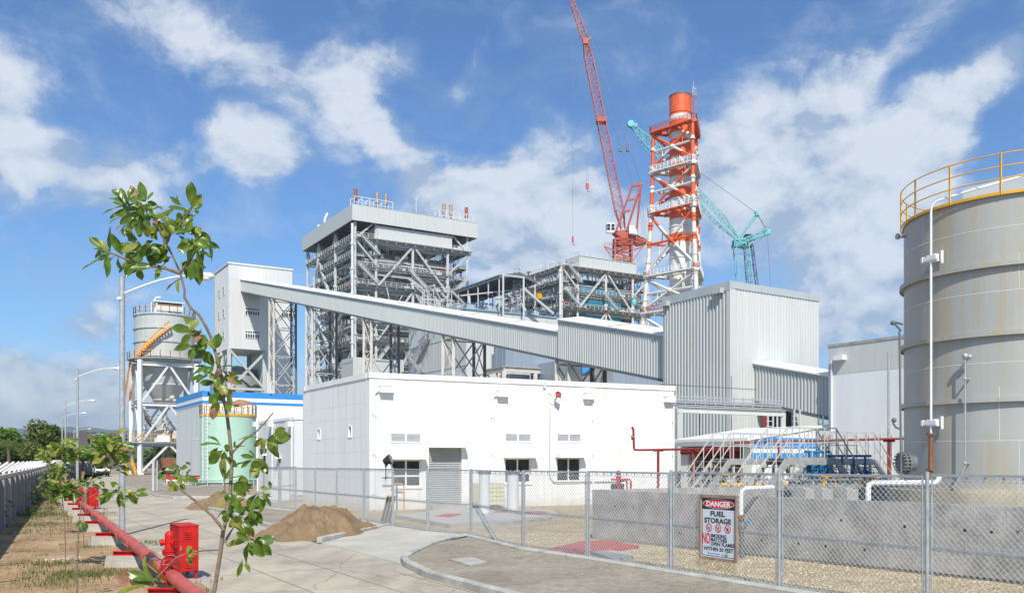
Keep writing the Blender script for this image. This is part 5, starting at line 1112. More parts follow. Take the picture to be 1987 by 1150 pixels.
# ================================================================ TALL CLAD TOWER, CONVEYORS
tc_ = V((at(1417, 73.5), 73.5, 0)); dLt = V((at(1289, 81) - tc_.x, 81 - 73.5, 0)); sL = dLt.length; dLt.normalize(); q = V((at(1588.5, 0), 0, 0))
H1 = zof(545, 73.5); YR = 345 * 73.5 / 318; rr = V((at(1588.5, YR), YR, 0)); dRt = (rr - tc_); sR = dRt.length; dRt.normalize()
nl = V((dLt.y, -dLt.x, 0)); nl = nl if nl.x < 0 else -nl; nr = V((dRt.y, -dRt.x, 0)); nr = nr if nr.y < 0 else -nr
t = T('crusher_tower', 'tall windowless grey clad tower with ribbed walls in the centre right', 'tower', tc_)
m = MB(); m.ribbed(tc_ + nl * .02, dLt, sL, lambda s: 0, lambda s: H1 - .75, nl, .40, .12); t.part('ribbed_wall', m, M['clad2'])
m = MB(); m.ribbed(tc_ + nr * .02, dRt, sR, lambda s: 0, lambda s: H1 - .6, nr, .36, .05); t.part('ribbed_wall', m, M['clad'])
m = MB(); q1 = tc_ + dLt * sL; m.poly([tc_, rr, rr + dLt * sL, q1], 0, H1 - .3); t.part('body', m, M['clad2'])
m = MB(); m.slab(tc_, dLt, -.12, sL + .12, 0, .16, H1 - .75, H1, nl); m.slab(tc_, dRt, 0, sR + .12, 0, .12, H1 - .6, H1, nr); m.poly([tc_, rr, rr + dLt * sL, q1], H1 - .3, H1 - .05); t.part('parapet', m, M['flash'])
m = MB(); m.slab(tc_, dLt, -.13, .22, -.0, .135, 0, H1 - .75, nl); m.slab(tc_, dRt, -.0, .5, 0, .08, 0, H1 - .6, nr); m.slab(tc_, dLt, sL - .3, sL, 0, .14, 0, H1 - .75, nl); t.part('corner_trim', m, M['clad'])
for px, py in ((1399, 565), (1295, 590)):
    s, z = on(tc_, dLt, px, py); m = MB(); m.slab(tc_, dLt, s - .5, s + .5, .14, .55, z - .22, z + .2, nl); t.part('light_box', m, M['steel'])
s = along(tc_, dRt, 1455); m = MB(); m.slab(tc_, dRt, 4.2, 7.5, .07, .12, 0, zof(795, 76), nr); t.part('opening', m, M['dark'])
# conveyor gallery: near wall plane through g0 along A
g0 = V((at(1087, 97), 97, 0))
def gz(s): pass
s_lo = along(g0, A3, 1292); s_hi = along(g0, A3, 467.5)
def gat(px, py): return on(g0, A3, px, py)
sA, zA = gat(1085, 642); sB, zB_ = gat(467, 541.5); sC, zC = gat(1085, 695); sD, zD = gat(560, 583.8)
top = lambda s: zA + (zB_ - zA) * (s - sA) / (sB - sA); bot = lambda s: zC + (zD - zC) * (s - sC) / (sD - sC)
s1, z1_ = gat(1090, 619.5); s2, z2_ = gat(1284, 648); s3, z3 = gat(1284, 734)
top2 = lambda s: z2_ + (z1_ - z2_) * (s - s2) / (s1 - s2); bot2 = lambda s: z3 + (bot(0) - z3) * (s - s2) / (0 - s2)
GW = 5.2
t = T('conveyor_gallery', 'long sloping ribbed conveyor gallery with a white roof on lattice trestles', 'conveyor', g0)
def gallery(t, s0, s1, top, bot, w, pitch=.42, org=g0, dd=A3, nn=-B3):
    m = MB(); L = s1 - s0; p = org + dd * s0; m.ribbed(p, dd, L, lambda s: bot(s + s0), lambda s: top(s + s0) - .12, nn, pitch, .09); t.part('ribbed_wall', m, M['clad2'])
    m = MB(); m.ribbed(p - nn * w, dd, L, lambda s: bot(s + s0), lambda s: top(s + s0), -nn, pitch * 2, .08); t.part('ribbed_wall', m, M['clad2'])
    e0, e1 = p, p + dd * L; f = lambda q, z, k: V((q.x, q.y, z)) - nn * k
    m = MB(); m.add([f(e0, bot(s0), .05), f(e1, bot(s1), .05), f(e1, bot(s1), w - .05), f(e0, bot(s0), w - .05)], [(0, 1, 2, 3)]); m.beam(f(e0, bot(s0) - .12, .1), f(e1, bot(s1) - .12, .1), .3, .3); m.beam(f(e0, bot(s0) - .12, w - .1), f(e1, bot(s1) - .12, w - .1), .3, .3)
    k = int(L / 3)
    for i in range(k + 1): s = s0 + L * i / k; q = org + dd * s; m.beam(f(q, bot(s) - .15, .1), f(q, bot(s) - .15, w - .1), .15, .2)
    t.part('underframe', m, M['steel_dk'])
    m = MB(); hh = w * .09; o = []
    for e, s in ((e0, s0), (e1, s1)): o += [f(e, top(s), -.25), f(e, top(s) + hh, w / 2), f(e, top(s), w + .25), f(e, top(s) - .1, w + .25), f(e, top(s) - .1, -.25)]
    m.add(o, [(i, (i + 1) % 5, 5 + (i + 1) % 5, 5 + i) for i in range(5)] + [(4, 3, 2, 1, 0), (5, 6, 7, 8, 9)])
    t.part('roof', m, M['roofwhite'])
    m = MB(); m.beam(f(e0, top(s0) - .16, -.12), f(e1, top(s1) - .16, -.12), .06, .16)
    k = int(L / 12) + 1
    for i in range(1, k): s = s0 + L * i / k; q = org + dd * s; m.beam(f(q, top(s) + .03, -.22), f(q, top(s) + hh + .04, w / 2), .25, .05)
    t.part('flashing', m, M['flash'])
    m = MB()
    for e, s in ((e0, s0), (e1, s1)): m.add([f(e, bot(s), 0), f(e, bot(s), w), f(e, top(s), w), f(e, top(s) + hh * .9, w / 2), f(e, top(s), 0)], [(0, 1, 2, 3, 4)])
    t.part('end_wall', m, M['clad'])
gallery(t, 0, sB - .05, top, bot, GW); gallery(t, s_lo - 1, 0, top2, bot2, GW + .6, .40, g0 - B3 * .25)
# trestles
def trestle(s, ds, label, dark=True):
    p = g0 + A3 * s; t = T('trestle', label, 'trestle', p, 'lattice trestles carrying the conveyor gallery'); zt_ = bot(s) - .25; cs = {}
    for i, (u, v) in enumerate(((0, 0), (ds, 0), (0, GW), (ds, GW))):
        q = p + A3 * u + B3 * (v + (.3 if v == 0 else -.1)); cs[i] = q; m = MB(); m.beam(q, V((q.x, q.y, bot(s + u) - .25)), .42, .42); t.part('column', m, M['steel_tan'] if v == 0 else M['steel_dk'])  # shade put into the colour: far columns dark, near lit ones pale
    n = max(2, int(zt_ / 4.6)); m = MB(); m2 = MB()
    for k in range(n):
        z0, z1 = zt_ * k / n, zt_ * (k + 1) / n
        for a, b in ((0, 1), (2, 3)):
            for x, y in ((a, b), (b, a)): m.beam(cs[x] + UP * z0, cs[y] + UP * z1, .13)
            m.beam(cs[a] + UP * z1, cs[b] + UP * z1, .14)
    n2 = max(2, int(zt_ / 6))
    for k in range(n2):
        z0, z1 = zt_ * k / n2, zt_ * (k + 1) / n2
        for a, b in ((0, 2), (1, 3)):
            for x, y in ((a, b), (b, a)): m2.beam(cs[x] + UP * z0, cs[y] + UP * z1, .16)
            m2.beam(cs[a] + UP * z1, cs[b] + UP * z1, .16)
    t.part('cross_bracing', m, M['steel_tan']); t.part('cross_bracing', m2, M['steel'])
for s, ds, lb in ((1.2 - 2.5, 2.4, 'conveyor trestle nearest the tall clad tower, behind the white building roof'), (25.8, 3.1, 'second conveyor trestle from the tall clad tower, before the plain white wall'),
                  (54.6, 3.2, 'third conveyor trestle, in front of the lower right of the boiler house'), (84, 3.5, 'fourth conveyor trestle, in front of the left corner of the boiler house'), (109.3, 3.3, 'fifth conveyor trestle, against the front of the far transfer tower')): trestle(s, ds, lb)
# lower gallery leaving the tower
s = along(tc_, dRt, 1463); g1 = tc_ + dRt * s + nr * .1
def g1at(px, py): return on(g1, -A3, px, py)
a0 = g1at(1464, 703.5); a1 = g1at(1608, 727.5); b0 = g1at(1509, 787); b1 = g1at(1608, 808)
tp2 = lambda s: a0[1] + (a1[1] - a0[1]) * (s - a0[0]) / (a1[0] - a0[0]); bt2 = lambda s: b0[1] + (b1[1] - b0[1]) * (s - b0[0]) / (b1[0] - b0[0])
t = T('conveyor_gallery', 'short ribbed conveyor gallery sloping from the tall clad tower down into the pale concrete building', 'conveyor', g1)
gallery(t, 0, a1[0] + .6, tp2, bt2, 3.6, .34, g1, -A3, -B3)
# ladder frames under it
t = T('access_frame', 'grey ladder frame and red column under the short conveyor gallery', 'frame', g1)
m = MB(); q = V((at(1483, 70), 70, 0)); m.beam(q, q + UP * zof(797, 70), .3); t.part('column', m, M['dred'])
m = MB()
for px in (1490, 1500, 1508, 1541, 1552): q = V((at(px, 68), 68, 0)); m.beam(q, q + UP * (6.2), .12)
for k in range(14):
    for a, b in ((1487, 1498), (1538, 1554)): m.beam(V((at(a, 68), 68, .5 + k * .4)), V((at(b, 68), 68, .5 + k * .4)), .06)
t.part('ladder', m, M['steel'])
m = MB()
for px in (1588, 1597): q = V((at(px, 66), 66, 0)); m.beam(q, q + UP * 5.6, .09)
for k in range(16): m.beam(V((at(1588, 66), 66, .4 + k * .33)), V((at(1597, 66), 66, .4 + k * .33)), .05)
t.part('caged_ladder', m, M['steel_dk'])
# ================================================================ FAR TRANSFER TOWER
tt0 = V((-67.6, 211.5, 0)); t = T('transfer_tower', 'pale grey clad transfer tower on stilts at the top of the conveyor', 'tower', tt0); HT = zof(508, 211.5); ZB = zof(675, 211.5); LR = along(tt0, B3, 567); LLt = along(tt0, A3, 415)
sgap = along(tt0, B3, 517)
m = MB(); m.slab(tt0, B3, 0, LR, 0, LLt, ZB, HT - .4, A3); m.slab(tt0, B3, sgap, LR, 0, LLt, 0, ZB, A3); t.part('body', m, M['towerclad'])
m = MB(); m.slab(tt0, B3, 0, LR, 0, .03, 0, .1, -A3); 
for k in range(int(LR / .9)): s = k * .9; m.slab(tt0, B3, s, s + .08, .0, .05, ZB if s < sgap else 0, HT - .4, -A3)
for k in range(int(LLt / .9)): s = k * .9; m.slab(tt0, A3, s, s + .08, .0, .05, ZB, HT - .4, -B3)
t.part('cladding_rib', m, M['towerclad'], kind='stuff')
m = MB(); m.slab(tt0, B3, -.2, LR + .2, -.2, LLt + .2, HT - .4, HT, A3); t.part('roof', m, M['offwhite'])
m = MB()
for s, q in ((.3, .3), (sgap - .3, .3), (.3, LLt - .4), (sgap - .3, LLt - .4), (.3, LLt * .5)): p = tt0 + B3 * s + A3 * q; m2 = MB(); m2.beam(p, p + UP * ZB, .9, .9); t.part('column', m2, M['steel'])
for za, zb_ in ((ZB - 9.6, ZB - .5), (ZB - 20, ZB - 10), (0, ZB - 20)):
    p, q = tt0 + B3 * .3, tt0 + B3 * (sgap - .3); m.beam(p + UP * za, q + UP * zb_, .55); m.beam(q + UP * za, p + UP * zb_, .55); m.beam(p + UP * za, q + UP * za, .6)
    p, q = tt0 + A3 * .3 + B3 * .3, tt0 + A3 * (LLt - .4) + B3 * .3; m.beam(p + UP * za, q + UP * zb_, .5); m.beam(q + UP * za, p + UP * zb_, .5); m.beam(p + UP * za, q + UP * za, .5)
t.part('cross_bracing', m, M['steel'])
m = MB(); m.slab(tt0, B3, 1.5, sgap, 8, 9, 0, ZB - 4, A3); m.lathe(tt0 + B3 * 4.5 + A3 * 10, [(6.5, 0), (6.5, ZB - 8), (4, ZB - 4), (0, ZB - 3)], 24); t.part('silo_behind', m, M['duct'], sm=40)
for px, py, w, h in ((426.5, 569.5, 6, 16), (435, 564, 6, 17), (426, 611.5, 6, 16), (435.3, 607.5, 6, 17), (425.5, 650, 6, 14), (435, 650, 6, 16)):
    s, z = on(tt0, A3, px, py); k = w / F * 215 / .72; hh = h / F * 216; m = MB(); m.slab(tt0, A3, s - k / 2, s + k / 2, .06, .16, z - hh / 2, z + hh / 2, -B3); f = t.part('window', m, M['white'])
    m = MB()
    for u in (-.28, .28):
        for v in (-.22, .24): m.slab(tt0, A3, s + k * (u - .17), s + k * (u + .17), .16, .18, z + hh * (v - .18), z + hh * (v + .18), -B3)
    t.part('pane', m, M['glass'], f)
for px, py in ((489.5, 604.5), (489.5, 649), (559, 608)):
    s, z = on(tt0, B3, px, py); k = 27 / F * 215 / 1.0; hh = 14.5 / F * 216; m = MB(); m.slab(tt0, B3, s - k / 2, s + k / 2, .06, .16, z - hh / 2, z + hh / 2, -A3); f = t.part('window', m, M['white']); m = MB()
    for u in range(6):
        for v, vh in ((-.2, .24), (.3, .12)): m.slab(tt0, B3, s + k * (-.42 + u * .168) - k * .06, s + k * (-.42 + u * .168) + k * .06, .16, .18, z + hh * (v - vh), z + hh * (v + vh), -A3)
    t.part('pane', m, M['glass'], f)
# ================================================================ SILO TOWER
s0_ = V((-55.8, 133, 0)); W8 = 8.2; t = T('ash_silo', 'grey ash silo with a cone on a braced steel frame and orange stairs', 'silo', s0_); sc_ = s0_ + A3 * 4.2 + B3 * 4.2; Rs = 4.42; cz = lambda y: zof(y, 138.8)
m = MB(); m.lathe(sc_, [(Rs, cz(698)), (Rs, cz(617)), (Rs - .5, cz(613)), (0, cz(611))], 48); sh = t.part('shell', m, M['clad2'], sm=40)
m = MB()
for y in (642, 667.5, 616, 696): m.lathe(sc_, [(Rs, cz(y) - .12), (Rs + .16, cz(y) - .12), (Rs + .16, cz(y) + .12), (Rs, cz(y) + .12)], 48)
t.part('stiffener_ring', m, M['steel'], sh)
m = MB(); m.lathe(sc_, [(Rs - .35, cz(698)), (Rs - .75, cz(711)), (3.05, cz(746)), (3.15, cz(748)), (1.75, cz(775)), (1.8, cz(777)), (.35, cz(799)), (.35, cz(815))], 40); t.part('cone', m, M['steel'], sm=30)
cols = {}
for i, (u, v) in enumerate(((0, 0), (W8, 0), (W8, W8), (0, W8))):
    q = s0_ + B3 * u + A3 * v; cols[i] = q; m = MB(); m.beam(q, q + UP * (zof(700, 133) if i != 0 else zof(697, 133)), .62, .62); m.slab(q, B3, -.45, .45, -.45, .45, 0, .35, A3); t.part('column', m, M['offwhite'])
lv = [zof(704.6, 133), zof(783, 133), zof(861, 133)]
for z in lv:
    for i in range(4): m = MB(); m.ibeam(cols[i] + UP * z, cols[(i + 1) % 4] + UP * z, .4, .55); t.part('beam', m, M['offwhite'])
for za, zb_ in ((lv[0], lv[1]), (lv[1], lv[2]), (lv[2], .3)):
    for i in range(4):
        a, b = cols[i], cols[(i + 1) % 4]; mid = (a + b) / 2
        for e in (a, b): m = MB(); m.beam(mid + UP * za, e + UP * zb_, .30); t.part('brace', m, M['offwhite'])
m = MB(); ring = [sc_ + V((math.cos(k * math.pi / 12), math.sin(k * math.pi / 12), 0)) * (Rs + .1) + UP * cz(615) for k in range(25)]; m.rail(ring, 1.15, 2, .07, 1); t.part('roof_railing', m, M['orange'])
m = MB(); ring = [sc_ + V((math.cos(k * math.pi / 12), math.sin(k * math.pi / 12), 0)) * (Rs + 1.0) + UP * cz(700) for k in range(25)]; m.rail(ring, 1.1, 1.4, .06, 1); t.part('ring_railing', m, M['orange'])
m = MB(); m.lathe(sc_, [(Rs, cz(700) - .1), (Rs + 1.05, cz(700) - .1), (Rs + 1.05, cz(700)), (Rs, cz(700))], 40); t.part('ring_deck', m, M['steel'])
m = MB(); c = sc_ + UP * cz(606); m.box(c + UP * .7 + B3 * .6, (4.0, 2, 1.1), B3); 
for k in (-1.9, 1.9): m.beam(c + B3 * k - UP * .6, c + B3 * k + UP * 1.5, .15)
m.box(c + UP * 1.5 + B3 * .6, (4.4, 2.3, .18), B3); m.box(c + UP * .1 - B3 * .6, (2, 1.6, .8), B3); m.path([c + UP * 1.6 - B3 * 1.6, c + UP * 2.2 - B3 * 1.2, c + UP * 2.3 - B3 * .6], .18, 6); t.part('bag_filter', m, M['offwhite'])
m = MB(); m.box(c + UP * 1.1 + B3 * .6 - A3 * .05, (3.6, 2.02, .35), B3); t.part('grille', m, M['dark'])
# orange stairs
m = MB(); n = 14
for i in range(n + 1):
    a = math.radians(238 + 62 * i / n); z = cz(700) + (cz(641) - cz(700)) * i / n; q = sc_ + V((math.cos(a), math.sin(a), 0)) * (Rs + .55)
    if i:
        for k in (-.4, .4): u = V((math.cos(a), math.sin(a), 0)) * k; v = V((math.cos(pa), math.sin(pa), 0)) * k; m.beam(pq + v + UP * pz, q + u + UP * z, .08, .35); m.beam(pq + v + UP * (pz + 1), q + u + UP * (z + 1), .05)
    m.beam(q + UP * z - V((math.cos(a), math.sin(a), 0)) * .4, q + UP * z + V((math.cos(a), math.sin(a), 0)) * .4, .3, .08); pq, pz, pa = q, z, a
t.part('stair', m, M['orange'])
m = MB(); a = P(260, 702, 137); b = P(246, 788, 140); m.stair(a, b, B3, 1.0, .08, .3, .06); m.beam(P(253, 706, 137), P(270, 706, 135), .9, .08); t.part('stair', m, M['orange'])
m = MB(); m.stair(P(247, 898, 131), P(256, 923, 130), B3, 1.1, .1, .3, .07); t.part('stair', m, M['yellow'])
m = MB(); m.stair(P(274, 800, 139), P(300, 834, 139), A3, .9, .1, .3, .06); t.part('stair', m, M['rust'])
z = lv[2] + .3; ring = [cols[0] - B3 * 1.6 + UP * z, cols[0] + B3 * 6.6 - A3 * .6 + UP * z, cols[1] - A3 * .6 + UP * z]; m = MB(); m.rail([cols[0] - B3 * 2 + A3 * 1 + UP * z, cols[0] - B3 * 2 - A3 * .6 + UP * z, cols[1] - A3 * .6 + UP * z], 1.2, 1.1, .08, 1); t.part('platform_railing', m, M['yellow'])
m = MB(); m.slab(cols[0], B3, -2, W8 + .3, -.6, W8, z - .12, z, A3); t.part('platform', m, M['steel'])
m = MB(); m.box(cols[0] + B3 * 3.2 + UP * (z + .55) - A3 * .68, (1.8, .06, 1.0), B3); t.part('notice_board', m, M['signw'])
m = MB(); rd = random.Random(31); c = sc_ + UP * (z + 1)
for k in range(16): q = c + V((rd.uniform(-2.5, 2.5), rd.uniform(-2, 2), rd.uniform(-.6, 4))); m.path([q, q + V((rd.uniform(-1, 1), 0, 0)), q + V((rd.uniform(-1, 1), 0, -1.2))], .1, 6)
m.box(c, (2.4, 2, 1.8)); m.box(c + V((1.9, 0, .3)), (1, 1.2, 1.2)); m.path([c + UP * 4, c + UP * 2.3, c + UP * 1], [.35, .35, .7], 12); m.ball(c + V((1.5, -1, 6)), .5); m.beam(c + V((1, -1, 5.6)), c + V((3.4, -1, 5.6)), .3); t.part('conditioner', m, M['steel_tan'])
m = MB(); m.tube(sc_ - UP * 0, sc_ + UP * 5, .45, 12); m.tube(sc_ + B3 * 3, sc_ + B3 * 3 + UP * 5, .15, 8); t.part('discharge_pipe', m, M['clad2'])
# tipper under the silo
q = V((at(318, 131), 137, 0)); t = T('tipper_truck', 'rust brown tipper truck parked under the silo frame', 'truck', q)
m = MB(); m.add([q + B3 * u + A3 * v + UP * z for z, e in ((1.1, 0), (2.6, .25)) for u, v in ((-2.6 - e, -1), (2.6 + e, -1), (2.6 + e, 1.2), (-2.6 - e, 1.2))], [(0, 3, 2, 1), (4, 5, 6, 7), (0, 1, 5, 4), (1, 2, 6, 5), (2, 3, 7, 6), (3, 0, 4, 7)]); t.part('tipper_body', m, M['rust'])
m = MB(); m.box(q + B3 * 3.9 + UP * 1.6, (1.8, 2.1, 2.2), B3); m.box(q + UP * .9 + B3 * .8, (7.6, 1, .3), B3); t.part('cab', m, M['dred'])
for u in (-2, -.9, 3.8): 
    for v in (-1.15, 1.1): m = MB(); m.tube(q + B3 * u + A3 * v + UP * .52, q + B3 * u + A3 * (v + .3) + UP * .52, .52, 16); t.part('wheel', m, M['black'], sm=40)
# white van on the road far off
q = V((at(196, 124), 124, 0)); t = T('pickup_truck', 'small white pickup truck parked at the far end of the road', 'pickup truck', q); d = V((.5, -.87, 0)); n = V((.87, .5, 0))
m = MB(); o = [(-2.5, .55), (-2.5, 1.15), (-.9, 1.15), (-.5, 1.75), (.6, 1.78), (1.25, 1.2), (2.4, 1.02), (2.5, .55)]
m.prism([q + d * x - n * .9 + UP * z for x, z in o], n * 1.8); t.part('body', m, M['white'])
m = MB(); m.prism([q + d * x - n * .91 + UP * z for x, z in ((-.75, 1.2), (-.42, 1.66), (.55, 1.68), (1.1, 1.22))], n * 1.82); m.prism([q + d * x - n * .75 + UP * z for x, z in ((.66, 1.72), (1.22, 1.24), (1.27, 1.27), (.70, 1.76))], n * 1.5); t.part('window', m, M['glass'])
m = MB(); m.slab(q, d, 2.5, 2.56, -.85, .85, .45, .75, n); t.part('bumper', m, M['black'])
for k in (-.65, .65): m = MB(); m.slab(q, d, 2.5, 2.53, k - .18, k + .18, .8, .95, n); t.part('headlight', m, M['signw'])
for u in (-1.6, 1.6):
    for v in (-.92, .72): m = MB(); m.tube(q + d * u + n * v + UP * .36, q + d * u + n * (v + .2) + UP * .36, .36, 14); t.part('wheel', m, M['black'], sm=40)
# ================================================================ BLUE BANDED BUILDING, GREEN TANK, GREY BUILDING
bb = V((at(393.4, 105), 105, 0)); hb = zof(758, 105); t = T('turbine_annex', 'large white building with a bright blue roof band behind the mint green tank', 'building', bb)
m = MB(); m.slab(bb, B3, 0, 42, 0, 16, 0, hb, A3); t.part('wall', m, M['offwhite']); 
fb = MB()
def bands(mb, z0, z1, e): mb.slab(bb, B3, -e, 42, 0, e, z0, z1, -A3); mb.slab(bb, A3, 0, 16, 0, e, z0, z1, -B3)
m = MB(); bands(m, zof(784, 105), hb + .001, .05); t.part('white_band', m, M['white'])
m = MB(); bands(m, zof(768.5, 105), hb + .02, .09); t.part('blue_band', m, M['blue'])
m = MB(); bands(m, zof(781.5, 105), zof(776.5, 105), .09); t.part('blue_stripe', m, M['blue'])
m = MB(); m.slab(bb, B3, -.02, 42, .0, .04, 0, zof(784, 105) - .01, -A3); t.part('front_render', m, M['white'])
for px in (366, 464): q = bb + (A3 * 4 if px < 390 else B3 * 8); m = MB(); m.path([q - A3 * .3 + UP * hb, q - A3 * .3 + UP * (hb + 1.3), q - A3 * .3 + B3 * .5 + UP * (hb + 1.5), q - A3 * .3 + B3 * .8 + UP * (hb + 1.1)], .08, 8); t.part('vent_pipe', m, M['offwhite'])
m = MB(); m.tube(bb + B3 * 15 + A3 * 3 + UP * hb, bb + B3 * 15 + A3 * 3 + UP * (hb + .8), .9, 16); t.part('roof_vent', m, M['offwhite']); m = MB(); m.box(bb + B3 * 24 + A3 * 3 + UP * (hb + .3), (4, 2, .6), B3); t.part('roof_vent', m, M['offwhite'])
gc = V((at(443, 81.5), 81.5, 0)); Rg = 2.47; t = T('green_tank', 'mint green cylindrical tank with a yellow guard rail behind the sapling', 'tank', gc); zg = zof(804.5, 79.2)
m = MB(); m.lathe(gc, [(Rg, .3), (Rg, zg)], 56); t.part('shell', m, M['green'], sm=60)
for z_ in (1.9, 3.4, 4.9): m = MB(); m.lathe(gc, [(Rg, z_ - .012), (Rg + .012, z_), (Rg, z_ + .012)], 56); t.part('weld_seam', m, M['green'])
m = MB(); m.lathe(gc, [(Rg + .05, zg), (0, zg + .62)], 56); m.lathe(gc, [(Rg, .55), (Rg + .1, .55), (Rg + .1, .62), (Rg, .62)], 56); t.part('roof', m, M['green'], sm=30)
m = MB(); m.rail([gc + V((math.cos(k * math.pi / 12), math.sin(k * math.pi / 12), 0)) * (Rg + .02) + UP * (zg - .02) for k in range(25)], 1.0, 1.3, .045, 2); m.lathe(gc, [(Rg + .03, zg - .1), (Rg + .06, zg - .1), (Rg + .06, zg + .1), (Rg + .03, zg + .1)], 56); t.part('guard_rail', m, M['yellow'])
m = MB(); m.lathe(gc, [(Rg + .7, 0), (Rg + .7, .3), (0, .3)], 40); t.part('plinth', m, M['conc'])
m = MB()
a = math.radians(240); q = gc + V((math.cos(a), math.sin(a), 0)) * (Rg + .18)
for k in (-.2, .2): m.beam(q + V((k, 0, .4)), q + V((k, 0, zg + .9)), .05)
for k in range(18): m.beam(q + V((-.2, 0, .5 + k * .33)), q + V((.2, 0, .5 + k * .33)), .03)
t.part('ladder', m, M['signw'])
m = MB()
for z in (1.6, 3, 4.4, 5.6): m.beam(q + V((.25, -.05, z)), q + V((.45, 0, z + .1)), .06)
m.path([V((gc.x - Rg, gc.y - .5, 4.2)), V((gc.x - Rg - .7, gc.y - .5, 4.2)), V((gc.x - Rg - .8, gc.y - .5, 4.1)), V((gc.x - Rg - .8, gc.y - .5, .2))], .05, 8); t.part('level_pipe', m, M['galv'])
m = MB(); m.path([gc + V((math.cos(k * .2 + 3.3), math.sin(k * .2 + 3.3), 0)) * (Rg + 1.0) + UP * .55 for k in range(15)], .05, 8, cap=False)
for k in range(0, 15, 2): q = gc + V((math.cos(k * .2 + 3.3), math.sin(k * .2 + 3.3), 0)) * (Rg + 1.0); m.beam(q, q + UP * .55, .06)
t.part('pipe_loop', m, M['green'])
q = G(350, 941); t = T('valve_skid', 'low red pump skid with white pipes left of the mint green tank', 'pump skid', q); m = MB(); m.slab(q, B3, -1.6, 3.5, -.6, 2.4, 0, .18, A3); t.part('base', m, M['concl'])
m = MB(); 
for k in range(5): m.tube(q + B3 * (-1 + k) + UP * .55, q + B3 * (-.3 + k) + UP * .55, .14, 8)
m.box(q - B3 * 1.1 + UP * .6, (.3, .4, .9), B3); m.tube(q + B3 * -1 + A3 + UP * .8, q + B3 * 3 + A3 + UP * .8, .08, 8); t.part('pump', m, M['red'])
m = MB()
for k in range(7): m.beam(q + B3 * (-1.2 + k * .7) - A3 * .2 + UP * .18, q + B3 * (-1.2 + k * .7) - A3 * .2 + UP * .6, .07)
m.tube(q + B3 * -1.2 - A3 * .2 + UP * .45, q + B3 * 3.2 - A3 * .2 + UP * .45, .06, 8); t.part('pipe', m, M['signw'])
q = G(298, 953); m = MB(); m.beam(q, q + UP * zof(892, q.y), .16); m.tube(q + B3 * .25, q + B3 * .25 + UP * zof(893, q.y), .05, 8); one('post', 'pair of pale steel posts standing on the soil left of the low red pump skid', 'post', m, M['clad2'], q)
gb = V((at(571, 58), 58, 0)); hg = zof(808, 58); t = T('grey_outbuilding', 'grey rendered outbuilding with small windows between the green tank and the white building', 'building', gb); lg = along(gb, A3, 499)
m = MB(); m.slab(gb, B3, 0, 12, 0, lg, 0, hg - .18, A3); t.part('wall', m, M['offwhite']); m = MB(); m.slab(gb, B3, -.06, 12.06, -.06, lg + .06, hg - .18, hg, A3); t.part('parapet', m, M['white'])
for px, py, w, h in ((516, 873, 5, 8), (514, 893, 7, 20), (543, 893, 8, 8)):
    s, z = on(gb, A3, px, py); k = w / F * 61 / .6; hh = h / F * 62; m = MB(); m.slab(gb, A3, s - k / 2, s + k / 2, 0, .03, z - hh / 2, z + hh / 2, -B3); f = t.part('window', m, M['glass']); m = MB(); m.slab(gb, A3, s - k / 2 - .1, s + k / 2 + .1, 0, .4, z + hh / 2, z + hh / 2 + .12, -B3); t.part('canopy', m, M['white'], f)
for px in (500, 528.5, 566): s, z = on(gb, A3, px, 826); m = MB(); m.slab(gb, A3, s - .3, s + .3, 0, .35, z - .05, z + .3, -B3); t.part('scupper_box', m, M['white']); m = MB(); q = gb + A3 * (s - .35) - B3 * .1; m.tube(q, q + UP * z, .06, 8); t.part('downspout', m, M['white'])
q = G(541, 968); m = MB(); m.box(q + UP * .85, (1.1, .6, 1.7), B3); m.box(q + UP * .85 - A3 * .31, (.5, .02, 1.5), B3 ); one('electrical_cabinet', 'white double electrical cabinet standing behind the fence by the grey outbuilding', 'cabinet', m, M['white'], q)
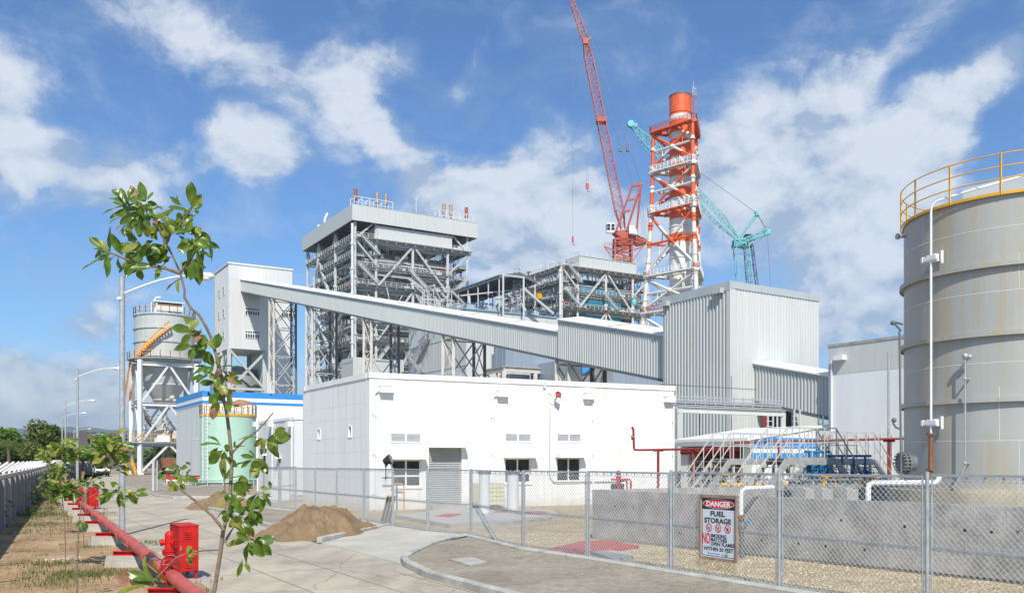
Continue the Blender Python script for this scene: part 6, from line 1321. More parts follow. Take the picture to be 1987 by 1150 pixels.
# ================================================================ BOILER HOUSES
FC = [0, 6.4, 18, 29.5, 36.2]; FS = [0, 16, 31, 42]; LEV = [9, 16, 23, 29.5, 36, 41.3, 46.6, 51.8, 57, 60.5, 65.0]
def boiler(o, roofed, label, seed):
    rd = random.Random(seed); t = T('boiler_house', label, 'boiler house', o); ex = FC[-1]; ey = FS[-1]
    def Q(u, v, z): return o + B3 * u + A3 * v + UP * z
    ST = M['steel'] if roofed else M['steel_tan']
    colset = [(u, 0) for u in FC] + [(0, v) for v in FS[1:]] + [(ex, v) for v in FS[1:]] + [(u, ey) for u in FC[1:-1]] + [(FC[1], FS[1]), (FC[3], FS[1])]
    topz = 70 if roofed else 65
    for u, v in colset:
        m = MB(); h = topz if (u in (0, ex) or roofed) else 65; m.beam(Q(u, v, 0), Q(u, v, h), .72 if v == 0 or u == 0 else .6)
        for z in (22, 38, 54): m.beam(Q(u, v, z - .3), Q(u, v, z + .3), 1.2)
        t.part('column', m, ST)
    # perimeter beams and decks, level by level; side = (start, along, out, length)
    sides = [((0, 0), B3, -A3, ex), ((0, 0), A3, -B3, ey), ((ex, 0), A3, B3, ey)]
    for k, z in enumerate(LEV):
        m = MB(); deck = MB(); rl = MB()
        for si, ((u, v), d, out, L) in enumerate(sides):
            p = o + B3 * u + A3 * v; big = k in (0, 2, 4, 6, 7, 10)
            ext = 1.6 if (k in (10, 7, 6, 4) and si == 0) else .7
            if si == 0 and k == 9: continue
            a0 = 0 if not (si == 1 and k in (8, 5, 3)) else FS[1]; a1 = L if not (si == 1 and k in (9, 6)) else FS[2]
            if si == 0 and k == 8: a1 = FC[3] + 1
            m.ibeam(p + d * a0 + UP * z, p + d * (a1 + (1.2 if si == 0 else 0)) + UP * z, .5, 1.0 if big else .65)
            w0 = 2.6
            deck.slab(p, d, a0, a1 + (1.2 if si == 0 else 0), -ext, w0, z + .35, z + .45, -out)
            m.beam(p + d * a0 - out * w0 + UP * z, p + d * a1 - out * w0 + UP * z, .3, .5)
            n = int((a1 - a0) / 2.9)
            for i in range(n + 1): q = p + d * (a0 + (a1 - a0) * i / max(1, n)) + UP * (z - .1); m.beam(q + out * ext, q - out * w0, .18, .3)
            q0, q1 = p + out * (ext - .1) + d * a0 + UP * (z + .45), p + out * (ext - .1) + d * a1 + UP * (z + .45); rl.rail([q0, q1], 1.15, 1.7, .085, 1)
            q0, q1 = p - out * w0 + d * (a0 + 2) + UP * (z + .45), p - out * w0 + d * (a1 - 2) + UP * (z + .45); rl.rail([q0, q1], 1.15, 2.2, .08, 1)
        # cable trays, pipes and hangers under each deck
        pp = MB()
        for j in range(13):
            zz = z - rd.uniform(.4, 1.7); off = rd.uniform(.2, 2.2); a = rd.uniform(0, ex * .5); b = a + rd.uniform(6, 20)
            pp.beam(Q(a, off, zz), Q(min(b, ex), off, zz), rd.choice((.15, .22, .35)))
            a = rd.uniform(0, ey * .5); b = a + rd.uniform(6, 22); pp.beam(Q(off, a, zz), Q(off, min(b, ey), zz), rd.choice((.15, .22, .35)))
        for j in range(88):
            u = rd.uniform(0, ex); h = rd.uniform(1, 3.6); pp.beam(Q(u, 2.7 + rd.uniform(0, 2), z - h), Q(u, 2.7 + rd.uniform(0, 2), z), rd.choice((.1, .16, .26)))
            v = rd.uniform(0, ey); pp.beam(Q(2.7 + rd.uniform(0, 2), v, z - h), Q(2.7, v, z), rd.choice((.1, .16, .3)))
        for j in range(9):
            u = rd.uniform(1, ex - 1); pp.box(Q(u, rd.uniform(1, 3.2), z + 1.1), (rd.uniform(.6, 1.8), 1, rd.uniform(.8, 1.8)), B3); v = rd.uniform(1, ey - 1); pp.box(Q(rd.uniform(1, 3), v, z + 1.1), (1, rd.uniform(.6, 2), rd.uniform(.8, 1.8)), B3)
        t.part('beam_ring', m, ST); t.part('deck', deck, M['steel']); t.part('railing', rl, M['offwhite']); t.part('piping', pp, M['steel'] if k % 2 else M['clad2'])
    for j in range(26):
        rp = MB()
        z = rd.choice(LEV) + rd.uniform(1, 3); v = rd.uniform(0, ey - 3); 
        if rd.random() < .5: rp.box(Q(rd.uniform(.5, 2.5), v, z), (1, 1.2, 1.2), B3)
        else: u = rd.uniform(0, ex - 6); rp.beam(Q(u, 2.4, z), Q(u + rd.uniform(2, 8), 2.4, z), .3)
        t.part('fire_piping', rp, M['dred'])
    # diagonal bracing
    br = MB()
    def X(u0, v0, z0, u1, v1, z1, w=.55): br.beam(Q(u0, v0, z0), Q(u1, v1, z1), w)
    for za, zb_ in ((65, 51.8), (51.8, 36), (36, 16)):
        X(18, -.3, za, 6.4, -.3, zb_); X(18, -.3, za, 29.5, -.3, zb_)
    X(0, -.4, 64.5, 6.4, -.4, 58, .5); X(36.2, -.3, 64.5, 29.5, -.3, 58, .5); X(0, -.3, 46.6, 6.4, -.3, 36, .5); X(36.2, -.3, 51, 29.5, -.3, 41, .5); X(0, -.3, 29, 6.4, -.3, 16, .5)
    for za, zb_ in ((64.5, 47), (46, 30), (29, 8)): X(-.3, 31, za, -.3, 16, zb_, .75); X(-.3, 31, zb_, -.3, 42, za - 6, .6); X(-.3, 0, zb_ + 4, -.3, 16, zb_ - 6, .6)
    if roofed:
        for a, b in ((0, 5.5), (36.2, 31)): X(b, 0, 70, a, 0, 65.2, .45)
        for a, b in ((3, 0.5), (13, 16), (19, 16), (28, 31), (34, 31), (39, 42)): X(0, a, 65.4, 0, b, 70, .45)
    t.part('bracing', br, ST)
    # furnace body
    c1 = MB()
    c1.slab(Q(5.2, 4.6, 0), B3, 0, ex - 9, 0, 12, 14, 50.5, A3); c1.slab(Q(8, 5, 0), B3, 0, ex - 13, 0, 11, 50.5, 63, A3); t.part('furnace_casing', c1, M['duct'] if roofed else M['teal'])
    c2 = MB()
    for k in range(22): z = 17 + k * 2.1; c2.slab(Q(5.2, 4.6, 0), B3, 0 if z < 50 else 2.8, ex - 9 if z < 50 else ex - 10.3, -.35, -.001, z, z + .5, A3)
    t.part('buckstay', c2, M['steel'] if roofed else M['steel_dk'])
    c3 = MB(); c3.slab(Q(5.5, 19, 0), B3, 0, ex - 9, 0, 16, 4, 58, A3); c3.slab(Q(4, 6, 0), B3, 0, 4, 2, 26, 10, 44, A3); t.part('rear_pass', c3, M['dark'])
    c3 = MB(); c3.slab(Q(3.2, 33, 0), B3, 0, 8, 0, 7, 50, 62, A3); c3.lathe(Q(5.2, 14, 0), [(0, 18), (1.2, 22), (3.6, 30), (3.6, 44), (0, 46)], 20); c3.lathe(Q(5.2, 27, 0), [(0, 18), (1.2, 22), (3.6, 30), (3.6, 44), (0, 46)], 20); t.part('cyclone', c3, M['duct'], sm=40)
    lo = MB()
    for k in range(4): lo.path([Q(-.6, 4 + k * 9, 12 + k), Q(1, 6 + k * 9, 22), Q(4, 8 + k * 9, 26)], .9, 12)
    t.part('duct', lo, M['steel_dk'], sm=40); lo = MB(); lo.path([Q(32, .8, 54.5), Q(35, 1.5, 54.2), Q(36.5, 4, 54)], 1.0, 12); t.part('duct', lo, M['steel_dk'], sm=40)
    ca = MB(); ca.slab(Q(6.6, -.5, 0), B3, 0, 24, 0, 8, 65.6, 69.5, A3); 
    for k in range(9): ca.slab(Q(6.6, -.5, 0), B3, k * 2.98, k * 2.98 + .18, -.14, 0, 65.8, 69.3, A3)
    for k in (0, 3.9): ca.slab(Q(6.6, -.5, 0), B3, -.1, 24.1, -.2, 0, 65.6 + k * .95, 65.8 + k * .95, A3)
    t.part('penthouse', ca, M['clad'])
    # stairs on the front and left faces
    for a, b, za, zb_ in ((0.6, 6.2, 57, 52.2), (16.2, 21.5, 57, 52.2), (1.5, 6.8, 65, 60.5), (31, 36, 51.8, 57), (22, 27, 36, 41), (6, 11, 29.5, 36)):
        m = MB(); m.stair(Q(a, -1.4, za + .4), Q(b, -1.4, zb_ + .4), A3, 1.1, .12, .35, .08); t.part('stair', m, M['clad2'])
    m = MB(); m.stair(Q(-1.2, 12, 36), Q(-1.2, 6, 41.7), B3, 1.1, .12, .35, .08); t.part('stair', m, M['clad2'])
    m = MB()
    if roofed: m.path([Q(-1.4, 31.4, 10), Q(-1.4, 31.4, 59), Q(-1.4, 30, 61), Q(-1.4, 28, 62.5), Q(-1.4, 27.5, 64.5)], .42, 12)
    m.path([Q(-1.2, -.9, 10), Q(-1.2, -.9, 69 if roofed else 64)], .38, 12)
    for z in range(14, 64, 7): m.tube(Q(-1.2, -.9, z), Q(-1.2, -.9, z + .5), .6, 10)
    t.part('riser_pipe', m, M['offwhite'], sm=40)
    if roofed:
        m = MB(); L1, L2, zt_ = 40.6, 44.8, 74.35; r0 = o - B3 * 1.5 - A3 * 1.5
        m.slab(r0, B3, 0, L1, 0, .3, zt_ - 4.5, zt_, A3); m.slab(r0 + A3 * L2, B3, 0, L1, -.3, 0, zt_ - 4.5, zt_, A3); m.slab(r0, A3, .3, L2 - .3, 0, .3, zt_ - 4.5, zt_, B3); m.slab(r0 + B3 * L1, A3, .3, L2 - .3, -.3, 0, zt_ - 4.5, zt_, B3); f = t.part('roof_fascia', m, M['clad'])
        m = MB(); m.slab(r0, B3, .3, L1 - .3, .3, L2 - .3, zt_ - 1.5, zt_ - 1.2, A3)
        for k in range(10): m.slab(r0, B3, .4, L1 - .4, 1 + k * 4.6, 1.4 + k * 4.6, zt_ - 2.6, zt_ - 1.5, A3)
        t.part('roof_deck', m, M['duct'])
        m = MB()
        for s in (.12, 13.2, 26.5, L1 - .12): m.slab(r0, B3, s - .03, s + .03, -.012, 0, zt_ - 4.4, zt_ - .05, A3)
        for s in (15, 30): m.slab(r0, A3, s - .03, s + .03, -.012, 0, zt_ - 4.4, zt_ - .05, B3)
        m.slab(r0, B3, -.05, L1 + .05, -.06, .35, zt_, zt_ + .12, A3); t.part('fascia_trim', m, M['flash'])
        def vents(u0, us, rust):
            m = MB()
            for v in (1.5, 4.5):
                m.rail([Q(u0, v, zt_), Q(u0 + us[-1] + 1.5, v, zt_)], 3.2, 2.2, .16, 1)
                for i in range(4): m.beam(Q(u0 + i * 2.2, v, zt_), Q(u0 + i * 2.2 + 2.2, v, zt_ + 3), .1)
            g = t.part('silencer_frame', m, M['offwhite'])
            for i, u in enumerate(us):
                m = MB(); m.tube(Q(u0 + u, 3, zt_ + .2), Q(u0 + u, 3, zt_ + 3), .22, 10); m.tube(Q(u0 + u, 3, zt_ + 2.6), Q(u0 + u, 3, zt_ + 5.7), .55, 14); t.part('silencer', m, M['rust2'] if rust[i] else M['rust3'], g, sm=40)
        vents(.3, (1.0, 7.6, 10.4), (1, 0, 0)); vents(27.5, (2.2, 4.6, 10), (0, 0, 1))
        m = MB(); m.tube(Q(0, 31, zt_), Q(0, 31, zt_ + 1.5), .6, 12); t.part('roof_vent', m, M['offwhite']); m = MB(); m.beam(Q(20, 2, zt_), Q(20, 2, zt_ + 6), .12); t.part('aerial', m, M['offwhite']); m = MB(); m.path([Q(0, 25.5, zt_), Q(0, 25.5, zt_ + 2), Q(.6, 25.5, zt_ + 3.4), Q(.9, 25.5, zt_ + 4)], .4, 10); t.part('roof_vent', m, M['offwhite'], sm=40)
    else:
        m = MB(); m.rail([Q(6.6, -.4, 69.5), Q(30.6, -.4, 69.5)], 1.6, 3, .07, 1); m.rail([Q(6.6, -.4, 69.5), Q(6.6, 12, 69.5)], 1.3, 3, .07, 1)
        zs = [(2, 65.4, 14), (0, 66, 20), (1.5, 66.5, 27), (0, 65.5, 34)]
        for k in range(34): u, v = rd.uniform(0, 12), rd.uniform(4, 40); z = 65; h = rd.uniform(.8, 4.2); m.beam(Q(u, v, z), Q(u, v, z + h), .16); m.beam(Q(u, v, z + h), Q(u + rd.uniform(-1, 3), v + rd.uniform(-5, 5), z + h - rd.uniform(0, .6)), .2)
        for k in range(5): m.stair(Q(4 + k * .1, 6 + k * 6, 65.5), Q(4, 10 + k * 6, 68 - k * .3), B3, 1, .1, .3, .08)
        t.part('top_steelwork', m, M['offwhite'])
        m = MB(); m.box(Q(-.2, 14, 57.5), (2.0, 2.8, 1.7), B3); t.part('hoist_box', m, M['yellow'])
        m = MB()
        for z in (60.5, 56.5, 51.5, 46.5, 41): m.slab(Q(8, .6, 0), B3, 0, 17, 0, .6, z - 3.0, z - 1.0, A3)
        t.part('blue_casing', m, M['teal2'])
        m = MB(); m.tube(Q(4, 1, 45), Q(34, 1, 45), .35, 10); m.tube(Q(12, 1.6, 43), Q(34, 1.6, 43), .5, 10); t.part('red_pipe', m, M['dred'], sm=40)
        m = MB(); m.ball(Q(30, 0, 56), 1.3, 12, 8, (.8, .8, 1.2)); t.part('expansion_joint', m, M['cyan'], sm=40)
    return t
M['rust2'] = mat('rust_red_silencer', (.34, .11, .07), .7, 0, .2, 2); M['rust3'] = mat('brown_galvanised_silencer', (.42, .32, .25), .5, .2, .25, 2); M['teal2'] = mat('bright_teal_casing', (.03, .18, .27), .5, 0, .2, .5)
ob = V((-44.6, 252.1, 0)); boiler(ob, True, 'tall open steel boiler house with a grey roof fascia and galleries on every level', 1)
boiler(V((16.2, 289, 0)), False, 'unfinished open steel boiler house without a roof, under the red crane', 2)
# low cladding in front of the boiler foot
p = V((at(685, 240), 240, 0)); m = MB(); z = zof(692, 240); m.slab(p, B3, 0, 15, 0, .3, 0, z, A3); m.slab(p, A3, .3, 9, 0, .3, 0, z, B3); m.slab(p, B3, 0, 15, .3, 9, z - 1.5, z - 1.2, A3)
for k in range(17): m.slab(p, B3, k * .9, k * .9 + .1, -.08, 0, 0, z, A3)
one('boiler_annex', 'low pale ribbed annex at the foot of the roofed boiler house', 'building', m, M['clad'], p)
# ================================================================ PRECIPITATOR WITH CANOPY
e0 = V((at(904, 205), 205, 0)); ze = zof(600, 205); t = T('precipitator', 'big grey clad precipitator block with blue rails on its roof behind the conveyor', 'plant building', e0)
Wd = 26; m = MB(); m.slab(e0, B3, 0, Wd, 0, 31.5, 0, ze, A3); t.part('casing', m, M['clad'])
m = MB()
for k in range(9): m.slab(e0, B3, k * 3.2, k * 3.2 + .12, 0, .06, 0, ze, -A3)
for k in range(8): m.slab(e0, A3, k * 4.2, k * 4.2 + .12, 0, .06, 0, ze, -B3)
for z in (10, 17, 24, 31): m.slab(e0, A3, 0, 31.5, 0, .09, z, z + .15, -B3)
t.part('panel_joint', m, M['flash'])
m = MB(); m.slab(e0, B3, -.3, Wd + .3, -.3, 31.8, ze, ze + .35, A3); t.part('roof_edge', m, M['blue2'] if 'blue2' in M else M['blue'])
m = MB(); m.rail([e0 + UP * ze, e0 + B3 * Wd + UP * ze], 1.6, 2.4, .09, 1); m.rail([e0 + UP * ze, e0 + A3 * 31 + UP * ze], 1.6, 2.4, .09, 1); m.rail([e0 + UP * ze + A3 * 5, e0 + B3 * Wd + A3 * 5 + UP * ze], 2.0, 2, .11, 1); t.part('blue_railing', m, M['dblue2'] if 'dblue2' in M else M['blue'])
m = MB()
for u in range(4):
    for v in range(4): c = e0 + B3 * (3 + u * 6) + A3 * (4 + v * 7); m.box(c + UP * (ze + 1), (2.2, 2, 1.5), B3)
t.part('transformer', m, M['clad2'])
# canopy: near corner (968,532)
zc = zof(532, 207); c0 = V((at(968, 207), 207, 0)); lc = 36; m = MB(); wdt = 8.2
o = []
for v in (0, lc):
    q = c0 + A3 * v; o += [q + UP * (zc - .1), q + B3 * 6.0 + UP * (zc + 1.1), q + B3 * 6 + UP * (zc + .8), q + UP * (zc - .4), q + B3 * 10.5 + UP * (zc - .3), q + B3 * 10.5 + UP * (zc - .6)]
m.add(o, [(0, 1, 7, 6), (2, 3, 9, 8), (0, 3, 2, 1), (6, 7, 8, 9), (0, 6, 9, 3), (1, 4, 10, 7), (2, 8, 11, 5), (4, 5, 11, 10), (1, 2, 5, 4), (7, 10, 11, 8)]); t.part('canopy_roof', m, M['steel_dk'])
m = MB()
for k in range(16): q = c0 + A3 * (lc * k / 15); m.beam(q + UP * (zc - .7), q + B3 * 6 + UP * (zc + .5), .3, .5); m.beam(q + B3 * 6 + UP * (zc + .5), q + B3 * 10.5 + UP * (zc - .9), .3, .5)
for u, dz in ((.1, -.8), (3, -.2), (6, .4), (10.3, -1)): m.beam(c0 + B3 * u + UP * (zc + dz), c0 + B3 * u + A3 * lc + UP * (zc + dz), .3, .4)
t.part('purlin', m, M['steel_dk'])
for k in range(8):
    for u in (.2, 10.2): m = MB(); q = c0 + A3 * (.2 + (lc - .5) * k / 7) + B3 * u; m.beam(q + UP * ze, q + UP * (zc - .9), .28); t.part('canopy_post', m, M['steel'])
m = MB(); g_ = c0 - A3 * 1.5 + B3 * .3
for u in (0, 5.6): m.beam(g_ + B3 * u + UP * (ze - 4), g_ + B3 * u + UP * (zc - .2), .42)
m.beam(g_ + UP * (zc - .4), g_ + B3 * 5.6 + UP * (zc - .4), .4); m.beam(g_ + B3 * 5.6 + UP * (zc - 3), g_ + B3 * 14 + UP * (ze + .3), .55); m.beam(g_ - B3 * 8 + A3 * 6 + UP * (zc - 5), g_ + B3 * 8 + A3 * 6 + UP * (zc - 2), .3); t.part('portal_frame', m, M['clad2'])
m = MB(); q = V((at(1003, 206), 206, 0)); m.lattice(V((q.x, 214, ze)), V((q.x, 214, zof(507, 214))), 1.7, 1.7, 16, .16, .1); t.part('ladder_mast', m, M['galv'])
m = MB(); rd = random.Random(77)
for k in range(120): q = e0 + B3 * rd.uniform(-5, 24) + A3 * rd.uniform(12, 36) + UP * (ze + rd.uniform(.5, 8)); e_ = q + V((rd.uniform(-4, 4), rd.uniform(-4, 4), rd.choice((0, 0, 3, -3)))); m.beam(q, e_, rd.choice((.2, .35, .5))); m.beam(V((q.x, q.y, ze)), q, .2)
for k in range(16): q = e0 + B3 * rd.uniform(0, 24) + A3 * rd.uniform(12, 34) + UP * ze; m.box(q + UP * 2, (rd.uniform(1, 3), rd.uniform(1, 3), rd.uniform(2, 5)), B3)
t.part('duct_steelwork', m, M['steel'])
m = MB(); q = P(832, 662, 214); nn = -B3
for a, b in (((836, 656), (812, 698)), ((800, 690), (824, 722)), ((830, 722), (850, 660))):
    pa = e0 + A3 * along(e0, A3, a[0]) - B3 * .9; pb = e0 + A3 * along(e0, A3, b[0]) - B3 * .9
    if a[0] != 830: m.stair(V((pa.x, pa.y, zof(a[1], pa.y))), V((pb.x, pb.y, zof(b[1], pb.y))), B3, 1.2, .14, .4, .1)
s1 = along(e0, A3, 798); s2 = along(e0, A3, 806); z = zof(692, (e0 + A3 * s1).y); m.slab(e0, A3, s2, s1, -1.6, 0, z - .1, z, B3); m.rail([e0 + A3 * s2 - B3 * 1.6 + UP * z, e0 + A3 * s1 - B3 * 1.6 + UP * z], 1.2, 1, .1, 1); t.part('stair', m, M['steel'])
# ================================================================ SILVER BAG HOUSE UNDER THE CONVEYOR
f0 = V((at(981, 132), 132, 0)); t = T('silver_enclosure', 'bluish silver sheet metal enclosure raised on a pale frame under the conveyor', 'enclosure', f0); zt_ = zof(668, 132); zb_ = zof(710, 132); L = along(f0, B3, 1128); ld = along(f0, A3, 958)
m = MB(); m.slab(f0, B3, 0, L, 0, ld, zb_, zt_, A3)
for k in range(12): m.slab(f0, B3, k * L / 12, k * L / 12 + .08, -.05, 0, zb_, zt_, A3)
for k in range(4): m.slab(f0, A3, k * ld / 4, k * ld / 4 + .08, -.05, 0, zb_, zt_, B3)
m.slab(f0, A3, ld, ld + 1.2, .3, 6, zb_, zt_ - 1, B3); t.part('cladding', m, M['alu'])
m = MB()
for s in (-.6, .8, 1, 0): pass
m.ibeam(f0 - B3 * .6 - A3 * .6 + UP * (zb_ - .5), f0 + B3 * (L + 1) - A3 * .6 + UP * (zb_ - .5), .5, .8); m.ibeam(f0 - B3 * .6 - A3 * .6 + UP * (zb_ - .5), f0 - B3 * .6 + A3 * (ld + 1.5) + UP * (zb_ - .5), .5, .8)
for u in (-.6, 4.9, 9.8, L + 1): m.beam(f0 + B3 * u - A3 * .6, f0 + B3 * u - A3 * .6 + UP * (zb_ - .9), .6)
for v in (ld * .5, ld + 1.5): m.beam(f0 - B3 * .6 + A3 * v, f0 - B3 * .6 + A3 * v + UP * (zb_ - .9), .5)
m.beam(f0 - B3 * .6 + UP * (zb_ - 1), f0 - B3 * .6 + A3 * ld * .5 + UP * (zb_ - 4), .35); m.beam(f0 - B3 * .6 + A3 * (ld + 1) + UP * (zb_ - 1), f0 - B3 * .6 + A3 * ld * .5 + UP * (zb_ - 4), .35); m.beam(f0 + B3 * 9.6 + UP * (zb_ - 1), f0 + B3 * 6.8 + UP * (zb_ - 4.5), .4); t.part('frame', m, M['steel_tan'])
m = MB(); m.slab(f0, B3, 1.2, 4.6, .5, 3, zb_ - 8, zb_ - 1, A3); m.slab(f0, B3, 5.2, 9.6, 2.5, 5, 0, zb_ - 1.5, A3); m.slab(f0, B3, 10.2, L, .5, 4, 0, zb_ - 1, A3); t.part('hopper', m, M['alu'])
m = MB(); m.box(f0 + B3 * 7.2 + UP * (zb_ - 3.2), (1.8, .8, 2), B3); t.part('instrument_box', m, M['offwhite'])
f1 = V((at(1150, 128), 128, 0)); t = T('sheet_metal_hall', 'long low hall of bluish sheet metal seen under the right end of the conveyor', 'building', f1); m = MB(); m.slab(f1 - B3 * 3, B3, 0, 34, 0, 12, 0, zof(696, 128), A3); 
for k in range(34): m.slab(f1 - B3 * 3, B3, k, k + .08, -.05, 0, 0, zof(696, 128), A3)
t.part('cladding', m, M['alu'])
m = MB(); q = P(1128, 700, 118); m.prism([q, P(1156, 704, 118), P(1148, 714, 118), P(1132, 726, 118), P(1130, 722, 118)], V((.3, 2, 0))); one('blue_chute', 'bright blue triangular chute cover under the conveyor beside the silver enclosure', 'chute', m, M['blue'], P(1128, 726, 118))
m = MB(); m.slab(V((at(1150, 119), 119, 0)), B3, -1.6, 3.5, 0, 3, 0, zof(705, 119), A3); one('grey_duct', 'dark grey sloping duct behind the nearest conveyor trestle', 'duct', m, M['duct'], V((at(1150, 119), 119, 0)))
# ================================================================ CHIMNEY
OR = (.78, .13, .03); WH = (.74, .73, .70); Ys = 237; sx = at(1320.5, Ys); sc0 = V((sx, Ys, 0)); zs = lambda y: zof(y, Ys - 3)
fl = [(640, WH), (467, OR), (456, WH), (423, OR), (406, WH), (382, OR), (361, WH), (340, OR), (314, WH), (302, OR), (268, WH), (256, OR), (232, WH), (221, OR)]
bands = []
for i, (y, c) in enumerate(fl): bands.append((zs(fl[i + 1][0]) if i + 1 < len(fl) else 120, c))
M['flue'] = banded('flue_banding', [(zs(467), WH)] + [(zs(y2), c) for (y1, c), (y2, _) in zip(fl[1:], fl[2:])] + [(120, OR)])
lb = [(0, WH)]; ys_ = [585, 562, 540, 520, 492, 462, 448, 418, 398, 384, 362, 345, 333, 312, 300, 285, 275]
M['legp'] = banded('leg_banding', [(zs(530), WH), (zs(520), OR), (zs(474), WH), (zs(462), OR), (zs(440), WH), (zs(424), OR), (zs(388), WH), (zs(364), OR), (zs(352), WH), (zs(332), OR), (zs(315), WH), (zs(284), OR), (zs(274), WH), (120, OR)])
M['brp'] = banded('brace_banding', [(zs(525), WH), (zs(519), OR), (zs(474), WH), (zs(455), OR), (zs(434), WH), (zs(408), OR), (zs(385), WH), (zs(372), OR), (zs(357), WH), (zs(345), OR), (zs(316), WH), (zs(300), OR), (zs(282), WH), (zs(266), OR)] + [(120, OR)])
t = T('chimney', 'orange and white banded chimney inside a three legged tubular steel tower', 'chimney', sc0)
m = MB(); rf = 2.92; m.lathe(sc0, [(rf, 0), (rf, zs(215)), (rf + .14, zs(214)), (rf + .14, zs(212)), (rf, zs(211)), (rf, zs(179)), (rf - .2, zs(179)), (rf - .2, zs(186)), (0, zs(190))], 40)
t.part('flue', m, M['flue'], sm=40)
for y in (595, 568, 530, 497, 450, 436, 408, 375, 345, 300, 258):
    m = MB(); m.lathe(sc0, [(rf, zs(y) - .12), (rf + .2, zs(y) - .12), (rf + .2, zs(y) + .12), (rf, zs(y) + .12)], 40); t.part('flue_ring', m, M['flue'])
m = MB(); m.lathe(sc0, [(rf + .02, zs(179) - .2), (rf + .1, zs(179) - .2), (rf + .1, zs(179) + .25), (rf - .25, zs(179) + .25), (rf - .25, zs(186))], 40); t.part('rim', m, M['steel_dk'])
zt_ = zs(243); RT = [(0, 13.4), (30, 11), (43.7, 9.6), (56, 8.55), (70, 7.7), (90, 7.2), (130, 7.0)]
def R(z):
    for (a, p), (b, q) in zip(RT[:-1], RT[1:]):
        if z <= b: return p + (q - p) * (z - a) / (b - a)
    return 7
ang0 = math.radians(270 + 14)
def leg(i, z): a = ang0 + i * 2 * math.pi / 3; return sc0 + V((math.cos(a), math.sin(a), 0)) * R(z) + UP * z
nodes = [0, zs(745), zs(690), zs(600), zs(527), zs(403), zs(322), zt_]
for i in range(3):
    m = MB(); zz = [zt_ * k / 24 for k in range(25)]; m.path([leg(i, z) for z in zz], [(.72 - .22 * z / zt_) for z in zz], 14)
    for z in nodes[1:-1]: p = leg(i, z); m.tube(p - UP * .9, p + UP * .9, 1.05, 14, .75)
    for z in [zt_ * k / 18 for k in range(1, 18)]: p = leg(i, z); m.tube(p - UP * .12, p + UP * .12, .78, 12)
    t.part('leg', m, M['legp'], sm=40)
br = MB()
for z0, z1 in zip(nodes[:-1], nodes[1:]):
    zm = (z0 + z1) / 2
    for i in range(3):
        a, b = leg(i, z0 + 1), leg((i + 1) % 3, z0 + 1); c, d = leg(i, z1 - 1), leg((i + 1) % 3, z1 - 1); mid = (leg(i, zm) + leg((i + 1) % 3, zm)) / 2; la, lb_ = leg(i, zm), leg((i + 1) % 3, zm)
        m = MB(); r = .34 + .05 * (z0 < 50)
        for q in (a, b, c, d): m.tube(q, mid, r, 10)
        m.tube(la, mid, .30, 8); m.tube(lb_, mid, .30, 8); m.ball(mid, .8, 10, 6); m.tube(la.lerp(mid, .5), a.lerp(mid, .5), .16, 6); m.tube(lb_.lerp(mid, .5), d.lerp(mid, .5), .16, 6); t.part('brace', m, M['brp'], sm=40)
        e = sc0 + UP * zm; m = MB(); m.tube(mid, e + (mid - e).normalized() * rf, .22, 8); t.part('tie', m, M['brp'], sm=40)
for k, z in enumerate(nodes[2:]):
    m = MB(); pts = [leg(i, z) for i in range(3)]; P6 = []
    for i in range(3):
        p, q = leg(i, z), leg((i + 1) % 3, z); d = (q - p).normalized(); n = d.cross(UP); n = n if n.dot(p - sc0) > 0 else -n; P6 += [p + n * 1.1 - d * .4, q + n * 1.1 + d * .4]
    for i in range(3):
        p, q = P6[2 * i], P6[2 * i + 1]; n = ((sc0 + UP * z) - (p + q) / 2).normalized() * 1.7; m.add([p, q, q + n, p + n, p - UP * .2, q - UP * .2, q + n - UP * .2, p + n - UP * .2], [(0, 1, 2, 3), (7, 6, 5, 4), (0, 4, 5, 1), (1, 5, 6, 2), (2, 6, 7, 3), (3, 7, 4, 0)])
        m.beam(p - UP * .3, q - UP * .3, .2, .3); m.beam(p + n - UP * .3, q + n - UP * .3, .2, .25)
        for j in range(7): a = p.lerp(q, j / 6); m.beam(a - UP * .4, a + n * 1.5 - UP * .5, .2, .5)
    top_ = k == len(nodes) - 3
    dk = t.part('platform', m, M['orp'] if 'orp' in M else (M['brp'] if not top_ else M['legp']))
    m = MB(); m.rail(P6 + [P6[0]], 1.3, 1.2, .13, 2); t.part('railing', m, M['dr2'] if 'dr2' in M else (M['signw'] if not (top_ or k == 1) else M['crane']), dk)
m = MB(); a = leg(1, 10) if leg(1, 10).x > leg(2, 10).x else leg(2, 10); ri = 1 if leg(1, 10).x > leg(2, 10).x else 2
lp = [leg(ri, z) + V((-1.6, -1.2, 0)) for z in (20, 60, zt_)]
for k in (-.3, .3): m.path([p + V((k, 0, 0)) for p in lp], .06, 6)
z = zt_
while z < zs(185): z += .7; m.beam(sc0 + V((rf + .5, -.3, z)), sc0 + V((rf + .5, .4, z)), .06); m.path([sc0 + V((rf + .5, -.4, z)), sc0 + V((rf + 1.3, -.3, z)), sc0 + V((rf + 1.3, .4, z)), sc0 + V((rf + .5, .4, z))], .05, 5) if int(z / .7) % 3 == 0 else None
for y in (-.35, .4): m.beam(sc0 + V((rf + .5, y, zt_)), sc0 + V((rf + .5, y, zs(170))), .09); m.beam(sc0 + V((rf + 1.3, y, zt_)), sc0 + V((rf + 1.3, y, zs(182))), .07)
t.part('caged_ladder', m, M['crane'])
m = MB(); q = sc0 + V((rf + .6, 0, zs(180))); m.lattice(q, q + UP * 2.6, 1.4, 1.0, 4, .08, .05); m.beam(q + UP * 2, q + UP * 4.4, .07); t.part('lightning_mast', m, M['galv'])
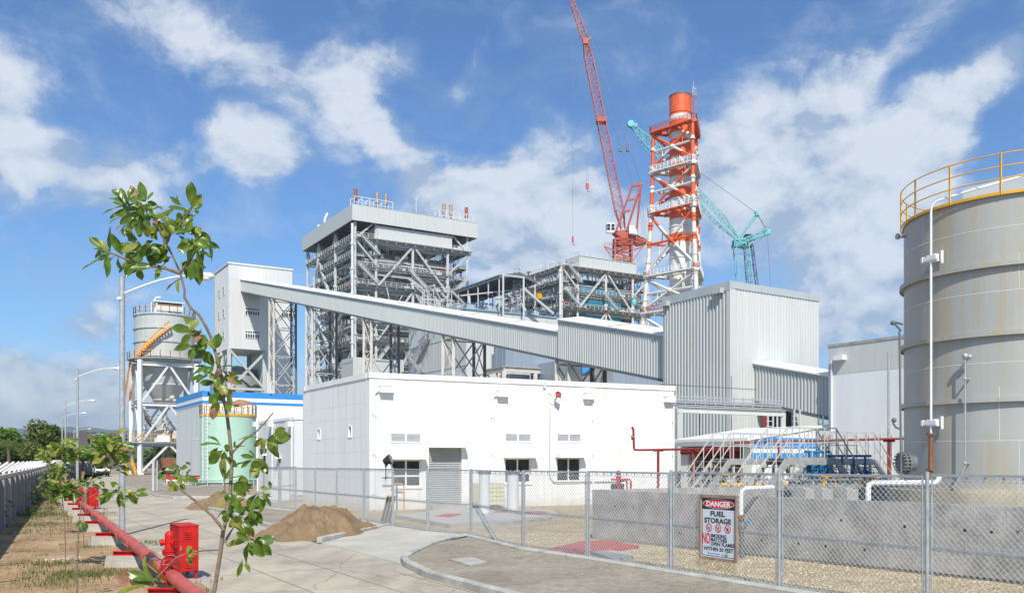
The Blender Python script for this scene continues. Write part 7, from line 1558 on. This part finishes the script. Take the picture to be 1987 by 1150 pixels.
# ================================================================ RED CRANE
Yr = 318; cr0 = V((at(1208, Yr), Yr, 0)); t = T('tower_crane', 'red luffing tower crane with a steep lattice boom above the unfinished boiler house', 'crane', cr0); K = 1 / F * Yr
def cp(px, py, dy=0): return P(px, py, Yr + dy)
m = MB(); m.lattice(V((cr0.x, Yr, 0)), cp(1208, 474), 6.0, 6.0, 15, .55, .28)
m.add([], []); t.part('mast', m, M['crane'])
m = MB(); m.lattice(cp(1208, 512), cp(1208, 468), 6.0, 6.0, 5, .6, .4); b_ = cp(1208, 490); 
for x in (-1, 1): m.beam(b_ + V((x * 3, -3, 0)), b_ + V((x * 7, -3, 1.5)), .4); m.beam(b_ + V((x * 3, -3, -4)), b_ + V((x * 6.5, -3, 1)), .35)
m.rail([b_ + V((-7, -3.4, 1.5)), b_ + V((7, -3.4, 1.5))], 1.3, 2, .12, 1); t.part('climbing_frame', m, M['crane'])
m = MB(); c = cp(1208, 468); m.lathe(V((c.x, Yr, c.z)), [(2.6, -1.4), (3.6, -.2), (3.6, .6), (2.4, 1.2), (2.0, 2.2)], 24); t.part('slew_ring', m, M['crane'], sm=40)
# machinery deck: outline in side view
m = MB(); m.prism([cp(1190, 448, -2.5), cp(1217, 445, -2.5), cp(1222, 453, -2.5), cp(1257, 467, -2.5), cp(1254, 470, -2.5), cp(1239, 472, -2.5), cp(1218, 461, -2.5), cp(1200, 457, -2.5)], V((0, 5, 0))); t.part('machinery_deck', m, M['crane'])
m = MB()
for k in range(5): q = cp(1238 + k * 4, 456 + k * 2, -3); m.box(q + V((0, 2.5, .6)), (.7, 4, .9))
m.rail([cp(1221, 452, -4), cp(1257, 467, -4)], 1.2, 1.5, .12, 1); t.part('winch', m, M['steel'])
m = MB(); q = cp(1185, 441, -4.5); m.box(q + V((0, .8, 0)), (2.8, 2.4, 3.0)); m.box(q + V((-.2, -.4, -1.9)), (2.4, 1.6, .5)); cb = t.part('cab', m, M['white']); m = MB()
for k in range(2):
    for j in range(2): m.box(q + V((-.75 + k * 1.5, -.52, .6 - j * 1.2)), (1.1, .06, .95))
    m.box(q + V((-1.52, .1 + k * 1.3, .3)), (.06, 1.0, 1.6))
t.part('window', m, M['glass'], cb)
m = MB(); m.box(cp(1225, 447, -3), (1.8, 3, 2.8)); m.box(cp(1230, 451, -3), (1.8, 2.5, 1.8)); t.part('machine_house', m, M['white'])
m = MB()
for k in (-3, 3):
    apx = cp(1228, 357, k) if k < 0 else cp(1243, 357, k)
    m.tube(cp(1196, 446, k), cp(1227, 360, k), .36, 10); m.tube(cp(1217, 444, k), cp(1244, 358, k), .42, 10); m.tube(cp(1235, 452, k), cp(1243, 365, k), .36, 8)
    m.beam(cp(1216, 388, k), cp(1231, 386, k), .7); m.beam(cp(1208, 412, k), cp(1223, 408, k), .7); m.beam(cp(1226, 360, k), cp(1247, 357, k), .9)
m.beam(cp(1227, 360, -3), cp(1227, 360, 3), .6); m.beam(cp(1245, 358, -3), cp(1245, 358, 3), .7); t.part('gantry', m, M['crane'])
kb = cp(1136, 82); jb = cp(1209, 444)
m = MB(); a1 = jb.lerp(kb, .10); a2 = jb.lerp(kb, .93); m.lattice(jb, a1, 1.4, 3.0, 3, .26, .12, V((0, 1, 0))); m.lattice(a1, a2, 3.0, 2.7, 34, .22, .10, V((0, 1, 0))); m.lattice(a2, kb, 2.7, 1.4, 3, .25, .14, V((0, 1, 0))); c = jb.lerp(kb, .58); m.box(c, (3.6, 3.4, 1.6)); t.part('boom', m, M['crane'])
tipj = cp(1100, -28); m = MB(); m.lattice(kb, kb.lerp(tipj, .12), 1.4, 2.1, 2, .2, .1, V((0, 1, 0))); m.lattice(kb.lerp(tipj, .12), tipj, 2.1, .9, 12, .18, .09, V((0, 1, 0))); m.beam(kb, cp(1148, 73), .6); m.box(kb, (1.8, 2.4, 2)); t.part('jib', m, M['crane'])
m = MB()
for a, b in (((1245, 357), (1204, 222)), ((1228, 359), (1197, 225)), ((1228, 359), (1190, 190))): pass
for k in (-2.5, 2.5):
    m.beam(cp(1245, 357, k), cp(1146, 74, k * .3), .16); m.beam(cp(1228, 358, k), cp(1138, 84, k * .3), .14)
m.beam(cp(1148, 73), cp(1110, 8), .1)
for dx in (0, 3, 6): m.beam(cp(1244 - dx, 365), cp(1253 - dx, 460), .08)
for x, y in ((1218, 290), (1204, 290)): m.box(cp(x, y), (1.0, 1.0, 1.6))
t.part('pendant', m, M['steel_dk'])
m = MB(); m.beam(cp(1111, 12), cp(1111.5, 462), .07); m.beam(cp(1137, 86), cp(1138, 358), .06); m.beam(cp(1140.5, 86), cp(1141, 358), .06); t.part('hoist_rope', m, M['steel_dk'])
for x, y in ((1111.5, 464), (1139.5, 361)): m = MB(); c = cp(x, y); m.box(c, (1.2 if x > 1130 else .7, .6, 1.9)); m.path([c - UP * .8, c - UP * 1.6, c - UP * 2.1 + V((.4, 0, 0)), c - UP * 1.9 + V((.7, 0, 0))], .15, 6); t.part('hook_block', m, M['crane'])
# ================================================================ BLUE CRAWLER CRANE AND DARK MAST
Yk = 350
def kp(px, py, dy=0): return P(px, py, Yk + dy)
b0 = V((at(1470, Yk), Yk, 0)); t = T('crawler_crane', 'turquoise lattice crane with a long luffing jib reaching behind the chimney', 'crane', b0); hd = kp(1437, 470)
m = MB(); m.lattice(b0 + V((2, 0, 0)), hd, 6.4, 5.0, 22, .26, .11, V((1, 0, 0))); t.part('main_boom', m, M['cyan'])
m = MB(); tj = kp(1224, 241); a = kp(1430, 462); m.lattice(a, a.lerp(tj, .16), 1.2, 3.8, 5, .28, .14, V((0, 1, 0))); m.lattice(a.lerp(tj, .16), a.lerp(tj, .84), 3.8, 3.6, 24, .22, .10, V((0, 1, 0))); m.lattice(a.lerp(tj, .84), tj, 3.6, 1, 5, .22, .12, V((0, 1, 0))); m.tube(tj - V((0, 1, 0)), tj + V((0, 1, 0)), 1.3, 14); m.box(tj + V((1.2, 0, -.6)), (2.6, 1.4, 1.4)); t.part('luffing_jib', m, M['cyan'])
m = MB(); m.box(kp(1434, 473), (3.4, 3, 2.6)); m.lattice(kp(1434, 480), kp(1434, 466), 4.6, 4, 2, .4, .3); m.lattice(kp(1433, 466), kp(1469, 416), .9, 1.4, 9, .25, .12, V((0, 1, 0))); m.box(kp(1469, 415), (1.6, 2, 1.8)); m.lattice(kp(1438, 468), kp(1488, 450), 1.2, 2.0, 9, .28, .14, V((0, 1, 0))); m.beam(kp(1452, 477), kp(1470, 458), .5); m.box(kp(1489, 450), (2, 2, 1.8)); t.part('strut', m, M['cyan'])
m = MB()
for k in (-1, 1): m.beam(kp(1469, 415, k), kp(1489, 448, k), .25); m.beam(kp(1469, 414, k), kp(1360, 336, k), .14); m.beam(kp(1489, 452, k), kp(1498, 600, k), .12)
m.beam(kp(1360, 336), kp(1240, 243), .12); m.beam(kp(1436, 466), kp(1362, 385), .1); m.beam(kp(1362, 385), kp(1228, 240), .09); m.beam(kp(1488, 455), kp(1455, 480), .1); m.beam(kp(1226, 245), kp(1226, 345), .08); t.part('pendant', m, M['steel_dk'])
m = MB(); q = kp(1449, 468, 6); m.lattice(V((at(1496, Yk + 6), Yk + 6, 0)), kp(1452, 476, 6), 6.6, 3.0, 22, .26, .13, V((1, 0, 0))); m.box(kp(1451, 468, 6), (3, 3, 5)); one('lattice_mast', 'dark lattice mast leaning behind the turquoise crane', 'crane mast', m, mat('dark_blue_grey_mast', (.06, .07, .10), .6, 0, .2, 1), V((at(1496, Yk + 6), Yk + 6, 0)))
# ================================================================ SAPLINGS
def leaf(mb, b, tip, w, mi, rd, fold=None, curl=None, nrm=None):
    b, tip = V(b), V(tip); d = tip - b; L = d.length; d = d / L
    n = V(nrm) if nrm else V((rd.uniform(-.7, .7), -rd.uniform(.3, 1), rd.uniform(-.3, 1.1))); n = (n - d * n.dot(d))
    if n.length < .05: n = d.cross(V((1, 0, 0)))
    n.normalize(); s = d.cross(n); fold = rd.uniform(.12, .45) if fold is None else fold; curl = rd.uniform(-.12, .42) if curl is None else curl
    pr = [(0, .05), (.06, .10), (.18, .50), (.34, .84), (.52, 1.0), (.70, .90), (.84, .62), (.94, .30), (1, .02)]; o = []
    wav = rd.uniform(0, 6)
    for i, (u, k) in enumerate(pr):
        c = b + d * L * u - n * (curl * L * (u - .0) ** 2) ; hw = w / 2 * k; e = n * (fold * hw) ; q = n * (math.sin(wav + u * 9) * w * .09)
        o += [c + s * hw + e + q, c + s * hw * .5 + e * .35, c, c - s * hw * .5 + e * .35, c - s * hw + e - q]
    mb.add(o, [(i * 5 + j, i * 5 + j + 1, i * 5 + 6 + j, i * 5 + 5 + j) for i in range(len(pr) - 1) for j in range(4)], mi)
def sapling(name, label, Y0, trunk, rad, branches, leaves, seed, sway=.22, group='saplings planted in the verge', extra=(), twin=0):
    rd = random.Random(seed); base = P(trunk[0][0], trunk[0][1], Y0); base.z = 0
    t = T(name, label, 'sapling', (base.x, Y0, 0), group); tr = MB(); lv = MB(); K = Y0 / F
    tr.path([P(x, y, Y0) for x, y in trunk], [rad * (1 - .72 * i / (len(trunk) - 1)) for i in range(len(trunk))], 9)
    for br in branches:
        dy = br[0]; pts = br[2:]; r = br[1]; n = len(pts); tr.path([P(x, y, Y0 + dy * i / (n - 1)) for i, (x, y) in enumerate(pts)], [r * (1 - .6 * i / (n - 1)) for i in range(n)], 7)
    for bx, by, tx_, ty_, w, k in leaves:
        dy = rd.uniform(-sway, sway); Lp = math.hypot(tx_ - bx, ty_ - by); w = min(w, Lp * .8 if Lp > 12 else w)
        ex_, ey_ = tx_ + (tx_ - bx) * .16, ty_ + (ty_ - by) * .16
        b = P(bx, by, Y0 + dy); e = P(ex_, ey_, Y0 + dy + rd.uniform(-.35, .35) * Lp * K)
        ww = w * K * rd.uniform(1.0, 1.2); slim = w / max(Lp, 1)
        nrm = (rd.uniform(-.4, .4), -1, rd.uniform(-.2, .9)) if slim > .3 else (rd.uniform(-.5, .5), -rd.uniform(.2, .5), 1)
        mi = {'g': 0, 'y': 1, 'b': 2}[k]
        ww *= 1.12
        if slim < .3: ww = max(ww, Lp * K * .34)
        leaf(lv, b, e, ww, mi, rd, nrm=nrm)
        for _q in range(int(twin + rd.random()) if Lp > 12 and k != 'b' else 0):
            a_ = rd.choice((-1, 1)) * rd.uniform(.5, 1.2); dx_, dy_ = tx_ - bx, ty_ - by; cx2, cy2 = dx_ * math.cos(a_) - dy_ * math.sin(a_), dx_ * math.sin(a_) + dy_ * math.cos(a_); s_ = rd.uniform(.65, .95); ox, oy = rd.uniform(-5, 5), rd.uniform(-5, 5); d3 = rd.uniform(-sway, sway)
            leaf(lv, P(bx + ox, by + oy, Y0 + d3), P(bx + ox + cx2 * s_, by + oy + cy2 * s_, Y0 + d3 + rd.uniform(-.3, .3) * Lp * K), max(ww * s_, Lp * K * .3), 0 if rd.random() < .75 else 1, rd)
    for px, py, s, n, ln, wy in extra:                   # loose clusters: centre px, spread px, count, leaf length px, yellow share
        for _ in range(n):
            dy = rd.uniform(-1, 1) * s * K; cx_, cy_ = px + rd.gauss(0, s * .45), py + rd.gauss(0, s * .35); c = P(cx_, cy_, Y0 + dy); a = V((cx_ - px + rd.gauss(0, 7), rd.gauss(0, 9), -(cy_ - py) * .5 + rd.gauss(-2, 6))).normalized()
            L = ln * K * rd.uniform(.6, 1.15); leaf(lv, c, c + a * L, L * rd.uniform(.34, .52), 1 if rd.random() < wy else (2 if rd.random() < .05 else 0), rd)
    t.part('trunk', tr, M['bark'], sm=60); t.part('foliage', lv, [M['leaf'], M['leafy'], M['leafb']], sm=180)
    return t
TZ = lambda ox, oy, s, L: [((ox + a / s), (oy + b / s), (ox + c / s), (oy + d / s), w / s, k) for a, b, c, d, w, k in L]
L1 = TZ(160, 340, 4.423, [(545,225,500,85,60,'g'),(480,230,420,100,55,'b'),(390,215,270,130,60,'g'),(385,240,245,180,50,'g'),(465,250,395,170,90,'g'),(385,262,192,280,45,'g'),(520,262,390,290,45,'y'),(430,300,235,320,60,'g'),(440,330,245,365,55,'g'),
 (525,310,385,390,45,'g'),(450,350,330,395,60,'g'),(430,400,300,445,40,'g'),(330,440,282,460,42,'b'),(500,380,495,510,95,'g'),(560,225,680,268,36,'g'),(545,240,585,330,50,'g'),(575,330,720,365,50,'g'),(690,385,840,415,75,'g'),(720,380,675,370,30,'b'),(650,400,770,480,45,'g'),
 (790,480,850,385,60,'y'),(940,275,945,88,75,'g'),(941,285,1020,265,52,'g'),(855,265,760,195,38,'g'),(900,300,762,280,48,'g'),(880,350,915,290,50,'g'),(860,390,825,330,65,'g'),(930,370,960,330,35,'g'),(880,500,935,395,40,'g'),(850,460,925,365,50,'g'),
 (760,510,690,565,90,'g'),(800,500,940,590,45,'g'),(990,510,905,450,70,'g'),(1000,490,1080,550,65,'g'),(930,620,825,625,85,'g'),(980,640,890,700,75,'g'),(960,560,1060,600,75,'g'),(950,590,1000,560,60,'y'),(985,650,1010,775,45,'g'),(940,730,1010,885,85,'g'),(960,720,930,880,65,'g'),
 (1040,610,1025,760,30,'g'),(185,640,75,545,62,'g'),(120,570,70,540,30,'b'),(180,645,100,690,44,'g'),(238,670,235,475,50,'g'),(350,695,268,525,66,'g'),(285,690,160,780,52,'y'),(200,690,25,800,40,'g'),(235,680,130,710,44,'g'),(400,600,310,610,44,'g'),
 (490,580,350,650,50,'y'),(560,600,405,665,62,'g'),(430,745,315,795,62,'g'),(575,590,578,715,52,'y'),(700,600,550,640,92,'g'),(750,700,560,745,84,'g'),(740,640,620,700,92,'g'),(380,660,440,765,72,'y'),(480,660,500,750,62,'g'),(610,790,440,800,64,'g'),
 (500,770,395,860,62,'g'),(675,800,628,880,38,'g'),(840,890,715,950,34,'g'),(620,470,545,500,62,'g'),(610,560,540,600,44,'g'),(640,420,600,500,52,'g'),(700,420,690,520,62,'y'),(520,320,300,340,60,'g'),(370,450,420,510,46,'y'),(600,380,650,430,40,'b'),
 (560,340,480,420,70,'g'),(480,400,400,380,50,'g'),(600,440,520,470,60,'y'),(520,350,420,350,50,'g'),(640,500,590,530,50,'y'),(450,500,380,570,14,'b'),(470,560,400,600,50,'g'),(1080,545,1120,720,9,'g'),
 (650,650,560,690,90,'g'),(720,680,640,750,90,'g'),(520,300,450,380,60,'g'),(480,290,370,300,55,'g'),(560,300,600,360,50,'g')])
L2 = TZ(230, 560, 2.874, [(395,235,428,172,50,'y'),(465,225,425,270,38,'b'),(420,240,292,205,44,'g'),(470,262,425,292,30,'b'),(415,310,318,332,32,'g'),(500,300,400,360,56,'g'),(500,350,430,370,52,'g'),(480,370,485,410,20,'g'),(540,335,560,262,48,'g'),(548,442,655,410,30,'g'),
 (530,440,425,428,22,'g'),(530,430,405,465,20,'g'),(490,490,395,500,32,'g'),(540,520,462,525,28,'g'),(545,450,572,530,50,'b'),(600,490,645,520,26,'b'),(600,500,678,525,26,'g'),(575,540,578,622,52,'g'),(560,590,510,628,44,'g'),(600,560,630,590,38,'b'),(555,620,525,692,44,'y'),(535,660,525,716,34,'b'),
 (610,650,716,625,38,'b'),(640,640,600,665,30,'g'),(610,600,620,680,24,'b'),(600,560,628,650,28,'g'),(545,560,560,500,34,'g'),(520,470,470,440,34,'g'),(545,600,560,540,38,'g'),(440,280,480,320,48,'g'),(600,470,612,520,30,'g'),(500,280,470,330,40,'g'),(470,330,400,350,40,'g'),(550,510,560,560,30,'b'),
 (795,835,700,805,28,'g'),(825,840,945,825,54,'g'),(830,850,885,930,30,'g'),(825,840,785,880,42,'y'),(740,965,640,965,30,'g'),(760,940,690,930,22,'g'),(745,960,770,1040,42,'g'),(800,950,832,1022,28,'g'),(625,885,697,880,20,'g'),(570,870,470,850,18,'g'),(582,900,500,967,46,'g'),(588,925,575,1036,36,'y'),(600,1060,685,1048,14,'g'),(625,886,590,880,26,'g'),(860,810,945,822,60,'g'),(790,975,760,1040,36,'y')])
L3 = TZ(290, 860, 4.107, [(120,240,60,275,30,'g'),(225,210,135,215,48,'g'),(310,190,250,185,38,'g'),(230,345,145,360,50,'y'),(300,250,370,300,34,'g'),(210,250,290,290,38,'g'),(250,200,210,265,30,'y'),(240,310,280,360,34,'g'),(785,310,680,370,76,'g'),(760,345,750,410,34,'b'),(650,390,620,465,84,'g'),(600,400,575,385,40,'g'),
 (720,430,650,470,64,'g'),(860,400,765,490,56,'g'),(870,430,910,495,56,'g'),(930,420,890,535,30,'g'),(960,370,885,345,30,'y'),(975,425,930,400,24,'g'),(640,480,545,600,32,'g'),(630,560,590,615,52,'g'),(640,480,635,595,46,'g'),(775,500,720,560,56,'g'),(820,530,885,615,64,'g'),(800,560,790,642,60,'g'),(840,600,850,652,30,'g'),
 (740,580,640,650,72,'y'),(760,640,820,725,62,'y'),(720,650,760,732,40,'g'),(790,765,630,800,62,'y'),(785,790,740,935,42,'g'),(740,930,710,1045,14,'g'),(800,780,890,885,64,'g'),(850,760,952,872,70,'g'),(690,470,720,540,60,'g'),(820,360,780,330,50,'g'),(700,500,640,540,50,'g'),(760,420,700,400,50,'g'),(860,480,800,520,50,'g'),
 (305,885,315,820,28,'y'),(305,885,370,872,22,'y'),(292,905,335,962,26,'g'),(810,720,780,760,30,'b'),(1010,30,960,0,40,'g')])
L4 = [(285, 1120, 225, 1122, 24, 'b'), (300, 1130, 226, 1148, 20, 'y'), (318, 1128, 262, 1118, 16, 'g')]
tk = [(388, 1700), (396, 1500), (405, 1300), (415, 1150), (428, 1070), (433, 1030), (439, 1008), (447, 950), (450, 900), (446, 850), (440, 800), (431, 762), (427, 715), (420, 690), (410, 655), (400, 634), (386, 610), (372, 599), (358, 577), (358, 562), (352, 537), (349, 528), (342, 512), (336, 498), (324, 476), (316, 460), (307, 437), (297, 425), (287, 415), (283, 403)]
br = [(.15, .012, (349, 530), (320, 520), (300, 517), (278, 511), (255, 507), (222, 493), (200, 486), (190, 482)), (-.1, .010, (349, 530), (360, 516), (370, 503), (378, 490), (385, 478), (395, 465)), (-.12, .010, (322, 474), (330, 455), (340, 447), (355, 430), (365, 415), (373, 403)),
      (.1, .010, (446, 888), (452, 876), (475, 852), (498, 836), (515, 818), (530, 800)), (.12, .008, (438, 1010), (447, 990), (460, 975), (475, 965)), (-.1, .011, (433, 1026), (412, 1000), (380, 972), (352, 950), (320, 921)), (-.15, .007, (424, 1066), (395, 1067), (364, 1072), (340, 1082), (316, 1108), (295, 1128)), (.1, .009, (436, 1052), (445, 1035), (455, 1020), (480, 1040), (495, 1050)), (.05, .006, (437, 955), (434, 920), (431, 890)), (0, .005, (485, 910), (485, 935)), (-.1, .005, (345, 930), (350, 905))]
assert all(len(x) >= 3 for x in br)
sapling('broadleaf_sapling', 'tall thin sapling with large glossy leaves, nearest of all, beside the nearest red cabinet', 6.0, tk, .0155, br, L1 + L2 + L3 + L4, 3, twin=1.3)
sapling('broadleaf_sapling', 'small sapling with a leafy crown in front of the nearest lamp post', 15.0, [(150, 1165), (150, 1100), (152, 1040), (155, 1000), (158, 975), (166, 960), (175, 935), (185, 905), (200, 880)], .014,
        [(.2, .008, (160, 970), (185, 958), (200, 952), (225, 950), (250, 955), (270, 960)), (.2, .007, (175, 938), (185, 930), (200, 925)), (-.2, .007, (185, 905), (210, 895), (235, 880)), (0, .006, (165, 962), (150, 952), (130, 945)), (0, .005, (170, 945), (150, 932), (125, 930))],
        [(225, 950, 200, 975, 12, 'g'), (250, 952, 262, 975, 12, 'g'), (258, 960, 284, 957, 9, 'g'), (236, 950, 230, 978, 11, 'g'), (210, 950, 194, 970, 10, 'g'), (160, 1008, 148, 1020, 9, 'g'), (158, 1012, 168, 1022, 9, 'g'), (157, 1030, 160, 1018, 8, 'g')], 5, .3,
        extra=((205, 870, 30, 75, 24, .45), (235, 870, 22, 34, 22, .3), (190, 885, 18, 26, 22, .4), (215, 905, 20, 22, 20, .5), (225, 958, 26, 24, 19, .3), (262, 960, 10, 8, 17, .2), (193, 930, 12, 6, 16, .3), (200, 932, 4, 2, 14, 1)))
sapling('broadleaf_sapling', 'bushy sapling left of the second street lamp with yellowish crown', 19.0, [(127, 1105), (127, 1060), (125, 1000), (120, 960), (113, 930), (118, 900), (124, 880)], .013,
        [(.3, .007, (113, 930), (104, 915), (100, 895)), (.2, .007, (120, 960), (130, 945), (140, 930)), (0, .006, (113, 930), (95, 915), (80, 905))], [], 8, .4,
        extra=((125, 870, 20, 52, 22, .6), (138, 880, 14, 22, 22, .6), (112, 912, 15, 24, 18, .5), (122, 948, 17, 46, 22, .15), (136, 955, 12, 16, 22, .1), (105, 925, 12, 12, 16, .5)))
sapling('broadleaf_sapling', 'farther pale yellow green sapling near the boundary wall, leftmost of the saplings', 27.0, [(98, 1042), (98, 1000), (96, 950), (94, 915), (92, 890)], .013, [(.2, .006, (94, 915), (84, 900), (74, 888)), (.2, .006, (95, 925), (104, 905), (108, 890))], [], 9, .5,
        extra=((92, 880, 16, 40, 13, .9), (76, 884, 8, 12, 12, .9), (104, 912, 9, 14, 12, .9), (100, 900, 8, 12, 12, .9)))
sapling('broadleaf_sapling', 'sparse sapling among the others just right of the second street lamp', 24.0, [(163, 1060), (161, 1000), (159, 950), (160, 930)], .012, [(.2, .006, (160, 950), (166, 940), (170, 930))], [], 12, .5, extra=((160, 932, 12, 18, 13, .5), (172, 938, 8, 8, 12, .5)))
# ================================================================ AIR
hz = MB(); hz.box((0, 5500, 124.4), (18400, 17400, 251))
hm = bpy.data.materials.new('thin_air_haze'); hm.use_nodes = True; ht = hm.node_tree; ht.nodes.clear(); ho = ht.nodes.new('ShaderNodeOutputMaterial'); hv = ht.nodes.new('ShaderNodeVolumePrincipled')
hv.inputs['Color'].default_value = (.80, .90, 1, 1); hv.inputs['Density'].default_value = .00016; hv.inputs['Anisotropy'].default_value = .2; ht.links.new(hv.outputs[0], ho.inputs['Volume'])
setting('haze', hz, hm, 'stuff')
